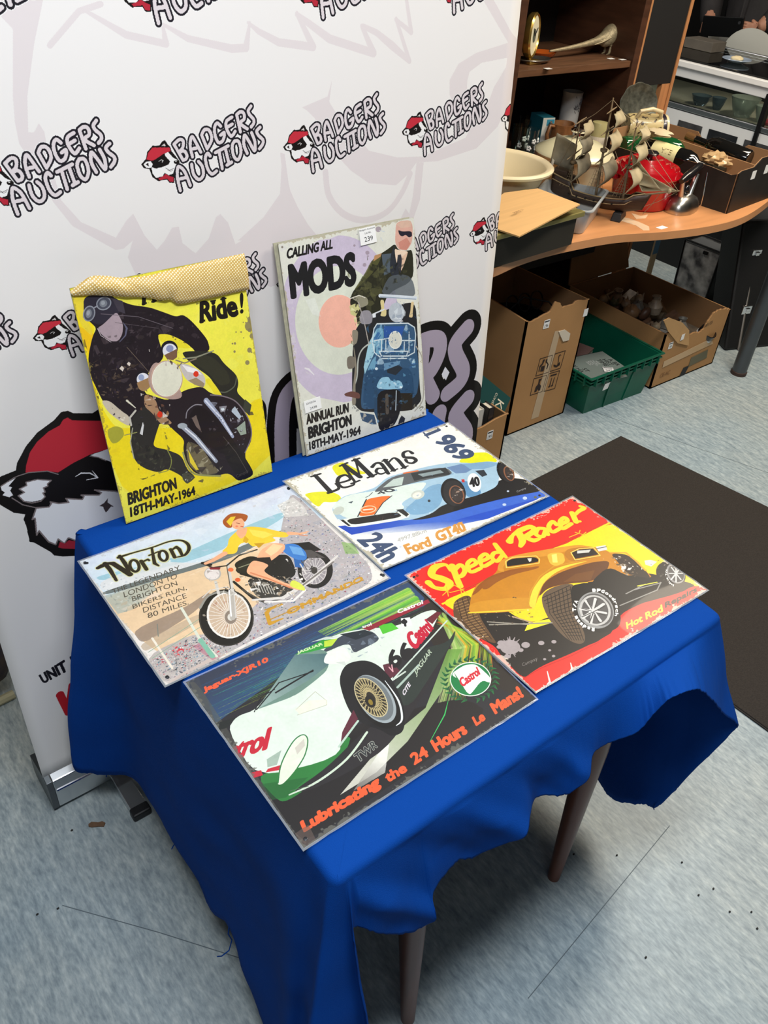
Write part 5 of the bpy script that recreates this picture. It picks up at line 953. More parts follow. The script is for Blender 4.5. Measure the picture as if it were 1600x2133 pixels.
def to3(c2, fn): return fn(c2)
edge_m = mat('tin_edge', (178, 176, 168), .45, metal=.4, noise_=.3, nscale=60)
sleeve = mat('clear_sleeve', (214, 222, 228), .15, spec=.8, alpha=.3)
back_m = mat('tin_back', (150, 150, 146), .5, metal=.3)
def flat_sign(corners, mt, label, zl, thick=.0012, cat='sign', group=None, lift=None, warp=.0015, sleeve_on=True, seed=1):
    P3 = [PZ(x, y, zl) for x, y in corners]; O = P3[3].copy(); ux = (P3[2]-P3[3]).normalized(); uy = Vector((0, 0, 1)).cross(ux)
    mw = Matrix.Translation(O) @ Matrix((ux, uy, Vector((0, 0, 1)))).transposed().to_4x4(); inv = mw.inverted(); L = [inv @ p for p in P3]
    t = thing('tin_sign', O, label, cat, group, mw=mw)
    H = homog([(0, 1), (1, 1), (1, 0), (0, 0)], [(p.x, p.y) for p in L])
    def fn(a, b):
        q = happ(H, [(a, b)])[0]; z = thick + warp*(1+noise.noise(Vector((a*2+seed, b*2, seed)))) + (lift(a, b) if lift else 0)
        return Vector((q[0], q[1], z))
    m = MB().grid(fn, 24, 18); o = local(m.build('printed_face', mt, smooth=True, weld='keep'), t)
    n = 25; me = o.data; uv = me.uv_layers.new(name='UVMap')
    for l in me.loops: i = l.vertex_index; uv.data[l.index].uv = ((i % n)/24, (i//n)/18)
    e = MB(); e.grid(lambda a, b: fn(a, b)-Vector((0, 0, .0004)), 24, 18, flip=True)
    b_ = local(e.build('tin_plate', edge_m, smooth=True, weld='keep'), t); sd = b_.modifiers.new('t', 'SOLIDIFY'); sd.thickness = .0009; sd.offset = 1
    if sleeve_on:
        N = 24; out = []; inn = []
        for a, b in [(k/N, 0) for k in range(N)]+[(1, k/N) for k in range(N)]+[(1-k/N, 1) for k in range(N)]+[(0, 1-k/N) for k in range(N)]:
            p = fn(a, b); q = fn(a+.007*((a > .99)-(a < .01)), b+.010*((b > .99)-(b < .01))); w_ = .0006*noise.noise(Vector((a*20, b*20, seed)))
            inn.append(p+Vector((0, 0, .0003))); out.append(Vector((q.x+w_, q.y+w_, max(.0012, q.z-.0002+w_))))
        n4 = len(inn); mm = MB().add(inn+out, [(i, (i+1) % n4, (i+1) % n4+n4, i+n4) for i in range(n4)]); local(mm.build('plastic_sleeve', sleeve, weld='keep'), t)
    return t, fn
def sleeve_rim(t, fn, pad=.006, w=.3, h=.4, names='plastic_sleeve', hm=None):
    pass
def corner_holes(t, fn, hs):
    for a, b in hs:
        p = fn(a, b); m = MB(); m.lathe([(.0026, 0), (.0026, .0006), (.0017, .0009), (.0017, .0004)], (p.x, p.y, p.z+.0001), 14); local(m.build('hole_rim', mat('hole_rim', (60, 62, 66), .4, metal=.7), smooth=True), t)
TZ = .7035
t1, f1 = flat_sign(NC, M_NORTON, 'pale tin sign with a woman in yellow on a motorcycle before a seaside crowd', TZ, seed=1); corner_holes(t1, f1, [(.02,.965),(.02,.04),(.985,.04)])
t2, f2 = flat_sign(LC, M_GT, 'white tin sign with a pale blue race car numbered 40', TZ, seed=2, lift=lambda a, b: .0035*max(0, 1-a*2.2)); corner_holes(t2, f2, [(.97,.97),(.965,.03)])
t4, f4 = flat_sign(JC, M_JAG, 'dark green tin sign with a white and green race car, nearest the table corner', TZ, seed=4); corner_holes(t4, f4, [(.02,.03)])
t3, f3 = flat_sign(RC, M_HOT, 'red and yellow tin sign with an orange hot rod at the right', TZ, seed=3, lift=lambda a, b: .004*max(0, 1-a*2.5)); corner_holes(t3, f3, [(.02,.965),(.985,.965)])
def lean_sign(B, mt, label, w, thick=.0022, off=0, nm='tin_sign'):
    a, b, tr, tl = B; ux = (b-a).normalized(); uz = (tl-a).normalized(); n = uz.cross(ux).normalized()   # n towards... computed
    if n.y > 0: n = -n
    uy = uz.cross(ux)                      # away from viewer
    mw = Matrix.Translation(a - n*off + Vector((0, 0, .0035))) @ Matrix((ux, uz.cross(ux), uz)).transposed().to_4x4()
    t = thing(nm, a, label, 'sign', mw=mw); W = (b-a).length; Hh = (tl-a).length
    sg = -1 if (Matrix((ux, uz.cross(ux), uz)).transposed() @ Vector((0, 1, 0))).y > 0 else 1
    fn = lambda p, q: Vector((p*W, sg*(.0012+.0008*noise.noise(Vector((p*3, q*3, 1)))), q*Hh))
    o = local(MB().grid(fn, 20, 24, flip=(sg > 0)).build('printed_face', mt, smooth=True, weld='keep'), t)
    if mt is not None:
        uv = o.data.uv_layers.new(name='UVMap')
        for l in o.data.loops: i = l.vertex_index; uv.data[l.index].uv = ((i % 21)/20, (i//21)/24)
    e = MB(); e.box((W/2, sg*-.0006, Hh/2), (W, thick, Hh)); local(e.build('tin_plate', edge_m, bevel=.0005), t)
    return t, fn, sg, W, Hh
t5 = lean_sign(RB, M_RIDE, 'yellow tin sign with a leather-clad motorcyclist, gold dotted paper folded over its top', .3)
t6 = lean_sign(MBq, M_MODS, 'pale tin sign with a blue scooter rider and pink target, leaning on the banner', .3)
# second sign behind the scooter one
b_off = [p+Vector((-.0055-.003*(i > 1), .0045, 0)) for i, p in enumerate(MBq)]
t7 = lean_sign(b_off, mat('spare_sign_face', (190, 186, 160), .45, noise_=.2, nscale=90), 'second tin sign stacked behind the pale scooter sign, showing a thin edge', .3)
# stickers on the scooter sign
wh = mat('sticker_white', (240, 240, 238), .5); ink = mat('label_ink', (38, 38, 42), .6)
def sticker(t, name, fnpos, rows, w, h, rot=0, dz=.0004, parent=None):
    """white paper label lying in the local x-z plane of a leaning sign; rows of (text, height, y)"""
def flat_text(txt, size, bold=0):
    V, T = glyph_tris(txt); lo = V.min(0); hi = V.max(0); k = size/(hi[1]-lo[1]); return (V-lo)*k, T, (hi-lo)*k
def label_on(t, P0, ex, ey, w, h, rows, name='lot_sticker', m=None, out=.0005):
    """paper label: P0 lower-left corner, ex/ey unit axes in t's local frame; its printed words are a child mesh"""
    n = ex.cross(ey).normalized(); b = MB(); q = [P0, P0+ex*w, P0+ex*w+ey*h, P0+ey*h]
    b.hexa(q+[p+n*out for p in q]); o = local(b.build(name, m or wh), t)
    tx = MB()
    for s_, hh, y, x0, x1 in rows:
        V, T, (tw, th) = flat_text(s_, hh); k = (x1-x0)*w/tw
        tx.add([P0+n*(out+.00015)+ex*(x0*w+v[0]*k)+ey*(y*h+v[1]) for v in V], [tuple(f) for f in T])
    if rows: oo = local(tx.build('lettering', ink, weld='keep'), o)
    return o
tt, fn, sg, W, Hh = t6
def onface(px, py, t, sg):
    mw = t.matrix_world; q = PP(px, py, mw.translation, mw.to_3x3() @ Vector((0, 1, 0))); return mw.inverted() @ q
F_ = Vector((0, sg*.0032, 0))
q = onface(750, 512, tt, sg); label_on(tt, Vector((q.x, sg*.0024, q.z)), Vector((1, 0, .04)).normalized(), Vector((-.04, 0, 1)).normalized(), .037, .03, [('Badgers Auctions', .0034, .82, .03, .97), ('Lot No.', .0034, .62, .32, .72), ('239', .0085, .17, .26, .78)])
q = onface(635, 861, tt, sg); label_on(tt, Vector((q.x, sg*.0024, q.z)), Vector((1, 0, .03)).normalized(), Vector((-.03, 0, 1)).normalized(), .037, .024, [('22/02/26', .0035, .68, .12, .7), ('2438', .0045, .2, .3, .72)])
# gold dotted paper folded over the top of the yellow sign
def gold_mat():
    m = mat('gold_dotted_paper', (206, 172, 92), .4, spec=.5); nt = m.node_tree; b = nt.nodes['Principled BSDF']
    uvn = nt.nodes.new('ShaderNodeTexCoord'); mp = nt.nodes.new('ShaderNodeMapping'); mp.inputs['Scale'].default_value = (250, 1, 250); mp.inputs['Rotation'].default_value = (0, .5, 0)
    nt.links.new(uvn.outputs['Object'], mp.inputs[0]); v = nt.nodes.new('ShaderNodeTexVoronoi'); v.inputs['Scale'].default_value = 1; v.inputs['Randomness'].default_value = 0; nt.links.new(mp.outputs[0], v.inputs[0])
    r = nt.nodes.new('ShaderNodeValToRGB'); r.color_ramp.elements[0].color = (*srgb((250, 240, 200)), 1); r.color_ramp.elements[1].color = (*srgb((200, 165, 90)), 1); r.color_ramp.elements[0].position = .26; r.color_ramp.elements[1].position = .34
    nt.links.new(v.outputs[0], r.inputs[0]); nt.links.new(r.outputs[0], b.inputs['Base Color']); return m
tt, fn, sg, W, Hh = t5
def fl(px, py, d=.004):
    q = onface(px, py, tt, sg); return Vector((q.x, sg*d, q.z))
TOP = [(143,608),(166,588),(190,574),(222,574),(255,578),(300,574),(345,563),(400,550),(450,539),(506,527)]
BOT = [(150,616),(185,614),(222,615),(262,618),(300,619),(333,625),(352,624),(375,632),(440,619),(517,602)]
DEP = [.002,.006,.010,.009,.006,.009,.010,.008,.006,.004]
TOPs = cr(TOP, 5); BOTs = cr(BOT, 5); DS = cr([(d, 0) for d in DEP], 5)
def ff(a, b):
    i = a*(len(TOPs)-1); k = min(int(i), len(TOPs)-2); f_ = i-k; T_ = TOPs[k]*(1-f_)+TOPs[k+1]*f_; B_ = BOTs[k]*(1-f_)+BOTs[k+1]*f_; d = DS[k][0]
    q = T_*(1-b)+B_*b; z = .0035+d*math.sin(math.pi*min(1, b*.9+.05))+.0012*noise.noise(Vector((a*14, b*5, 2)))
    return fl(q[0], q[1], z)
g = MB().grid(ff, 60, 8, flip=(sg > 0)); local(g.build('paper_flap', gold_mat(), smooth=True, weld='keep', solid=.0005), tt)

# ------------------------------------------------------------ desk
def zrot(d): return Vector((0, 0, 1)).rotation_difference(Vector(d).normalized()).to_matrix()
beech = mat('beech_laminate', (214, 150, 98), .38, noise_=.14, nscale=2.2, stretch=(1.2, 14, 1), coat=.1)
steel_g = mat('grey_steel', (88, 92, 96), .35, metal=.6, noise_=.1, nscale=12)
DZ = .73
def desk():
    t = thing('desk', (2.4, 1.9, 0), 'long beech-coloured desk with a wavy front edge and grey steel post', 'desk')
    fr = cr([(1.20,1.62),(1.45,1.58),(1.697,1.593),(1.85,1.622),(1.992,1.632),(2.14,1.625),(2.284,1.606),(2.458,1.55),(2.657,1.512),(2.85,1.515),(3.097,1.575),(3.35,1.66),(3.6,1.7)], 6)
    poly = [(p[0], p[1]) for p in fr]+[(3.6, 2.19), (1.20, 2.19)]
    MB().prism(poly, DZ-.027, DZ).build('desktop', beech, t, bevel=.0025)
    f = PZ(1538, 778, 0)
    for x, y in ((f.x, f.y), (1.35, 1.75)):
        m = MB().lathe([(.030, .012), (.030, .70)], (x, y, 0), 28); o = m.build('steel_leg', steel_g, t, smooth=True)
        MB().lathe([(.033, 0), (.033, .014), (.030, .016)], (x, y, 0), 28).build('foot_cap', mat('foot_brown', (60, 42, 36), .6), o, smooth=True)
    MB().box((2.12, 2.165, .52), (1.6, .018, .30)).build('modesty_panel', mat('dark_panel', (30, 28, 28), .7), t)
    # dried glue and torn labels on the top
    for P in ([(1292,452),(1310,455),(1330,462),(1352,472),(1353,480),(1340,480),(1325,470),(1300,462),(1285,458)], [(1315,444),(1335,450),(1350,447),(1345,455),(1325,456)]):
        q = [PZ(x, y, DZ) for x, y in P]; c = sum(q, Vector())/len(q)
        m = MB().prism([(p.x-c.x, p.y-c.y) for p in q], 0, .0006, tf=Matrix.Translation(c)); m.build('glue_residue', mat('glue_residue', (226, 196, 160), .35), t)
desk()
q = [PZ(x, y, DZ+.0003) for x, y in ((1366,474),(1378,478),(1392,474),(1380,470))]
tag(MB().hexa(q+[p+Vector((0, 0, .0004)) for p in q]).build('paper_label', wh), 'torn white paper label stuck flat near the wavy front edge of the desk', 'label')

def std_label(P, ex, ey, parent, w=.026, h=.028, txt='196'):
    """small lot label in world space parented to its thing"""
    n = ex.cross(ey).normalized(); b = MB(); o3 = n*.0006; q = [P, P+ex*w, P+ex*w+ey*h, P+ey*h]
    b.hexa(q+[p+o3 for p in q]); o = b.build('lot_label', wh, parent)
    if txt:
        m = MB(); V, T, (tw, th) = flat_text(txt, h*.4); k = w*.6/tw
        m.add([P+n*.0009+ex*(w*.2+v[0]*k)+ey*(h*.12+v[1]) for v in V], [tuple(f) for f in T])
        m.hexa([P+n*.0008+ex*(w*a)+ey*(h*b_)+n*c for c in (0, .0002) for a, b_ in ((.08, .76), (.92, .76), (.92, .9), (.08, .9))]); m.build('lettering', ink, o, weld='keep')
    return o

# ------------------------------------------------------------ bookcase, board, counter
dw = mat('dark_oak', (82, 52, 36), .45, noise_=.4, nscale=6, stretch=(1, 1, 6)); dwh = mat('dark_oak_shelf', (108, 74, 50), .5, noise_=.4, nscale=6, stretch=(1, 8, 8)); dwb = mat('dark_oak_back', (26, 20, 16), .7)
def bookcase():
    t = thing('bookcase', (2.65, 2.35, 0), 'dark oak bookcase standing behind the desk', 'bookcase')
    x0, x1, y0, y1, H = 2.295, 2.985, 2.2, 2.62, 1.95
    for n, a, b in (('side_panel', x0, x0+.045), ('side_panel', x1-.035, x1)): MB().box(((a+b)/2, (y0+y1)/2, H/2), (b-a, y1-y0, H)).build(n, dw, t, bevel=.002)
    for z in (.10, .745, 1.075, 1.42, 1.93): MB().box(((x0+x1)/2+.005, (y0+y1)/2+.004, z), (x1-x0-.081, y1-y0-.008, .022)).build('shelf', dwh if z > .9 else dw, t, bevel=.0015)
    MB().box(((x0+x1)/2, y1-.006, H/2), (x1-x0-.02, .008, H-.02)).build('back_panel', dwb, t)
    for px, py in ((1141, 143), (1272, 122), (1296, 124)):
        p = PZ(px, py, 1.087); q = [p+Vector(v) for v in ((-.014, -.009, 0), (.013, -.011, 0), (.016, .008, 0), (-.012, .01, 0))]; MB().hexa(q+[v+Vector((0, 0, .0006)) for v in q]).build('shelf_label', wh, t)
bookcase()
def board():
    t = thing('framed_board', (3.12, 2.22, 0), 'tall black board in a thin tan wooden frame right of the bookcase', 'board')
    tan = mat('tan_wood', (186, 130, 84), .5, noise_=.2, nscale=5, stretch=(10, 10, 1))
    MB().box((3.125, 2.222, 1.46), (.235, .018, .94)).build('black_panel', mat('board_black', (16, 17, 18), .75), t)
    MB().box((3.249, 2.222, .97), (.018, .026, 1.94)).build('frame_post', tan, t, bevel=.001); MB().box((2.999, 2.222, 1.46), (.016, .026, .95)).build('frame_post', tan, t, bevel=.001)
    MB().box((3.215, 2.224, .497), (.05, .022, .985)).build('frame_leg', tan, t, bevel=.001)
    MB().box((3.0, 2.24, .497), (.03, .022, .985)).build('frame_leg', tan, t, bevel=.001)
board()
glass = mat('clear_glass', (235, 245, 242), .03, trans=1, ior=1.45)
def pane_mat():
    m = mat('pane_glass', (225, 240, 238), .02, spec=.5); nt = m.node_tree; out = nt.nodes['Material Output']; tr = nt.nodes.new('ShaderNodeBsdfTransparent'); tr.inputs[0].default_value = (.9, .94, .93, 1)
    gl = nt.nodes.new('ShaderNodeBsdfGlossy'); gl.inputs['Roughness'].default_value = .03; fr = nt.nodes.new('ShaderNodeFresnel'); fr.inputs[0].default_value = 1.5; mx = nt.nodes.new('ShaderNodeMixShader')
    nt.links.new(fr.outputs[0], mx.inputs[0]); nt.links.new(tr.outputs[0], mx.inputs[1]); nt.links.new(gl.outputs[0], mx.inputs[2]); nt.links.new(mx.outputs[0], out.inputs[0]); return m
pane = pane_mat()
alu = MATS['aluminium']
def counter():
    t = thing('display_counter', (4.28, 2.9, 0), 'glass display counter with aluminium rails, the front one coloured as lit, behind the desk', 'counter')
    X0, X1, Y0, Y1 = 4.0, 4.56, 1.75, 3.9; ym, L = (Y0+Y1)/2, Y1-Y0
    blk = mat('counter_black', (18, 18, 20), .4); wp = mat('counter_white', (236, 238, 238), .35)
    MB().box((X0+.28, ym, .27), (.54, L-.02, .54)).build('base_cabinet', blk, t)
    MB().box((X0-.004, ym, .935), (.035, L, .026)).build('front_rail', mat('rail_highlight_white', (250, 250, 248), .3), t, bevel=.003); MB().box((X0, ym, .90), (.018, L, .045)).build('front_rail', wp, t, bevel=.003); MB().box((X1, ym, .945), (.03, L, .025)).build('rear_rail', alu, t, bevel=.003)  # front rail near-white: the highlight on the aluminium is put into its colour
    MB().box(((X0+X1)/2, ym, .952), (.52, L-.02, .006)).build('glass_top', pane, t); MB().box((X0-.002, ym, .82), (.005, L, .11)).build('glass_front', pane, t)
    MB().box((X0, ym, .752), (.026, L, .024)).build('lower_rail', alu, t, bevel=.003)
    MB().box(((X0+X1)/2, ym, .752), (.52, L-.02, .012)).build('glass_shelf', mat('shelf_cream', (196, 188, 168), .4), t)
    MB().box((X1-.01, ym, .84), (.012, L, .18)).build('back_panel', mat('counter_back', (52, 50, 46), .5), t)
    MB().box((X0, ym, .655), (.02, L, .16)).build('front_band', wp, t)
    y = 2.66; k = 0
    for a, b in ((2.62, 2.48), (2.44, 2.28), (2.24, 2.08), (2.84, 2.70), (3.05, 2.90)):
        MB().box((X0-.011, (a+b)/2, .645), (.004, abs(a-b), .10)).build('photo_panel', mat('panel_dark%d' % (k % 2), (44, 46, 50) if k % 2 else (80, 80, 82), .25, noise_=.5, nscale=14), t); k += 1
    for yy in (Y0+.01, Y1-.01, 2.19): MB().box((X0-.004, yy, .45), (.03, .022, .90)).build('upright', blk, t)
    m2 = mat('cut_glass', (214, 224, 214), .12, trans=.65, ior=1.45); m3 = mat('smoky_glass', (120, 140, 150), .1, trans=.6)
    for i, (y_, h, r, mm, lab) in enumerate(((2.60, .045, .05, m3, 'smoky blue glass dish in the counter nearest the tan frame'), (2.50, .055, .035, m3, 'small dark glass dish beside the smoky blue one in the counter'), (2.36, .085, .07, m2, 'large pale cut glass bowl in the middle of the counter'), (2.25, .07, .045, m2, 'pale glass jar right of the large bowl in the counter'))):
        g = MB().lathe([(r*.5, 0), (r*.55, .004), (r*.8, h*.5), (r, h), (r*.93, h), (r*.7, h*.5), (.0, .008)], (4.10, y_, .759), 20); tag(g.build('glass_bowl', mm, smooth=True), lab, 'bowl')
    for y_, s in ((2.43, 0), (2.19+.06, 1)):
        tag(MB().box((4.16 if not s else 4.08, y_, .80 if not s else .78), (.004, .03, .026), tilt=Matrix.Rotation(-.2, 3, 'Y')).build('price_card', wh), 'small white price card standing in the counter ' + ('behind the pale bowls' if not s else 'nearest the right edge'), 'card')
    red = MB().lathe([(.02, 0), (.028, .012), (.02, .02), (0, .022)], (4.08, 2.205, .76), 14); tag(red.build('trinket_dish', mat('pink_enamel', (200, 70, 80), .3), smooth=True), 'little pink trinket dish at the right end of the counter', 'dish')
    dsh = thing('saucer', (4.2, 2.53, .956), 'shallow glass saucer with a pale lump on the counter top', 'dish')
    MB().lathe([(.02, 0), (.03, .002), (.07, .016), (.068, .019), (.03, .006), (0, .004)], (4.2, 2.53, .956), 24).build('saucer_plate', mat('saucer_blue', (150, 165, 185), .2), dsh, smooth=True)
    MB().ell((4.2, 2.53, .972), (.03, .028, .014), 14, 8, nz=.3, nf=3).build('pale_lump', mat('cream_lump', (232, 216, 176), .7), dsh, smooth=True)
    bx = MB().box((4.36, 2.83, .978), (.12, .17, .045)); tag(bx.build('grey_carton', mat('grey_card', (104, 98, 90), .7, noise_=.2), bevel=.002), 'low grey carton resting on the glass counter top before the person', 'carton')
counter()
# ------------------------------------------------------------ person behind the counter
def skin(name, pts, edges, rad, m, parent, sub=2):
    me = bpy.data.meshes.new(name); me.from_pydata([tuple(p) for p in pts], edges, []); o = bpy.data.objects.new(name, me); COL.objects.link(o)
    sk = o.modifiers.new('k', 'SKIN'); sk.use_smooth_shade = True
    for i, r in enumerate(rad): me.skin_vertices[0].data[i].radius = (r, r) if not isinstance(r, tuple) else r
    me.skin_vertices[0].data[0].use_root = True
    s = o.modifiers.new('s', 'SUBSURF'); s.levels = sub; s.render_levels = sub
    dg = bpy.context.evaluated_depsgraph_get(); me2 = bpy.data.meshes.new_from_object(o.evaluated_get(dg)); bpy.data.objects.remove(o)
    me2.materials.clear(); me2.materials.append(m); me2.polygons.foreach_set('use_smooth', [True]*len(me2.polygons))
    o = bpy.data.objects.new(name, me2); COL.objects.link(o)
    if parent: o.parent = parent; o.matrix_parent_inverse = parent.matrix_world.inverted()
    return o
def person():
    hold = PU(1512, 55, 4.95); C0 = Vector((5.25, hold.y+.02, 0)); t = thing('person', C0, 'person in a dark zipped jacket holding a black tablet behind the glass counter', 'person')
    fw = (hold-Vector((C0.x, C0.y, hold.z))).normalized(); rt = Vector((-fw.y, fw.x, 0))     # rt: towards +y side (left in the picture)
    P = lambda f, r, z: C0 + fw*f + rt*r + Vector((0, 0, z))
    jk = mat('black_jacket', (58, 56, 58), .7, noise_=.4, nscale=9, bump=.4, bscale=30); sk_ = mat('skin', (206, 150, 124), .5, noise_=.12, nscale=12); tr = mat('grey_trousers', (140, 142, 140), .8, noise_=.15, nscale=8)
    hz = hold.z
    # body: one continuous surface, head to feet
    V = [P(0,0,.95), P(-.01,0,1.12), P(0,0,1.30), P(-.01,0,1.44), P(.0,0,1.52), P(.03,0,1.60), P(.04,0,1.70),
         P(0,.17,1.42), P(.06,.25,1.18), P(.24,.16,hz+.0), P(0,-.17,1.42), P(.06,-.27,1.16), P(.24,-.14,hz-.03),
         P(0,.10,.90), P(.03,.11,.50), P(0,.11,.09), P(0,-.10,.90), P(.03,-.11,.50), P(0,-.11,.09), P(.14,.12,.035), P(.14,-.12,.035)]
    Ed = [(0,1),(1,2),(2,3),(3,4),(4,5),(5,6),(3,7),(7,8),(8,9),(3,10),(10,11),(11,12),(0,13),(13,14),(14,15),(0,16),(16,17),(17,18),(15,19),(18,20)]
    R = [(.17,.13),(.165,.12),(.18,.125),(.13,.09),(.058,.06),(.082,.09),(.078,.09),.075,.058,.036,.075,.058,.036,.092,.062,.045,.092,.062,.045,.04,.04]
    body = skin('body', V, Ed, R, sk_, t)
    V2 = [P(0,0,.86), P(-.01,0,1.10), P(0,0,1.30), P(-.01,0,1.43), P(0,.17,1.42), P(.06,.255,1.18), P(.22,.175,hz+.0), P(0,-.17,1.42), P(.06,-.275,1.16), P(.21,-.155,hz-.03), P(-.01,0,1.49)]
    skin('jacket', V2, [(0,1),(1,2),(2,3),(3,4),(4,5),(5,6),(3,7),(7,8),(8,9),(3,10)], [(.2,.16),(.19,.15),(.2,.145),(.15,.11),.098,.08,.056,.098,.08,.056,(.085,.08)], jk, t)
    skin('trousers', [P(0,0,.93), P(0,.10,.88), P(.03,.11,.50), P(0,.11,.10), P(0,-.10,.88), P(.03,-.11,.50), P(0,-.11,.10)], [(0,1),(1,2),(2,3),(0,4),(4,5),(5,6)], [(.17,.14),.105,.08,.065,.105,.08,.065], tr, t)
    MB().tube([P(.16,.0,.98), P(.165,0,1.15), P(.155,0,1.30), P(.12,0,1.42)], .004, 6).build('zip', mat('zip_metal', (120, 120, 122), .4, metal=.8), t)
    # head details
    hd = P(.04,0,1.66); MB().ell(P(.01,0,1.70), (.088,.088,.085), 18, 12).build('hair', mat('brown_hair', (58, 44, 36), .8), t, smooth=True)
    for s in (1, -1):
        MB().ell(P(.118,.032*s,1.655), (.012,.012,.009), 8, 6).build('eye', mat('eye_white', (230, 228, 224), .3), t, smooth=True); MB().ell(P(.03,.088*s,1.645), (.016,.008,.028), 8, 6).build('ear', sk_, t, smooth=True)
    MB().ell(P(.132,0,1.63), (.014,.012,.022), 8, 6).build('nose', sk_, t, smooth=True); MB().ell(P(.115,0,1.592), (.008,.024,.006), 8, 6).build('mouth', mat('lips', (170, 100, 92), .5), t, smooth=True)
    for s in (1, -1):
        w_ = P(.25, .155*s-(0 if s > 0 else -.01), hz+(.012 if s > 0 else -.03)); pc = w_+fw*.05-rt*s*.02+Vector((0, 0, .005)); 
        F_ = [w_, w_+fw*.045-rt*s*.01]; E2 = [(0, 1)]; RR = [.026, .034]
        for k in range(4):
            b = pc+Vector((0, 0, .02-.014*k))+fw*.015; i = len(F_); L = (.9, 1, .95, .75)[k]
            F_ += [b, b-rt*s*.028*L+fw*.012, b-rt*s*.05*L+fw*.0]; E2 += [(1, i), (i, i+1), (i+1, i+2)]; RR += [.010, .0095, .008]
        i = len(F_); b = w_+fw*.02+Vector((0, 0, .025)); F_ += [b, b-rt*s*.03-fw*.01+Vector((0, 0, .012))]; E2 += [(0, i), (i, i+1)]; RR += [.012, .010]
        skin('hand', F_, E2, RR, sk_, t, 1)
    tb = thing('tablet', hold, 'black tablet held in both hands by the person behind the counter', 'tablet')
    c = P(.34, 0, hz); n = fw; 
    q = Matrix((rt, n.cross(rt), n)).transposed()
    b = MB().box((0, 0, 0), (.25, .10, .014)); b.v = [tuple(c+q @ (Matrix.Rotation(.10, 3, 'Z') @ Vector(v))) for v in b.v]; b.build('tablet_body', mat('tablet_black', (14, 15, 17), .35), tb, bevel=.003)
    l = MB().lathe([(.008, 0), (.008, .002)], (0, 0, .007), 14); l.v = [tuple(c+q @ (Vector(v)+Vector((.10, .035, 0)))) for v in l.v]; l.build('camera_lens', mat('lens_dark', (60, 62, 66), .1), tb)
    # pale grey rounded seat back beside the person
    cc = PU(1558, 116, 4.75); ch = thing('chair', (cc.x, cc.y, 0), 'chair with a pale grey rounded back beside the person', 'chair'); gp = mat('pale_grey_plastic', (178, 180, 174), .5)
    nb = zrot((-1, -.25, .15)); m = MB().lathe([(0, -.012), (.10, -.012), (.125, -.004), (.128, .004), (.11, .012), (0, .014)], cc, 32, sx=1, sy=1.15, rot=nb); m.build('backrest', gp, ch, smooth=True)
    MB().lathe([(.0, .44), (.19, .44), (.20, .455), (.19, .47), (0, .475)], (cc.x+.18, cc.y+.04, 0), 28).build('seat', gp, ch, smooth=True); MB().tube([cc+Vector((0, 0, -.08)), (cc.x+.02, cc.y, .6), (cc.x+.1, cc.y+.02, .45)], .014, 8).build('back_support', alu, ch, smooth=True)
    for a in range(4): th = a*math.pi/2+.7; MB().tube([(cc.x+.18+.13*math.cos(th), cc.y+.04+.13*math.sin(th), .45), (cc.x+.18+.2*math.cos(th), cc.y+.04+.2*math.sin(th), 0.01)], .012, 8).build('leg', alu, ch, smooth=True)
person()

# ------------------------------------------------------------ shelf: pheasant, clock, dish
brass = mat('aged_silver_brass', (176, 162, 130), .5, metal=.45, noise_=.3, nscale=120, bump=.6, bscale=240)
def pheasant():
    V_ = 2.33; B = lambda x, y: PV(x, y, V_)
    t = thing('pheasant_figure', B(1265, 112), 'cast metal pheasant figure with a long straight tail on the bookcase shelf', 'figurine')
    Rb = zrot(B(1285,52)-B(1252,90)); MB().ell(B(1270,73), (.032, .032, .050), 18, 14, Rb).build('breast', brass, t, smooth=True)
    pts = [B(1145,107), B(1180,101), B(1212,94), B(1240,86), B(1258,79), B(1273,67), B(1285,52), B(1291,40)]
    rad = [.004, .007, .009, .013, .022, .027, .018, .0135]
    m = MB().tube(cr([tuple(p) for p in pts], 5), list(np.interp(np.linspace(0, 1, 36), np.linspace(0, 1, 8), rad)), 14); m.build('body', brass, t, smooth=True)
    MB().ell(B(1293, 37), (.0165, .014, .0155), 12, 8).build('head', brass, t, smooth=True)
    MB().tube([B(1296,38), B(1300,41), B(1303,45)], [.006, .004, .001], 8).build('beak', brass, t, smooth=True)
    z0 = 1.0865; f = B(1263, 112)
    for s in (-.012, .012): MB().tube([B(1264, 88)+Vector((0, s, 0)), Vector((f.x+.005, V_+s, z0+.03)), Vector((f.x, V_+s, z0+.006))], [.010, .006, .005], 8).build('leg', brass, t, smooth=True)
    for s in (-.012, .012):
        g = MB()
        for d in ((.022, .004), (.02, -.01), (.02, .012), (-.014, 0)): g.tube([(f.x, V_+s, z0+.004), (f.x+d[0], V_+s+d[1], z0+.002)], [.003, .0015], 6)
        g.build('foot', brass, t, smooth=True)
    g = MB()
    for k in range(4): a = B(1262+k*5, 78-k*5); g.tube([a+Vector((0, -.025, .004)), a+Vector((-.04, -.018, -.012)), a+Vector((-.075, -.006, -.022))], [.004, .003, .001], 6)
    g.build('wing_feathers', brass, t, smooth=True)
pheasant()
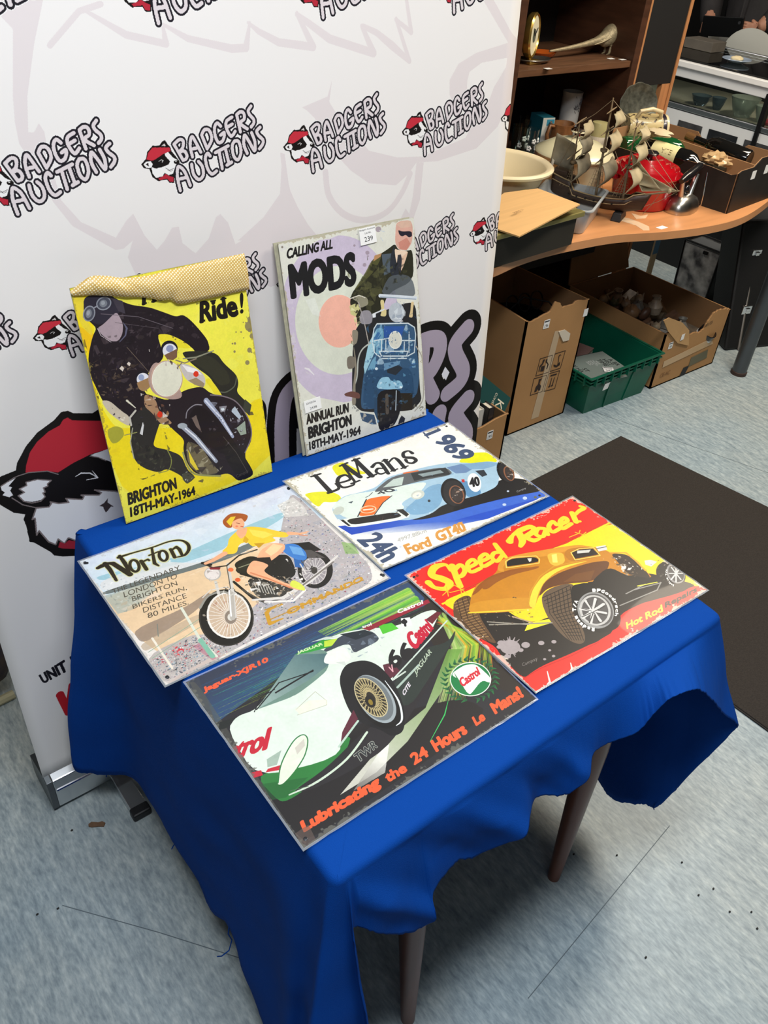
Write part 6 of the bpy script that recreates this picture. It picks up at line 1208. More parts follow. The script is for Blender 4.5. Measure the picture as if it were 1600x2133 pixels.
def clock():
    c = PV(1110, 74, 2.30); t = thing('mantel_clock', (c.x, c.y, 1.086), 'brass oval clock with a cream dial beside the bookcase side panel', 'clock')
    gold = mat('polished_brass', (200, 168, 90), .25, metal=.9); R = zrot((.5, -.86, .04)); r = .070
    MB().lathe([(0, -.02), (.9*r, -.02), (r, -.012), (r*1.02, .004), (r*.94, .010), (r*.9, .004), (0, .003)], c, 36, rot=R @ Matrix.Identity(3)).build('case', gold, t, smooth=True)
    MB().lathe([(0, .0045), (r*.88, .0045), (r*.88, .0052), (0, .0054)], c, 36, rot=R).build('dial', mat('cream_dial', (226, 220, 190), .4), t)
    MB().lathe([(0, .0060), (r*.3, .0060), (r*.3, .0066), (0, .0066)], c, 20, rot=R).build('dial_centre', mat('dial_dark', (90, 96, 84), .5), t)
    h = MB(); h.tube([c+R @ Vector((0, 0, .008)), c+R @ Vector((.02, .035, .008))], .0015, 5); h.tube([c+R @ Vector((0, 0, .008)), c+R @ Vector((-.03, .01, .008))], .0015, 5); h.build('hands', ink, t)
    MB().box((c.x, c.y, 1.0925), (.06, .07, .012)).build('base', gold, t, bevel=.003); MB().tube([(c.x, c.y, 1.095), c+Vector((0, 0, -.055))], .008, 8).build('stem', gold, t)
clock()
p = PZ(1140, 122, 1.087); m = MB().lathe([(.035, 0), (.05, .006), (.058, .018), (.054, .018), (.03, .006), (0, .005)], (p.x, p.y+.03, 1.087), 28, sy=.8); tag(m.build('amber_dish', mat('amber_glass', (196, 96, 36), .15, trans=.4), smooth=True), 'orange brown dish on the shelf between clock and pheasant tail', 'dish')
p = PZ(1112, 130, 1.087); m = MB().lathe([(.05, 0), (.06, .004), (.075, .012), (.073, .014), (.055, .006), (0, .005)], (p.x, p.y, 1.087), 30, sy=.6); tag(m.build('silver_tray', mat('tray_silver', (150, 146, 140), .2, metal=.9), smooth=True), 'small shiny beaded tray at the left end of the shelf', 'tray')

# ------------------------------------------------------------ things on and behind the desk
def at(px, py, v): return PV(px, py, v)
cream = mat('cream_plastic', (236, 218, 178), .45)
def basin():
    c = Vector((2.115, 2.01, DZ)); t = thing('washing_up_bowl', c, 'round cream plastic washing-up bowl at the left end of the desk', 'bowl')
    MB().lathe([(.105, .0), (.112, .004), (.155, .125), (.176, .127), (.178, .134), (.170, .140), (.158, .138), (.150, .13), (.108, .008), (0, .006)], c, 56).build('bowl', cream, t, smooth=True)
    g = MB(); random.seed(3)
    for k in range(26): a = random.random()*6.3; r = random.random()*.08; g.ell(c+Vector((r*math.cos(a), r*math.sin(a), .03+random.random()*.03)), (.022, .018, .010), 8, 5, nz=.5, seed=k)
    o = g.build('glass_beads', mat('grey_green_glass', (150, 158, 140), .25, trans=.4)); tag(o, 'heap of grey green glass pieces in the cream washing-up bowl', 'beads', kind='stuff')
    std_label(c+Vector((.155, -.09, .118)), Vector((.55, .83, 0)).normalized(), Vector((.1, -.06, 1)).normalized(), t, .024, .03)
basin()
def casserole(c, r, h, body, knob, label, lid_h, ridges=0, handles=True, kn='knob', ha=2.5):
    Hr = Matrix.Rotation(ha, 3, 'Z')
    t = thing('casserole', c, label, 'pot'); b = MB().lathe([(r*.82, 0), (r*.86, .004), (r*.97, h-.006), (r, h), (r*.95, h), (r*.8, .01), (0, .01)], c, 56); b.build('pot', body, t, smooth=True)
    pf = [(r*1.03, h), (r*1.04, h+.004), (r*1.0, h+.012)]
    if ridges:
        for k in range(ridges): rr = r*(.88-.17*k); z = h+.014+lid_h*(k+1)/(ridges+1); pf += [(rr+.012, z-.002), (rr+.008, z+.004), (rr-.004, z+.001)]
    pf += [(r*.62, h+lid_h*.72), (r*.25, h+lid_h*.97), (0, h+lid_h)] if not ridges else [(r*.16, h+lid_h), (0, h+lid_h+.002)]
    l = MB().lathe(pf, c, 56).build('lid', body, t, smooth=True)
    z = h+lid_h; MB().lathe([(.010, z-.002), (.010, z+.014), (.026, z+.018), (.028, z+.024), (.020, z+.030), (0, z+.031)], c, 24).build(kn, knob, l, smooth=True)
    if handles:
        for s in (1, -1): MB().tube([c+Hr @ Vector(v) for v in ((s*r*.93, -.035, h-.012), (s*(r+.02), -.03, h-.008), (s*(r+.022), .03, h-.008), (s*r*.93, .035, h-.012))], .008, 8).build('side_handle', body, t, smooth=True)
    return t
red = mat('red_enamel', (176, 14, 26), .16, coat=.6, spec=.6); crm = mat('cream_enamel', (226, 218, 180), .22, coat=.4)
casserole(Vector((2.525, 2.045, DZ)), .137, .11, crm, mat('chrome', (235, 235, 238), .12, metal=1), 'wide cream casserole pot with a chrome-capped lid knob', .055, handles=False)
casserole(Vector((2.605, 1.785, DZ)), .114, .105, red, mat('black_bakelite', (24, 22, 24), .25, coat=.4), 'shiny red casserole pot with ridged lid and black knob', .042, 4)
def tub():
    t = thing('plastic_tub', (2.32, 1.86, DZ), 'clear rectangular plastic tub partly under the cardboard sheet', 'tub'); m = mat('frosted_plastic', (206, 210, 210), .25, trans=.35, spec=.4)
    R = Matrix.Rotation(.5, 3, 'Z'); C = Vector((2.225, 1.79, DZ)); V = []; F2 = []
    rings = [(.115, .085, .002), (.130, .10, .075), (.137, .107, .077), (.137, .107, .081), (.129, .099, .081), (.113, .083, .006)]
    n = 24
    for a, b, z in rings:
        for x, y in rect(-a, -b, a, b, .025, 5): V.append(C+R @ Vector((x, y, z)))
    F2 = [(i*n+k, i*n+(k+1) % n, (i+1)*n+(k+1) % n, (i+1)*n+k) for i in range(5) for k in range(n)]+[tuple(reversed(range(n))), tuple(5*n+k for k in range(n))]
    MB().add(V, F2).build('tub_body', m, t, smooth=True)
tub()
def tray():
    c = Vector((1.80, 1.71, DZ)); t = thing('olive_tray', c, 'deep tray with an olive metal rim at the front left of the desk', 'tray'); R = Matrix.Rotation(.06, 3, 'Z'); ol = mat('olive_metal', (150, 140, 84), .35, metal=.5); dk = mat('tray_dark', (38, 34, 26), .6)
    b = MB(); a_, b_ = .27, .105
    for x, y, dx, dy in ((0, -b_, 2*a_, .014), (0, b_, 2*a_, .014), (-a_, 0, .014, 2*b_), (a_, 0, .014, 2*b_)): b.box(c+R @ Vector((x*.97, y*.97, .045)), (dx*.97, dy*.97, .085), rot=.06)
    b.box(c+Vector((0, 0, .006)), (2*a_*.95, 2*b_*.95, .010), rot=.06); b.build('tray_body', dk, t)
    for x, y, dx, dy in ((0, -b_, 2*a_+.03, .03), (0, b_, 2*a_+.03, .03), (-a_, 0, .03, 2*b_-.03), (a_, 0, .03, 2*b_-.03)): MB().box(c+R @ Vector((x, y, .095)), (dx, dy, .016), rot=.06).build('rim', ol, t, bevel=.003)
    cb = mat('cardboard_light', (218, 172, 112), .8, noise_=.08, nscale=3, stretch=(1, 20, 1)); z = DZ+.106
    q = [PZ(x, y, z+dz) for x, y, dz in ((1000,410,.012), (1040,412,.012), (1050,404,.014), (1120,395,.02), (1208,428,.024), (1081,495,.002), (1000,468,.002))]
    m = MB(); tri = tessellate_polygon([[Vector((p.x, p.y, 0)) for p in q]]); n = len(q); th = Vector((0, 0, .004))
    m.add(q+[p+th for p in q], [tuple(x) for x in tri]+[tuple(k+n for k in x) for x in tri]+[(i, (i+1) % n, (i+1) % n+n, i+n) for i in range(n)])
    s = m.build('cardboard_sheet', cb); s['label'] = 'flat tan cardboard sheet lying across the olive tray'; s['category'] = 'cardboard'
    o = PZ(1072, 448, z+.018); ex = (PZ(1102, 436, z+.018)-o).normalized(); ey = Vector((-ex.y, ex.x, 0)); V, T, sz = flat_text('11-50806', .009); k = .05/sz[0]
    mm = MB().add([o+ex*(.05-v[0]*k)+ey*(.009-v[1])+Vector((0, 0, .004)) for v in V], [tuple(f) for f in T]); mm.build('lettering', mat('box_print', (120, 84, 50), .8), s, weld='keep')
tray()
def iron():
    c = Vector((2.685, 1.665, DZ)); t = thing('flat_iron', c, 'old chrome flat iron with a black handle and wire rest', 'iron'); ch = mat('worn_chrome', (206, 202, 194), .28, metal=1, noise_=.3, nscale=14)
    # sole outline: blunt right end, rounded left
    d = Matrix.Rotation(.15, 3, 'Z'); out = cr([(-.068,0),(-.058,.030),(-.02,.046),(.03,.044),(.062,.034),(.066,0),(.062,-.034),(.03,-.044),(-.02,-.046),(-.058,-.030)], 5, True); V = []; n = len(out)
    for s, z in ((1, 0), (1.02, .006), (1, .016), (.93, .030), (.78, .044), (.5, .054), (.2, .058)): V += [c+d @ Vector((x*s, y*s, z)) for x, y in out]
    F2 = [(i*n+k, i*n+(k+1) % n, (i+1)*n+(k+1) % n, (i+1)*n+k) for i in range(6) for k in range(n)]+[tuple(reversed(range(n))), tuple(6*n+k for k in range(n))]
    MB().add(V, F2).build('iron_body', ch, t, smooth=True)
    for x, z2, dx in ((-.03, .118, -.012), (.034, .128, .022)): MB().tube([c+d @ Vector((x, 0, .05)), c+d @ Vector((x+dx*.6, 0, .085)), c+d @ Vector((x+dx, 0, z2-.012))], [.013, .010, .009], 10, flat=.5).build('handle_bracket', ch, t, smooth=True)
    MB().tube([c+d @ Vector(p) for p in ((-.055, 0, .108), (-.03, 0, .116), (.0, 0, .122), (.03, 0, .130), (.062, 0, .140), (.070, 0, .142))], [.009, .013, .0155, .0145, .013, .008], 16).build('handle', MATS['black_bakelite'], t, smooth=True)
    MB().ell(c+d @ Vector((.0, 0, .072)), (.013, .013, .017), 14, 10).build('knob', MATS['black_bakelite'], t, smooth=True)
    MB().tube([c+d @ Vector(p) for p in ((.064, -.03, .125), (.074, -.035, .05), (.078, -.035, .012), (.10, -.02, .01), (.10, .02, .01), (.078, .035, .012), (.074, .035, .05))], .002, 6).build('wire_rest', MATS['chrome'], t, smooth=True)
    std_label(c+d @ Vector((.008, -.043, .016)), (d @ Vector((1, .1, 0))).normalized(), Vector((0, .45, .9)).normalized(), t, .024, .026, '122')
iron()
# fruit box with bottles
card_in = mat('cardboard_inside', (166, 124, 84), .85, noise_=.1, nscale=8); blackcard = mat('black_card', (38, 32, 28), .55, noise_=.3, nscale=16)
fa = .105; FO = Vector((2.812, 1.562, DZ)); FE = Vector((math.cos(fa), math.sin(fa), 0)); FN = Vector((-math.sin(fa), math.cos(fa), 0)); FW, FL, FH = .37, .52, .145
def FB(a, b, z): return FO+FE*a+FN*b+Vector((0, 0, z))
def wall(name, t, p, q, prof, th, m_out, m_in):
    """carton wall from p to q (outside face), top profile prof = [(s, z)], two skins: outside, inside"""
    d = (q-p); L = d.length; d.normalize(); n = Vector((0, 0, 1)).cross(d)   # inward for counter-clockwise boxes
    poly = [(0, 0), (L, 0)]+[(s*L, z) for s, z in reversed(prof)]
    M1 = Matrix((d, Vector((0, 0, 1)), -n)).transposed().to_4x4()
    o = MB().prism(poly, -th*.5, 0, tf=Matrix.Translation(p) @ M1).build(name, m_out, t); i = MB().prism(poly, -th, -th*.5, tf=Matrix.Translation(p) @ M1).build(name+'_lining', m_in, o); return o
def fruit_box():
    t = thing('fruit_box', FO, 'black cardboard fruit box of bottles at the right end of the desk', 'box'); h = FH; hp = h-.022
    P = [FB(0, 0, 0), FB(FW, 0, 0), FB(FW, FL, 0), FB(0, FL, 0)]
    wall('box_wall', t, P[0], P[1], [(0, h-.01), (.06, h-.004), (.3, h-.004), (.42, h+.02), (.58, h+.02), (.7, h), (1, h)], .006, blackcard, card_in)
    wall('box_wall', t, P[1], P[2], [(0, h), (.3, h), (.36, h-.03), (.64, h-.03), (.7, h), (1, h)], .006, blackcard, card_in)
    wall('box_wall', t, P[2], P[3], [(0, h+.02), (.25, h+.02), (.33, h-.01), (.67, h-.01), (.75, h+.02), (1, h+.02)], .006, blackcard, card_in)
    wall('box_wall', t, P[3], P[0], [(0, h-.035), (.30, h-.04), (.56, h-.045), (.62, h-.015), (.78, h-.012), (.95, h-.02), (1, h-.01)], .006, blackcard, card_in)
    MB().hexa([FB(.006, .006, .0), FB(FW-.006, .006, 0), FB(FW-.006, FL-.006, 0), FB(.006, FL-.006, 0), FB(.006, .006, .006), FB(FW-.006, .006, .006), FB(FW-.006, FL-.006, .006), FB(.006, FL-.006, .006)]).build('box_bottom', card_in, t)
    # cross divider with hand hole look
    MB().hexa([FB(.22, FL-.02, .006), FB(.226, FL-.02, .006), FB(.226, .03, .006), FB(.22, .03, .006)][::-1]+[FB(.22, FL-.02, .14), FB(.226, FL-.02, .14), FB(.226, .03, .12), FB(.22, .03, .12)][::-1]).build('divider', card_in, t)
    std_label(FB(.105, -.0008, .10), FE, Vector((0, 0, 1)), t, .03, .028, ''); std_label(FB(.20, -.0008, .105), FE, Vector((0, 0, 1)), t, .03, .03, '')
fruit_box()
def bottle(c0, d, L, r, mt, label, lab=None, cap=None, name='wine_bottle', neck=.32):
    t = thing(name, c0, label, 'bottle'); R = zrot(d); pf = [(0, .004), (r*.9, 0), (r, .006), (r, L*(1-neck-.14)), (r*.8, L*(1-neck-.06)), (r*.38, L*(1-neck)), (r*.36, L*.95), (r*.42, L*.955), (r*.42, L), (0, L)]
    MB().lathe(pf, c0, 28, rot=R).build('glass_body', mt, t, smooth=True)
    if lab: MB().lathe([(r*1.01, L*.10), (r*1.015, L*.10), (r*1.015, L*.42), (r*1.01, L*.42)], c0, 28, rot=R).build('paper_label', lab, t, smooth=True)
    if cap: MB().lathe([(r*.46, L*.86), (r*.46, L*1.005), (0, L*1.006)], c0, 18, rot=R).build('foil_cap', cap, t, smooth=True)
    return t
gb = mat('green_glass', (22, 92, 46), .08, trans=.3, coat=.5); bb = mat('black_glass', (14, 13, 12), .08, coat=.6)
lab = mat('cream_label', (232, 220, 164), .5)
b1 = bottle(FB(.10, .42, .105), (FE*.10-FN*.92+Vector((0, 0, -.04))), .31, .038, bb, 'dark wine bottle with a cream label lying nearest the box side', lab, mat('gold_foil', (60, 52, 40), .3, metal=.6))
def wrap_text(t, c0, d, r, s_, a, z, size, m):
    R = zrot(d); V, T, sz = flat_text(s_, size)
    MB().add([c0+R @ Vector(((r)*math.cos(a+v[1]/r), (r)*math.sin(a+v[1]/r), z+v[0])) for v in V], [tuple(f) for f in T]).build('lettering', m, t, weld='keep')
pr = mat('label_print', (120, 100, 60), .6)
d1 = (FE*.10-FN*.92+Vector((0, 0, -.04)))
R1 = zrot(d1)
def ang_up(R): # angle in the bottle frame facing up and to the viewer
    v = R.transposed() @ (CO-FB(.1, .3, .1)).normalized(); return math.atan2(v.y, v.x)
a_ = ang_up(R1)
wrap_text(b1, FB(.10, .42, .105), d1, .0388, 'ALE', a_-.5, .070, .018, pr); wrap_text(b1, FB(.10, .42, .105), d1, .0388, 'Classic', a_+.15, .042, .010, pr); wrap_text(b1, FB(.10, .42, .105), d1, .0388, 'CHAPEL', a_+.55, .045, .006, pr)
bottle(FB(.17, .50, .11), (FE*.35-FN*.85+Vector((0, 0, -.1))), .28, .04, gb, 'green glass bottle lying behind the dark bottle in the box', None, None)
bottle(FB(.06, .50, .10), (FE*.9-FN*.3), .13, .034, gb, 'short green bottle at the far end of the black box', None, None, 'green_bottle')
bottle(FB(.285, .10, .115), (-FE*.05+FN*.92+Vector((0, 0, .1))), .26, .035, bb, 'black bottle in the right-hand bay of the fruit box', None, mat('red_gold_foil', (150, 110, 70), .3, metal=.6))
m = MB(); pk = mat('clear_packet', (226, 190, 140), .2, trans=.3)
tag(MB().ell(FB(.17, .17, .115), (.045, .05, .022), 18, 12, nz=.6, nf=4, seed=9).build('food_packet', pk, smooth=60), 'crumpled amber plastic packet among the bottles', 'packet')
tag(MB().ell(FB(.12, .42-.03, .165), (.035, .05, .012), 14, 8, nz=.4, nf=3, seed=5).build('paper_wad', mat('cream_paper', (214, 196, 160), .7), smooth=60), 'crumpled cream paper lying on the green bottle', 'paper')
# tilted stoneware tankard, scalloped dish
def tankard():
    c = PV(1380, 269, 2.03); d = Vector((.86, -.50, -.02)).normalized(); R = zrot(d); t = thing('stoneware_tankard', c, 'patterned cream stoneware tankard lying on its side, mouth outward', 'tankard'); r = .047
    st = mat('stoneware', (196, 176, 124), .4, coat=.3); nt = st.node_tree; v = nt.nodes.new('ShaderNodeTexVoronoi'); v.inputs['Scale'].default_value = 70; v.feature = 'F1'; tc = nt.nodes.new('ShaderNodeTexCoord'); nt.links.new(tc.outputs['Object'], v.inputs[0])
    n = nt.nodes.new('ShaderNodeTexNoise'); n.inputs['Scale'].default_value = 60; nt.links.new(tc.outputs['Object'], n.inputs[0]); rp = nt.nodes.new('ShaderNodeValToRGB'); nt.links.new(n.outputs[0], rp.inputs[0])
    rp.color_ramp.elements[0].position = .38; rp.color_ramp.elements[1].position = .44; rp.color_ramp.elements[0].color = (*srgb((66, 52, 34)), 1); rp.color_ramp.elements[1].color = (*srgb((196, 176, 124)), 1); nt.links.new(rp.outputs[0], nt.nodes['Principled BSDF'].inputs['Base Color'])
    MB().lathe([(0, -.150), (r*.92, -.150), (r*1.0, -.143), (r*1.02, -.135), (r*1.1, -.08), (r*1.12, -.022)], c, 40, rot=R, closed=True).build('body', st, t, smooth=True)
    MB().lathe([(r*1.12, -.022), (r*1.14, -.02), (r*1.14, -.008), (r*1.10, -.006)], c, 40, rot=R, closed=True).build('dark_band', mat('navy_glaze', (34, 26, 40), .3, coat=.4), t, smooth=True)
    cm_ = mat('cream_glaze', (222, 204, 160), .3, coat=.4); MB().lathe([(r*1.10, -.006), (r*1.10, .003), (r*1.0, .005), (r*.94, .0), (r*.94, -.02)], c, 40, rot=R, closed=True).build('rim', cm_, t, smooth=True)
    MB().lathe([(r*.94, -.02), (r*.9, -.1), (r*.85, -.138), (0, -.139)], c, 40, rot=R, closed=True).build('inside', mat('buff_glaze', (160, 130, 92), .5), t, smooth=True)
    MB().tube([c+R @ Vector(p) for p in ((-.046, 0, -.125), (-.075, 0, -.12), (-.088, 0, -.08), (-.078, 0, -.04), (-.05, 0, -.032))], .008, 10).build('handle', cm_, t, smooth=True)
tankard()
def scallop():
    c = PV(1327, 222, 2.14); t = thing('scalloped_plate', c, 'tarnished scalloped metal plate propped up behind the model ship', 'plate'); R = zrot((-.35, -.9, .25)); V = []; n = 64; m = MB()
    for r, z in ((.0, 0), (.05, .0), (.06, .004), (.078, .012), (.08, .010), (.06, .0), (.0, -.003)):
        for k in range(n): a = 2*math.pi*k/n; q = 1+(.05*abs(math.cos(a*5)) if r > .07 else 0); V.append(c+R @ Vector((r*q*math.cos(a), r*q*math.sin(a), z)))
    m.add(V, [(i*n+k, i*n+(k+1) % n, (i+1)*n+(k+1) % n, (i+1)*n+k) for i in range(6) for k in range(n)]); m.build('plate', mat('tarnished_tin', (132, 134, 122), .35, metal=.7, noise_=.5, nscale=60), t, smooth=True)
scallop()
p = PV(1337, 252, 2.1); tag(MB().ell(p, (.022, .022, .022), 16, 12).build('orange_ball', mat('orange_wax', (210, 84, 40), .4), smooth=True), 'orange ball between the plate and tankard', 'ball')
# bookcase lower bay
SZ = .7565
def mug(c, r, h, body, label, name='mug', extra=None):
    t = thing(name, c, label, name.replace('_', ' ')); MB().lathe([(r*.9, 0), (r*.93, .003), (r, h*.9), (r*1.02, h), (r*.95, h), (r*.9, .006), (0, .006)], c, 36).build('cup', body, t, smooth=True)
    return t
y = 2.36
def bx(px, py, v=2.36): q = PV(px, py, v); return Vector((q.x, v, SZ))
whs = mat('white_stoneware', (196, 194, 190), .35)
c = bx(1189, 220, 2.42); t = mug(c, .040, .185, whs, 'tall white mug printed with fine dark lines in the bookcase', 'mug')
g = MB(); random.seed(11)
for k in range(22):
    a = -2.0+random.random()*1.3; z = .12+random.random()*.05; pts = [(a+random.random()*.3-.15, z+random.random()*.02-.01) for _ in range(4)]; g.tube([c+Vector((.0405*math.cos(q), .0405*math.sin(q), w_)) for q, w_ in pts], .0009, 4)
g.build('printed_lines', mat('print_grey', (88, 84, 88), .6), t)
c = bx(1232, 220, 2.40); t = thing('storage_jar', c, 'tall white and red lidded canister in the bookcase', 'canister')
MB().lathe([(.038, 0), (.04, .004), (.04, .165)], c, 36).build('red_body', mat('red_plastic', (206, 40, 34), .35), t, smooth=True); MB().lathe([(.041, .164), (.041, .205), (.036, .205)], c, 36).build('white_band', mat('jar_white', (214, 206, 200), .4), t, smooth=True)
MB().lathe([(.042, .205), (.042, .21), (.040, .212)], c, 36).build('blue_line', mat('navy_line', (40, 44, 80), .4), t); MB().lathe([(.040, .211), (.041, .212), (.041, .228), (.037, .232), (0, .232)], c, 36).build('lid', mat('grey_lid', (150, 150, 152), .35), t, smooth=True)
c = bx(1142, 260, 2.37); t = thing('teal_packet', c, 'teal and white carton with a yellow corner in the bookcase', 'carton')
MB().box(c+Vector((-.016, .02, .06)), (.055, .09, .12), rot=-.25).build('carton', mat('teal_card', (28, 104, 120), .5), t, bevel=.001)
qx = Matrix.Rotation(-.25, 3, 'Z'); fc = c+Vector((-.016, .02, .06))
MB().box(fc+qx @ Vector((.0002, -.0455, 0)), (.053, .001, .118), rot=-.25).build('white_panel', mat('white_card', (226, 226, 214), .5), t); MB().box(fc+qx @ Vector((.008, -.0463, .042)), (.034, .001, .022), rot=-.25).build('blue_patch', mat('cyan_ink', (64, 156, 184), .5), t); MB().box(fc+qx @ Vector((.006, -.0463, -.044)), (.038, .001, .024), rot=-.25).build('yellow_patch', mat('yellow_ink', (222, 204, 60), .5), t)
def tumbler(px, py, v, label):
    c = bx(px, py, v); c.z = SZ; t = thing('tumbler', c, label, 'glass', 'floral tumblers in the bookcase'); MB().lathe([(.027, 0), (.029, .003), (.034, .095), (.0325, .095), (.027, .008), (0, .008)], c, 28).build('glass_body', glass, t, smooth=True)
    g = MB(); 
    for k in range(5):
        a = -2.3+k*.5; z = .03+(k % 2)*.025; d = Vector((math.cos(a), math.sin(a), 0)); 
        for j in range(5): b = 2*math.pi*j/5; s = Vector((-d.y, d.x, 0)); g.ell(c+d*.0325+s*math.cos(b)*.006+Vector((0, 0, z+math.sin(b)*.006)), (.0045, .0045, .0045), 6, 5)
    g.build('etched_flowers', mat('etched_white', (220, 222, 218), .6), t)
tumbler(1083, 285, 2.38, 'floral etched glass tumbler nearest the bookcase side panel'); tumbler(1104, 282, 2.33, 'floral etched glass tumbler right of the leftmost one'); tumbler(1095, 268, 2.46, 'floral etched glass tumbler at the back of the pair')
def jug():
    c = bx(1170, 268, 2.30); c.z = SZ; c = Vector((c.x, 2.30, SZ)); t = thing('jug', c, 'brown leaf-moulded jug with a curved handle behind the casserole', 'jug'); jm = mat('brown_glaze', (142, 96, 58), .4, noise_=.35, nscale=40, coat=.3)
    V = []; n = 40; m = MB(); pr_ = [(.032, 0), (.036, .004), (.046, .05), (.044, .085), (.048, .108), (.044, .108), (.04, .085), (.03, .01), (0, .01)]
    for r, z in pr_:
        for k in range(n): a = 2*math.pi*k/n; q = 1+(.25*max(0, math.cos(a-.2))**6 if z > .08 else 0)+.03*math.cos(9*a)*(z < .09); V.append(c+Vector((r*q*math.cos(a), r*q*math.sin(a), z)))
    m.add(V, [(i*n+k, i*n+(k+1) % n, (i+1)*n+(k+1) % n, (i+1)*n+k) for i in range(8) for k in range(n)]).build('jug_body', jm, t, smooth=True)
    MB().tube([c+Vector(p) for p in ((-.044, 0, .10), (-.07, 0, .105), (-.08, 0, .075), (-.068, 0, .035), (-.044, 0, .02))], .007, 10).build('handle', jm, t, smooth=True)
jug()
c = PV(1216, 268, 2.235); c = Vector((c.x, 2.245, SZ)); t = thing('glass_jar', c, 'upturned yellow-tinted plastic jar with a paper label', 'jar')
c.z = DZ
c.y = 2.16
MB().lathe([(.036, 0), (.038, .004), (.038, .14), (.030, .165), (0, .170)], c, 30).build('jar_body', mat('yellow_plastic', (206, 196, 140), .2, trans=.35), t, smooth=True)
MB().lathe([(.0386, .03), (.0388, .03), (.0388, .12), (.0386, .12)], c, 30, closed=True).build('paper_label', mat('label_cream', (220, 212, 190), .5), t)

# ------------------------------------------------------------ model galleon
def ship():
    O = Vector((2.385, 1.80, DZ)); t = thing('model_ship', O, 'wooden model galleon with three masts and curled cream sails', 'model ship')
    # ship frame: +x runs from stern to bow
    bow = (PZ(1318, 432, .775)-PZ(1172, 384, .80)); bow.z = 0; bow.normalize(); sd = Vector((-bow.y, bow.x, 0)); mid = (PZ(1318, 432, .775)+PZ(1172, 384, .80))/2; O = Vector((mid.x, mid.y, DZ))
    W = lambda x, y, z: O+bow*x+sd*y+Vector((0, 0, z))
    hull = mat('ship_hull', (62, 42, 30), .5, noise_=.4, nscale=30, stretch=(1, 1, 8)); deckm = mat('ship_deck', (96, 74, 50), .6, noise_=.3, nscale=40); sp = mat('ship_spar', (150, 128, 98), .6, noise_=.3, nscale=30); sl = mat('aged_sail', (188, 172, 136), .7, noise_=.3, nscale=18); sl2 = mat('aged_sail_grey', (140, 130, 108), .7, noise_=.4, nscale=24)
    Ln = .155
    def sec(x):          # half width, keel z, deck z
        s = x/Ln; w_ = .036*(1-max(0, s)**3.0)*(1-.25*max(0, -s)**2); k = .022+.012*s*s+(.03*max(0, s-.6)**1.2); d = .066+.020*s*s+(.022 if s < -.55 else 0)+(.01 if s > .7 else 0); return max(w_, .002), k, d
    def hf(a, b):
        x = -Ln+2*Ln*a; w_, k, d = sec(x); th = math.pi*(b-.5); y = w_*math.sin(th)*(1 if abs(th) < 1.2 else 1.0); z = d-(d-k)*math.cos(th)**.7 if abs(math.cos(th)) > 1e-4 else d
        return W(x+.018*max(0, x/Ln)**3*((z-k)/(d-k+1e-5)), y, z)
    MB().grid(hf, 30, 14).build('hull', hull, t, smooth=True, solid=.002)
    MB().grid(lambda a, b: (lambda x: W(x, sec(x)[0]*.96*(2*b-1), sec(x)[2]-.008))(-Ln+2*Ln*a*.98), 24, 4).build('deck', deckm, t, solid=.0015)
    r = MB()
    for s in (-1, 1):
        r.tube([W(x, s*(sec(x)[0]+.001), sec(x)[2]) for x in np.linspace(-Ln, Ln*.98, 20)], .0022, 6); r.tube([W(x, s*(sec(x)[0]*.96+.002), sec(x)[2]-.018) for x in np.linspace(-Ln, Ln*.95, 20)], .0016, 6)
    r.build('wale_rail', mat('pale_rail', (150, 128, 92), .6), t, smooth=True)
    MB().box(W(-Ln*.86, 0, .103), (.05, .052, .034), rot=math.atan2(bow.y, bow.x)).build('stern_castle', hull, t, bevel=.002)
    g = MB()
    for k in range(6):
        for s in (-1, 1): x = -.09+.03*k; g.box(W(x, s*(sec(x)[0]*.99), .052), (.006, .006, .006), rot=math.atan2(bow.y, bow.x))
    g.build('gun_ports', mat('ship_black', (20, 18, 16), .6), t)
    for x in (-.07, .085): MB().box(W(x, 0, .0135), (.034, .085, .027), rot=math.atan2(bow.y, bow.x), taper=.8).build('stand_block', mat('stand_black', (30, 28, 28), .5), t, bevel=.003)
    MB().tube([W(.13, 0, .085), W(.255, 0, .125)], [.004, .0022], 8).build('bowsprit', sp, t, smooth=True)
    masts = [(-.095, .225, .004), (-.005, .31, .005), (.085, .255, .0045)]
    for mi, (x, h, r_) in enumerate(masts):
        ms = MB().tube([W(x, 0, .06), W(x-.006, 0, h*.6), W(x-.012, 0, h+.045)], [r_, r_*.8, r_*.45], 8).build('mast', sp, t, smooth=True)
        MB().lathe([(.004, 0), (.011, .004), (.012, .012), (.004, .012)], W(x-.006, 0, h*.62), 12).build('crows_nest', sp, ms, smooth=True)
        lv = [(.10, .075, .072), (.10+h*.30, .062, .066), (.10+h*.54, .050, .052), (.10+h*.74, .036, .036)]
        for li, (z0, hw, hh) in enumerate(lv):
            if z0+hh > h+.05: continue
            zt = z0+hh; yd = MB().tube([W(x-.008, -hw-.012, zt), W(x-.006, 0, zt+.002), W(x-.008, hw+.012, zt)], [.0014, .0028, .0014], 6).build('yard', sp, t, smooth=True)
            bl = .046-.006*li
            def sf(a, b, hw=hw, z0=z0, hh=hh, bl=bl, x=x): 
                y = hw*(2*a-1)*(1-.12*b+.1*(1-b)); return W(x+.002+bl*math.sin(math.pi*(.12+.88*(1-b))*.9)*(1-.35*(2*a-1)**2)+.006*noise.noise(Vector((a*4, b*4, x*30+z0*20))), y, z0+hh*b-.006*(1-(2*a-1)**2)*(1-b)*-1)
            MB().grid(sf, 12, 10).build('sail', sl2 if (li == 0 and mi < 2) or (mi == 0 and li == 1) else sl, t, smooth=True, solid=.0012)
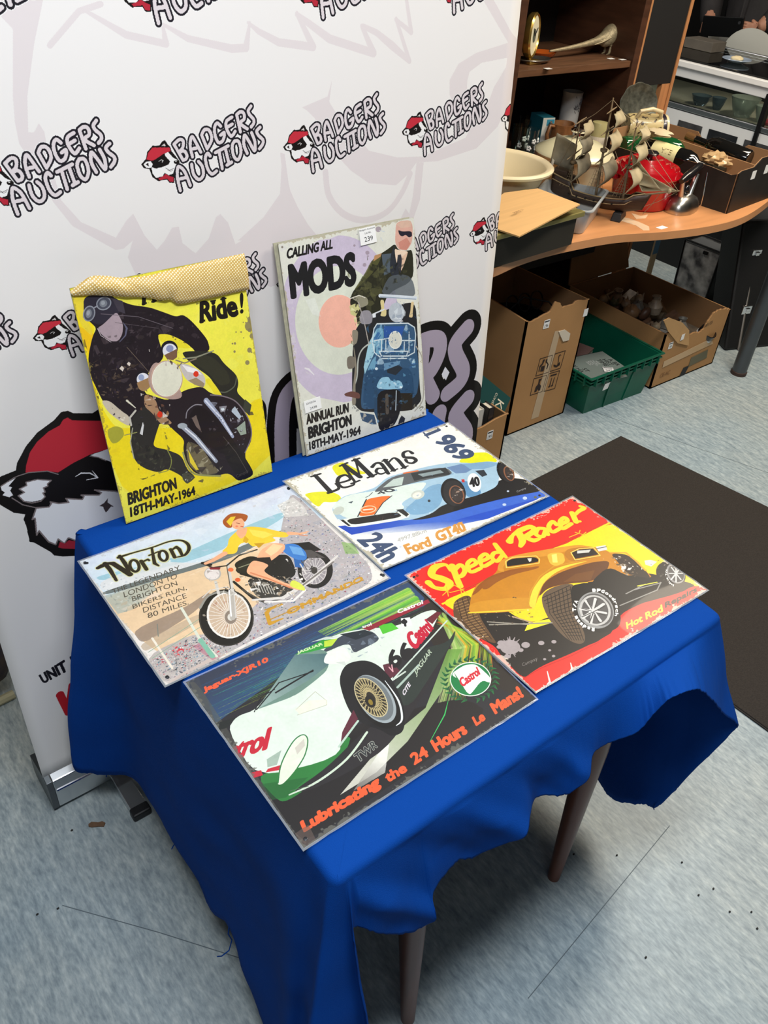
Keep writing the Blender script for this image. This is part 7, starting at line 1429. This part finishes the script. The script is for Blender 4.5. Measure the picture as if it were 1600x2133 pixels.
    for (a, b, c_) in ((W(.25, 0, .123), W(.085, 0, .17), W(.14, 0, .10)), (W(.20, 0, .115), W(.078, 0, .21), W(.11, 0, .12))):
        MB().grid(lambda u, v: (a*(1-u)+b*u)*(1-v)+c_*v+sd*.018*math.sin(math.pi*u)*math.sin(math.pi*v*.8), 10, 8).build('jib_sail', sl, t, smooth=True, solid=.001)
    a, b, c_, d_ = W(-.10, 0, .20), W(-.175, 0, .225), W(-.18, 0, .13), W(-.10, 0, .12)
    MB().grid(lambda u, v: (a*(1-u)+b*u)*(1-v)+(d_*(1-u)+c_*u)*v+sd*.014*math.sin(math.pi*u)*math.sin(math.pi*v), 10, 8).build('spanker_sail', sl2, t, smooth=True, solid=.001)
    rg = MB()
    for x, h, r_ in masts:
        for s in (-1, 1):
            for dx in (-.03, -.018, -.006, .008): rg.tube([W(x+dx, s*(sec(x)[0]+.002), .075), W(x-.006, 0, h*.62)], .0006, 4)
            for k in range(1, 8): f = k/9; rg.tube([W(x-.03*(1-f)-.006*f, s*(sec(x)[0]+.002)*(1-f), .075+(h*.62-.075)*f), W(x+.008*(1-f)-.006*f, s*(sec(x)[0]+.002)*(1-f), .075+(h*.62-.075)*f)], .0005, 4)
    tops = [W(m[0]-.012, 0, m[1]+.04) for m in masts]
    for p, q in ((tops[0], tops[1]), (tops[1], tops[2]), (tops[2], W(.25, 0, .125)), (W(.08, 0, .24), W(.24, 0, .124)), (tops[0], W(-.15, 0, .12)), (W(-.01, 0, .26), W(.08, 0, .13)), (W(.25, 0, .122), W(.15, 0, .05)), (W(.20, .0, .11), W(.16, 0, .03))):
        rg.tube([p, (p+q)/2-Vector((0, 0, .006)), q], .0008, 4)
    rg.build('rigging', mat('rigging_thread', (150, 132, 104), .8), t)
    MB().ell(W(.225, 0, .118), (.007, .007, .009), 8, 6).build('bow_block', sl, t)
ship()

# ------------------------------------------------------------ below the desk
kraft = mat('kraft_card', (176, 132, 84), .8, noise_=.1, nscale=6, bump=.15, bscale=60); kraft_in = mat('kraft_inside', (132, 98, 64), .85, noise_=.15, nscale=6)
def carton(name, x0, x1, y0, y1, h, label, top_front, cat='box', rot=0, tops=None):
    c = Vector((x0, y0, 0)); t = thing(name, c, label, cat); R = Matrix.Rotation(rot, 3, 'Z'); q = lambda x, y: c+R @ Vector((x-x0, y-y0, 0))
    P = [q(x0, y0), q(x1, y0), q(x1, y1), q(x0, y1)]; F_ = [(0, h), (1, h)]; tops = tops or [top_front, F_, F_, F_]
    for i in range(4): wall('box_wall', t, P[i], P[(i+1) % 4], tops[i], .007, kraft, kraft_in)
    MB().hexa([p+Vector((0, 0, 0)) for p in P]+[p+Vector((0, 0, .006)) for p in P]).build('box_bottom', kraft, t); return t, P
def jag(pts, amp=.003, n=6, seed=0):
    random.seed(seed); out = []
    for (a, b), (c_, d) in zip(pts[:-1], pts[1:]):
        for k in range(n): f = k/n; out.append((a+(c_-a)*f, b+(d-b)*f+(random.random()-.5)*2*amp*(0 < f)))
    return out+[pts[-1]]
# tall box with handling marks
X0, X1, Y0, Y1 = 2.028, 2.338, 1.700, 2.06
tf_ = jag([(0, .45), (.10, .445), (.2, .452), (.36, .462), (.42, .492), (.50, .482), (.55, .462), (.72, .462), (.76, .47), (.98, .462), (1, .462)], .0025, 4, 2)
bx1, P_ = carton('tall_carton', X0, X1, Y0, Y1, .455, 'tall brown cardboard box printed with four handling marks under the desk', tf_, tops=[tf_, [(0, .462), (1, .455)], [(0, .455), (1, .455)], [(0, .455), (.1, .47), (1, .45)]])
std_label(PV(1131, 686, 1.699)-Vector((0, 0, 0)), Vector((1, 0, 0)), Vector((0, 0, 1)), bx1, .028, .032, '196'); std_label(PV(1214, 660, 1.699), Vector((1, 0, 0)), Vector((0, 0, 1)), bx1, .022, .028, '')
def marks(t):
    ik = mat('black_print', (44, 30, 26), .7); yf = 1.6992
    def Q(x, y): p = PV(x*.1876+1000, y*.1875+560, yf); return p
    def fram(a, b, c_, d):
        g = MB(); L = [Q(*a), Q(*b), Q(*c_), Q(*d)]
        for i in range(4): p, q = L[i], L[(i+1) % 4]; e = (q-p).normalized(); n = Vector((-e.z, 0, e.x))*.0011; ex = e*.0011; g.hexa([p-n-ex, q-n+ex, q+n+ex, p+n-ex]+[v-Vector((0, .0004, 0)) for v in (p-n-ex, q-n+ex, q+n+ex, p+n-ex)])
        g.build('mark_frame', ik, t)
    def blob(L): 
        P = [Q(*p) for p in L]; tri = tessellate_polygon([[Vector((p.x, p.z, 0)) for p in P]]); MB().add([p-Vector((0, .0004, 0)) for p in P], [tuple(x) for x in tri]).build('mark_symbol', ik, t, weld='keep')
    fram((668,1000),(805,958),(762,1148),(620,1190)); fram((832,945),(948,908),(893,1102),(775,1140)); fram((600,1220),(740,1182),(690,1362),(558,1405)); fram((762,1165),(885,1130),(830,1328),(708,1362))
    blob([(680,1085),(722,1072),(705,1135),(668,1140)]); blob([(700,1010),(725,1003),(700,1060),(668,1095),(660,1140),(650,1140),(662,1078),(690,1050)]); blob([(735,1005),(750,1000),(745,1030),(762,1060),(745,1112),(735,1115),(748,1060),(728,1035)])
    blob([(815,1062),(850,1072),(890,1028),(885,1068),(850,1092),(822,1088)]); blob([(862,1062),(868,1062),(880,975),(890,958),(900,965),(902,958),(890,948),(874,965)])
    blob([(655,1225),(692,1215),(668,1250),(662,1278),(678,1300),(665,1352),(645,1350),(640,1330),(628,1362),(602,1370),(620,1310),(645,1280),(652,1250)])
    blob([(785,1180),(855,1160),(850,1176),(780,1196)]); blob([(795,1210),(802,1208),(778,1300),(785,1300),(765,1320),(755,1305),(768,1303)]); blob([(825,1205),(832,1203),(808,1288),(815,1288),(797,1310),(785,1295),(798,1292)])
    tp = mat('clear_tape', (188, 160, 124), .15, coat=.4); P = [PV(x, y, yf) for x, y in ((1156,690),(1168,688),(1122,868),(1106,874))]; MB().hexa(P+[p-Vector((0, .0003, 0)) for p in P]).build('tape_strip', tp, t)
    P = [PV(x, y, yf) for x, y in ((1163,690),(1176,686),(1187,694),(1184,708),(1172,711),(1167,700))]; MB().add([p-Vector((0, .003, 0)) for p in P]+P, [(0, 1, 2, 3, 4, 5)]+[(i, (i+1) % 6, (i+1) % 6+6, i+6) for i in range(6)]).build('tape_curl', mat('tape_clear_curl', (214, 200, 178), .1, coat=.6), t)
marks(bx1)
g = MB(); random.seed(4)
bk_ = mat('black_wire', (22, 20, 22), .4, metal=.3)
for k in range(3): c = Vector((2.17+.04*k, 1.90-.02*k, .40+.008*k)); g.tube([c+Vector((.03*math.cos(a), .012*math.sin(a), .03*math.sin(a))) for a in np.linspace(0, 6.28, 16)], .0028, 6)
g.tube([(2.12, 1.9, .36), (2.2, 1.88, .43), (2.27, 1.82, .42), (2.31, 1.78, .37)], .003, 6)
tg = thing('wire_basket', (2.18, 1.88, .006), 'black wire basket inside the tall cardboard box', 'basket'); g.build('wire_loops', bk_, tg, smooth=True)
MB().lathe([(.10, .0), (.12, .02), (.135, .34), (.125, .35), (.115, .02), (0, .02)], (2.18, 1.88, .008), 24).build('basket_body', bk_, tg, smooth=True)
# small box of books
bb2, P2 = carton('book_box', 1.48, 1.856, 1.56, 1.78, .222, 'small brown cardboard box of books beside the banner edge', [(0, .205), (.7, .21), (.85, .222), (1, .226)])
std_label(PV(1013, 917, 1.5595), Vector((1, 0, 0)), Vector((0, 0, 1)), bb2, .026, .032, '191')
def book(c, d, R, col, label, page='e', letters=None, group=None):
    t = thing('book', c, label, 'book', group); w_, th, h = d; cv = mat('cover_'+col[0], col[1], .4, coat=.2); pg = mat('book_pages', (214, 206, 188), .8)
    def B(cc, dd): b = MB().box(cc, dd); b.v = [tuple(Vector(c)+R @ Vector(v)) for v in b.v]; return b
    B((w_/2, 0, h/2), (w_-.008, th-.005, h-.008)).build('pages', pg, t)
    for s in (-1, 1): B((w_/2, s*(th/2-.00125), h/2), (w_, .0025, h)).build('cover', cv, t)
    B((.00125, 0, h/2), (.0025, th, h)).build('spine', cv, t)
    for s_, sz, x, z, m, vert in letters or []:
        V, T, q = flat_text(s_, sz)
        if vert: pts = [Vector(c)+R @ Vector((x+v[1], -th/2-.0006, z-v[0])) for v in V]
        else: pts = [Vector(c)+R @ Vector((x+v[0], -th/2-.0006, z+v[1])) for v in V]
        MB().add(pts, [tuple(f) for f in T]).build('lettering', m, t, weld='keep')
    return t
def green_book():
    P0, P1, P2 = PV(975, 790, 1.68), PV(1064, 829, 1.64), PV(1030, 905, 1.60); ex = (P2-P1).normalized(); ey = (P1-P0); ey = (ey-ex*ey.dot(ex)).normalized(); n = ex.cross(ey); n = n if n.dot(CO-P1) > 0 else -n
    t = thing('book', P2, 'large dark green hardback leaning out of the small box of books', 'book'); gm = mat('cover_green', (28, 70, 68), .4, coat=.3); A = P1-ey*.24; L = .20
    q = lambda a, b, c: P1+ex*a-ey*b-n*c
    def slab(nm, a0, a1, b0, b1, c0, c1, m): return MB().hexa([q(a0, b0, c0), q(a1, b0, c0), q(a1, b1, c0), q(a0, b1, c0), q(a0, b0, c1), q(a1, b0, c1), q(a1, b1, c1), q(a0, b1, c1)]).build(nm, m, t)
    slab('cover', 0, L, 0, .24, 0, .0025, gm); slab('cover', 0, L, 0, .24, .0255, .028, gm); slab('pages', .003, L-.003, .003, .237, .003, .025, mat('book_pages', (214, 206, 188), .8)); slab('spine', 0, L, .238, .2405, 0, .028, gm)
    for s_, sz, a, b in (('KL', .034, .030, .052), ('CONSTA', .010, .018, .072)):
        V, T, _ = flat_text(s_, sz); MB().add([q(a+v[0], b-v[1], -.0006) for v in V], [tuple(f) for f in T]).build('lettering', mat('cream_print', (220, 212, 188), .6), t, weld='keep')
green_book()
for i, (x, col, lab) in enumerate(((1.50, ('brown', (104, 66, 40)), 'brown hardback standing left of the others in the small box'), (1.55, ('tan', (168, 140, 104)), 'tan book between brown and maroon ones in the small box'), (1.60, ('maroon', (84, 44, 34)), 'maroon book near the middle of the small box'), (1.65, ('white', (208, 204, 196)), 'pale book right of the maroon one in the small box'), (1.70, ('dark', (48, 44, 44)), 'dark book standing at the right end of the small box'))):
    book(Vector((x+.085, 1.572, .008)), (.045, .024+.004*(i % 2), .262-.008*(i % 3)), Matrix.Rotation(math.pi/2-.05, 3, 'Z'), col, lab)
# green crate
def crate():
    t = thing('green_crate', (2.56, 1.8, 0), 'green plastic stacking crate with a ribbed rim holding books', 'crate'); gm = mat('green_plastic', (12, 96, 72), .4, spec=.4, noise_=.12, nscale=10)
    b = [(2.400, 1.655), (2.735, 1.640), (2.745, 1.98), (2.41, 1.98)]; a = [(2.352, 1.622), (2.762, 1.618), (2.775, 2.02), (2.36, 2.02)]; H = .178
    def ln(p, q, f): return Vector((p[0]+(q[0]-p[0])*f, p[1]+(q[1]-p[1])*f, 0))
    for i in range(4):
        j = (i+1) % 4; c0, c1, d0, d1 = Vector((*b[i], 0)), Vector((*b[j], 0)), Vector((*a[i], H)), Vector((*a[j], H)); cen = Vector((2.56, 1.82, 0)); n = ((c0+c1)/2-cen); n.z = 0; n.normalize(); n = -n*.004
        m = MB().hexa([c0, c1, c1+n, c0+n, d0, d1, d1+n, d0+n]); m.build('crate_wall', gm, t)
    for z, o_ in ((H, .010), (H-.017, .008), (H-.034, .006)):
        f = (z/H); cs = [Vector((b[i][0]+(a[i][0]-b[i][0])*f, b[i][1]+(a[i][1]-b[i][1])*f, z)) for i in range(4)]; cen = sum(cs, Vector())/4; out = [p+(p-cen).normalized()*o_*1.4 for p in cs]
        g = MB()
        for i in range(4): j = (i+1) % 4; g.hexa([cs[i], out[i], out[j], cs[j]]+[p+Vector((0, 0, .005)) for p in (cs[i], out[i], out[j], cs[j])])
        g.build('rim_rib', gm, t)
    g = MB()
    for k in range(9): f = (k+.5)/9; p = ln(a[0], a[1], f); g.box((p.x, p.y-.006, H-.016), (.004, .012, .034)); p = ln(a[3], a[0], f); g.box((p.x-.006, p.y, H-.016), (.012, .004, .034))
    g.build('rim_web', gm, t)
    MB().hexa([Vector((*p, .0)) for p in b]+[Vector((*p, .005)) for p in b]).build('crate_floor', gm, t)
    for k, f in enumerate((.33, .66)):
        p = ln(b[0], b[1], f); q = ln(a[0], a[1], f); MB().hexa([Vector((p.x-.004, p.y-.003, 0)), Vector((p.x+.004, p.y-.003, 0)), Vector((p.x+.004, p.y, 0)), Vector((p.x-.004, p.y, 0)), Vector((q.x-.004, q.y+.004, H-.036)), Vector((q.x+.004, q.y+.004, H-.036)), Vector((q.x+.004, q.y+.007, H-.036)), Vector((q.x-.004, q.y+.007, H-.036))]).build('wall_rib', gm, t)
    std_label(PV(1253, 813, 1.6255)-Vector((0, .004, 0)), Vector((1, 0, .04)).normalized(), Vector((.1, -.1, 1)).normalized(), t, .03, .028, '')
crate()
blk_ink = mat('print_black', (28, 28, 30), .6); wht_ink = mat('print_white', (214, 218, 216), .6)
zb = .145
R3 = Matrix.Rotation(math.radians(90), 3, 'X')
def lying_book(P, rot, w_, h, th, col, label, letters, tilt=0):
    t = thing('book', P, label, 'book'); R = Matrix.Rotation(rot, 3, 'Z') @ Matrix.Rotation(tilt, 3, 'Y'); cv = mat('cover_'+col[0], col[1], .4, coat=.3)
    def B(c, d): b = MB().box(c, d); b.v = [tuple(Vector(P)+R @ Vector(v)) for v in b.v]; return b
    B((0, 0, -th/2), (w_-.006, h-.006, th-.004)).build('pages', mat('book_pages', (214, 206, 188), .8), t); B((0, 0, -.001), (w_, h, .002)).build('cover', cv, t); B((0, 0, -th+.001), (w_, h, .002)).build('cover', cv, t); B((-w_/2+.001, 0, -th/2), (.002, h, th)).build('spine', cv, t)
    for s_, sz, x, y, m in letters:
        V, T, q = flat_text(s_, sz); MB().add([Vector(P)+R @ Vector((x+v[0], y+v[1], .0008)) for v in V], [tuple(f) for f in T]).build('lettering', m, t, weld='keep')
    return t
pc = PZ(1263, 757, .15); Bk = lying_book(Vector((2.485, 1.715, .160)), -math.pi/2-.17, .16, .205, .03, ('greygreen', (126, 138, 132)), 'grey green paperback face up in the green crate', [('A BR', .018, -.015, .076, blk_ink), ('HIST', .018, -.022, .053, blk_ink), ('TIME', .018, -.028, .030, blk_ink), ('FROM', .007, -.02, .018, wht_ink), ('THE BIG', .007, -.03, .008, wht_ink), ('BANG TO', .007, -.03, -.002, wht_ink), ('BLACK', .007, -.03, -.012, wht_ink), ('HOLES', .007, -.03, -.022, wht_ink), ('ST', .018, .01, -.070, blk_ink), ('W.HA', .018, -.035, -.093, blk_ink)])
std_label(Vector((2.47, 1.655, .1625)), Vector((.8, -.6, 0)).normalized(), Vector((.6, .8, 0)).normalized(), Bk, .04, .036, '247')
lying_book(Vector((2.52, 1.89, .12)), .25, .21, .15, .03, ('pinkgrey', (150, 120, 112)), 'pinkish book tilted behind the grey paperback in the crate', [], -.12)
lying_book(Vector((2.44, 1.92, .09)), -.3, .16, .12, .03, ('violet', (60, 62, 96)), 'dark violet book at the back corner of the crate', [], .1)
lying_book(Vector((2.57, 1.80, .04)), .0, .25, .25, .03, ('mix', (70, 60, 56)), 'dark book at the bottom of the green crate', [])
# wide box of ornaments
tfr = jag([(0, .242), (.10, .240), (.16, .225), (.22, .205), (.30, .200), (.50, .200), (.56, .19), (.62, .20), (.66, .235), (.70, .262), (.78, .268), (.9, .262), (1, .250)], .004, 5, 5)
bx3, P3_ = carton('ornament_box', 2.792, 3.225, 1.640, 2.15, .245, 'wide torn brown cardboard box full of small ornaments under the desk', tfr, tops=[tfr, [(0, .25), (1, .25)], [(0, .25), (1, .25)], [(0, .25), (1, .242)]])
fl_ = MB(); 
q0, q1, q2, q3 = Vector((2.80, 2.158, .245)), Vector((3.20, 2.158, .25)), Vector((3.17, 2.19, .40)), Vector((2.82, 2.19, .38)); fl_.hexa([q0, q1, q1+Vector((0, .006, 0)), q0+Vector((0, .006, 0)), q3, q2, q2+Vector((0, .006, 0)), q3+Vector((0, .006, 0))]); fl_.build('open_flap', kraft_in, bx3)
# torn flap leaning out at the front, tape, window patch
P = [PV(x, y, 1.634) for x, y in ((1383,668),(1395,662),(1422,672),(1436,688),(1435,720),(1412,715),(1400,700),(1392,690))]; MB().add(P+[p+Vector((0, .004, 0)) for p in P], [tuple(range(8))]+[tuple(range(15, 7, -1))]+[(i, (i+1) % 8, (i+1) % 8+8, i+8) for i in range(8)]).build('torn_flap', mat('torn_card', (196, 154, 104), .85, noise_=.1), bx3)
def patch(name, L, m, par, v=1.6385, th=.0006): P = [PV(x, y, v) for x, y in L]; n = len(P); return MB().add([p-Vector((0, th, 0)) for p in P]+P, [tuple(range(n))]+[(i, (i+1) % n, (i+1) % n+n, i+n) for i in range(n)]).build(name, m, par)
patch('tape_strip', ((1383,753),(1483,704),(1485,716),(1380,766)), mat('buff_tape', (196, 164, 124), .3), bx3); patch('dark_patch', ((1440,745),(1475,728),(1472,745),(1434,764)), mat('grey_patch', (104, 100, 78), .6), bx3); patch('black_tape', ((1424,766),(1436,761),(1426,780),(1414,786)), blk_ink, bx3)
std_label(PV(1391, 728, 1.6385), Vector((1, 0, 0)), Vector((0, 0, 1)), bx3, .026, .028, '198'); std_label(PV(1417, 710, 1.632), Vector((1, 0, .1)).normalized(), Vector((0, 0, 1)), bx3, .02, .026, '')
V, T, sz = flat_text('001/25', .014); o_ = PV(1468, 682, 1.6388); MB().add([o_+Vector((v[0]*.9, -.0006, v[1]+v[0]*.12)) for v in V], [tuple(f) for f in T]).build('lettering', blk_ink, bx3, weld='keep')
V, T, sz = flat_text('CE-AC', .018); o_ = PV(1374, 787, 1.6388); MB().add([o_+Vector((v[0]*.9, -.0006, v[1])) for v in V], [tuple(f) for f in T]).build('lettering', mat('faded_print', (130, 92, 58), .8), bx3, weld='keep')
# ornaments: each its own
OC = [(176,160,138),(128,96,66),(96,104,84),(214,206,194),(150,126,102),(86,60,44),(120,118,112),(190,170,140),(110,80,60)]
random.seed(21); OM = [mat('ornament_%d' % i, c_, .45, noise_=.35, nscale=40) for i, c_ in enumerate(OC)]
def ornament(c, s, k, label, m, m2):
    t = thing('ornament', c, label, 'ornament'); c = Vector(c); R = Matrix.Rotation(random.random()*6, 3, 'Z') @ Matrix.Rotation(random.random()*.9-.45, 3, 'X')
    if k == 0:      # seated animal
        MB().ell(c+Vector((0, 0, s*.5)), (s*.42, s*.5, s*.5), 14, 10, R, nz=.25, seed=c.x*50).build('body', m, t, smooth=True); h = c+R @ Vector((0, -s*.25, s*1.0)); MB().ell(h, (s*.28, s*.3, s*.27), 12, 8, R).build('head', m2, t, smooth=True)
        for a in (-1, 1): MB().tube([h+R @ Vector((a*s*.16, 0, s*.18)), h+R @ Vector((a*s*.2, 0, s*.42))], [s*.09, s*.02], 6).build('ear', m2, t, smooth=True)
    elif k == 1:    # small vase
        MB().lathe([(s*.2, 0), (s*.3, s*.05), (s*.42, s*.5), (s*.2, s*.95), (s*.26, s*1.15), (s*.22, s*1.15), (s*.14, s*.95), (0, s*.8)], c, 18, rot=R).build('vase_body', m, t, smooth=True); MB().tube([c+R @ Vector((s*.4, 0, s*.5)), c+R @ Vector((s*.6, 0, s*.8)), c+R @ Vector((s*.25, 0, s*1.05))], s*.06, 6).build('handle', m2, t, smooth=True)
    elif k == 2:    # house shape
        b = MB().box((0, 0, s*.35), (s*.9, s*.7, s*.7)); b.v = [tuple(c+R @ Vector(v)) for v in b.v]; b.build('house_wall', m, t, bevel=.002); b = MB().prism([(-s*.55, 0), (s*.55, 0), (0, s*.45)], -s*.42, s*.42, tf=Matrix.Translation(c) @ R.to_4x4() @ Matrix.Translation((0, 0, s*.7)) @ Matrix.Rotation(math.pi/2, 4, 'X')); b.build('roof', m2, t)
    else:           # bird on a base
        MB().ell(c+R @ Vector((0, 0, s*.6)), (s*.3, s*.5, s*.32), 14, 10, R @ Matrix.Rotation(.5, 3, 'X')).build('body', m, t, smooth=True); MB().ell(c+R @ Vector((0, -s*.4, s*.95)), (s*.18,)*3, 10, 8).build('head', m2, t, smooth=True); MB().lathe([(s*.35, 0), (s*.32, s*.12), (s*.1, s*.2), (.004, s*.4)], c, 14, rot=R).build('base', m2, t, smooth=True)
kinds = ['seated animal', 'small vase', 'cottage', 'bird']; cn = ['pale buff', 'brown', 'grey green', 'white', 'sandy', 'dark brown', 'grey', 'cream', 'russet']
pos = [(2.86,1.74),(2.93,1.70),(3.00,1.76),(2.87,1.84),(2.95,1.81),(3.03,1.86),(3.10,1.80),(2.88,1.93),(2.96,1.91),(3.04,1.96),(3.12,1.92),(2.86,2.02),(2.94,2.01),(3.02,2.06),(3.10,2.03),(2.98,1.86),(2.90,1.89),(3.07,1.74),(2.90,2.09),(3.00,2.10)]
pl_ = ['nearest the torn front flap', 'just behind the front wall', 'near the middle of the box', 'by the left wall', 'beside the pale dog', 'right of the middle', 'near the right wall', 'halfway along the left wall', 'in the centre of the heap', 'behind the centre', 'halfway along the right wall', 'towards the back left', 'at the back of the heap', 'near the back wall', 'towards the back right', 'on top of the heap', 'on top towards the left', 'by the round tin', 'in the back left corner', 'against the back wall']
for i, (x, y_) in enumerate(pos):
    k = i % 4; a = (i*5+2) % 9; ornament((x, y_, .118+(.045 if i in (15, 16, 5, 8) else 0)+random.random()*.02), .062+random.random()*.014, k, '%s china %s %s in the torn box' % (cn[a], kinds[k], pl_[i].replace('beside the pale dog', 'left of the centre')), OM[a], OM[(a+3) % 9])
tag(MB().box((3.008, 1.895, .066), (.40, .48, .12)).build('packing_paper', mat('packing_grey', (92, 80, 66), .9, noise_=.4, nscale=30)), 'crumpled grey packing paper under the ornaments', 'paper', kind='stuff')
c = Vector((3.135, 1.70, .085)); t = thing('black_mug', c, 'black mug with a white band at the front right of the ornament box', 'mug'); Rm = Matrix.Rotation(.5, 3, 'X'); MB().lathe([(.034, 0), (.037, .004), (.037, .095), (.033, .095), (.032, .01), (0, .01)], c, 28, rot=Rm).build('cup', mat('black_glaze', (22, 22, 24), .15, coat=.5), t, smooth=True); MB().lathe([(.0374, .06), (.0376, .06), (.0376, .072), (.0374, .072)], c, 28, rot=Rm, closed=True).build('white_band', wh, t, smooth=True)
# black framed bin with a marbled metal panel
def bin_():
    t = thing('metal_bin', (3.7, 2.08, 0), 'black-edged rectangular bin with a mottled silver side behind the ornament box', 'bin'); fr = mat('bin_black', (18, 18, 20), .4)
    mm = mat('mottled_silver', (205, 205, 202), .35, metal=.1, col2=(84, 84, 86), nscale=16)
    tc = [PZ(*p, .30) for p in ((1428, 498), (1471, 490), (1529, 511.5), (1503, 527))]      # back-left, back-right, front-right, front-left of the top
    bl, br, fr_, fl__ = tc; sh = lambda p, k=.93: Vector(((p.x-cx)*k+cx, (p.y-cy)*k+cy, 0)); cx = sum(p.x for p in tc)/4; cy = sum(p.y for p in tc)/4
    # outline from its two measured front corners and a right-angled depth
    u = (fl__-bl); u.z = 0; u.normalize(); w_ = (bl-fl__).length; n = Vector((-u.y, u.x, 0)); n = n if n.x > 0 else -n; A = bl; B = bl+u*w_; C = B+n*.13; D = A+n*.13
    ctr = (A+B+C+D)/4; lo = [ctr+(p-ctr)*.9 for p in (A, B, C, D)]; lo = [Vector((p.x, p.y, 0)) for p in lo]; hi = [Vector((p.x, p.y, .30)) for p in (A, B, C, D)]
    for i in range(4):
        j = (i+1) % 4; c = (lo[i]+lo[j])/2-ctr; c.z = 0; c.normalize(); q = -c*.003; MB().hexa([lo[i], lo[j], lo[j]+q, lo[i]+q, hi[i], hi[j], hi[j]+q, hi[i]+q]).build('side_panel', mm if i in (0, 2) else fr, t)
        MB().tube([hi[i], hi[j]], .005, 8).build('top_edge', fr, t); MB().tube([lo[i]+Vector((0, 0, .005)), hi[i]], .005, 8).build('corner_edge', fr, t)
    MB().hexa([p+Vector((0, 0, .001)) for p in lo]+[p+Vector((0, 0, .005)) for p in lo]).build('bin_base', fr, t); MB().hexa([p-Vector((0, 0, .012)) for p in hi]+[p-Vector((0, 0, .009)) for p in hi]).build('lid_panel', mat('bin_grey', (120, 124, 128), .4, metal=.4), t)
    m = A.lerp(B, .62)-n*.003; MB().box((m.x, m.y, .275), (.006, .024, .014), rot=math.atan2(u.y, u.x)-math.pi/2).build('catch', fr, t)
bin_()
# instrument case
def case():
    t = thing('instrument_case', (3.45, 1.8, 0), 'tall black hard case with a chrome edge strip and latches behind the steel leg', 'case'); bk = mat('black_vinyl', (20, 20, 21), .5, bump=.3, bscale=300)
    L0 = PZ(1509, 732, 0); T0 = PV(1550, 460, L0.y+.16); T0b = PV(1590, 452, T0.y-.05); R0 = PZ(1538, 738, 0)
    d = T0-L0; w_ = Vector((.50, -.18, 0)); n = Vector((.10, .16, 0))
    P = [L0, L0+w_, L0+w_+n, L0+n]; Q = [p+d for p in (L0, L0+w_*.75, L0+w_*.75+n, L0+n)]; MB().hexa(P+Q).build('case_shell', bk, t, bevel=.012)
    s0 = L0.lerp(L0+w_, .10)-Vector((.003, .006, 0)); s1 = T0.lerp(T0+w_*.75, .13)-Vector((.003, .006, 0)); s0 = PV(1538, 729, (L0+w_*.1).y-.008); s1 = PV(1584, 465, (T0+w_*.1).y-.008)
    e = (s1-s0).normalized(); MB().tube([s0, s1], .006, 8).build('edge_strip', mat('satin_strip', (168, 160, 150), .3, metal=.8), t)
    for f in (.33, .77):
        p = s0.lerp(s1, f); la = MB().box(p-Vector((.0, .006, 0)), (.05, .010, .04), rot=-.3).build('latch', MATS['chrome'], t, bevel=.003); MB().box(p-Vector((.002, .013, -.002)), (.02, .008, .016), rot=-.3).build('latch_lever', MATS['chrome'], la, bevel=.002)
case()
tag(MB().ell(Vector((3.13, 2.37, .20)), (.10, .08, .20), 18, 12, nz=.25, nf=3).build('blue_bag', mat('navy_bag', (34, 44, 72), .7, noise_=.3), smooth=60), 'dark blue bag under the desk behind the ornament box', 'bag')
P = [PV(x, y, 2.15) for x, y in ((1355, 510), (1376, 500), (1376, 500), (1355, 510))]; p = PV(1362, 530, 2.14)
t = thing('leaning_board', (p.x, 2.14, 0), 'narrow cream board with a blue corner leaning under the desk', 'board'); MB().box((p.x, 2.14, .27), (.035, .008, .54)).build('board_panel', mat('cream_board', (200, 184, 148), .7), t); MB().box((p.x-.002, 2.134, .34), (.033, .003, .09)).build('blue_print', mat('board_blue', (84, 130, 164), .6), t)
# bundle of dark cloth behind the banner at the far left
t = thing('fabric_bag', (.10, 1.50, 0), 'dark patterned fabric bag on the floor behind the left edge of the banner', 'bag')
fm = mat('patterned_fabric', (30, 42, 66), .85, col2=(86, 70, 54), nscale=11, bump=.8, bscale=30)
MB().ell((.14, 1.64, .17), (.15, .17, .18), 30, 22, nz=.22, nf=2.5, seed=3).build('bag_body', fm, t, smooth=60); MB().tube([(.06, 1.56, .30), (.08, 1.54, .42), (.18, 1.54, .44), (.22, 1.56, .32)], .010, 8).build('bag_handle', mat('dark_leather', (24, 20, 18), .6), t, smooth=True)
MB().tube([(.06, 1.50, .012), (.12, 1.495, .012), (.20, 1.50, .012)], .011, 8).build('cream_trim', mat('cream_trim', (178, 172, 140), .7), t, smooth=True)
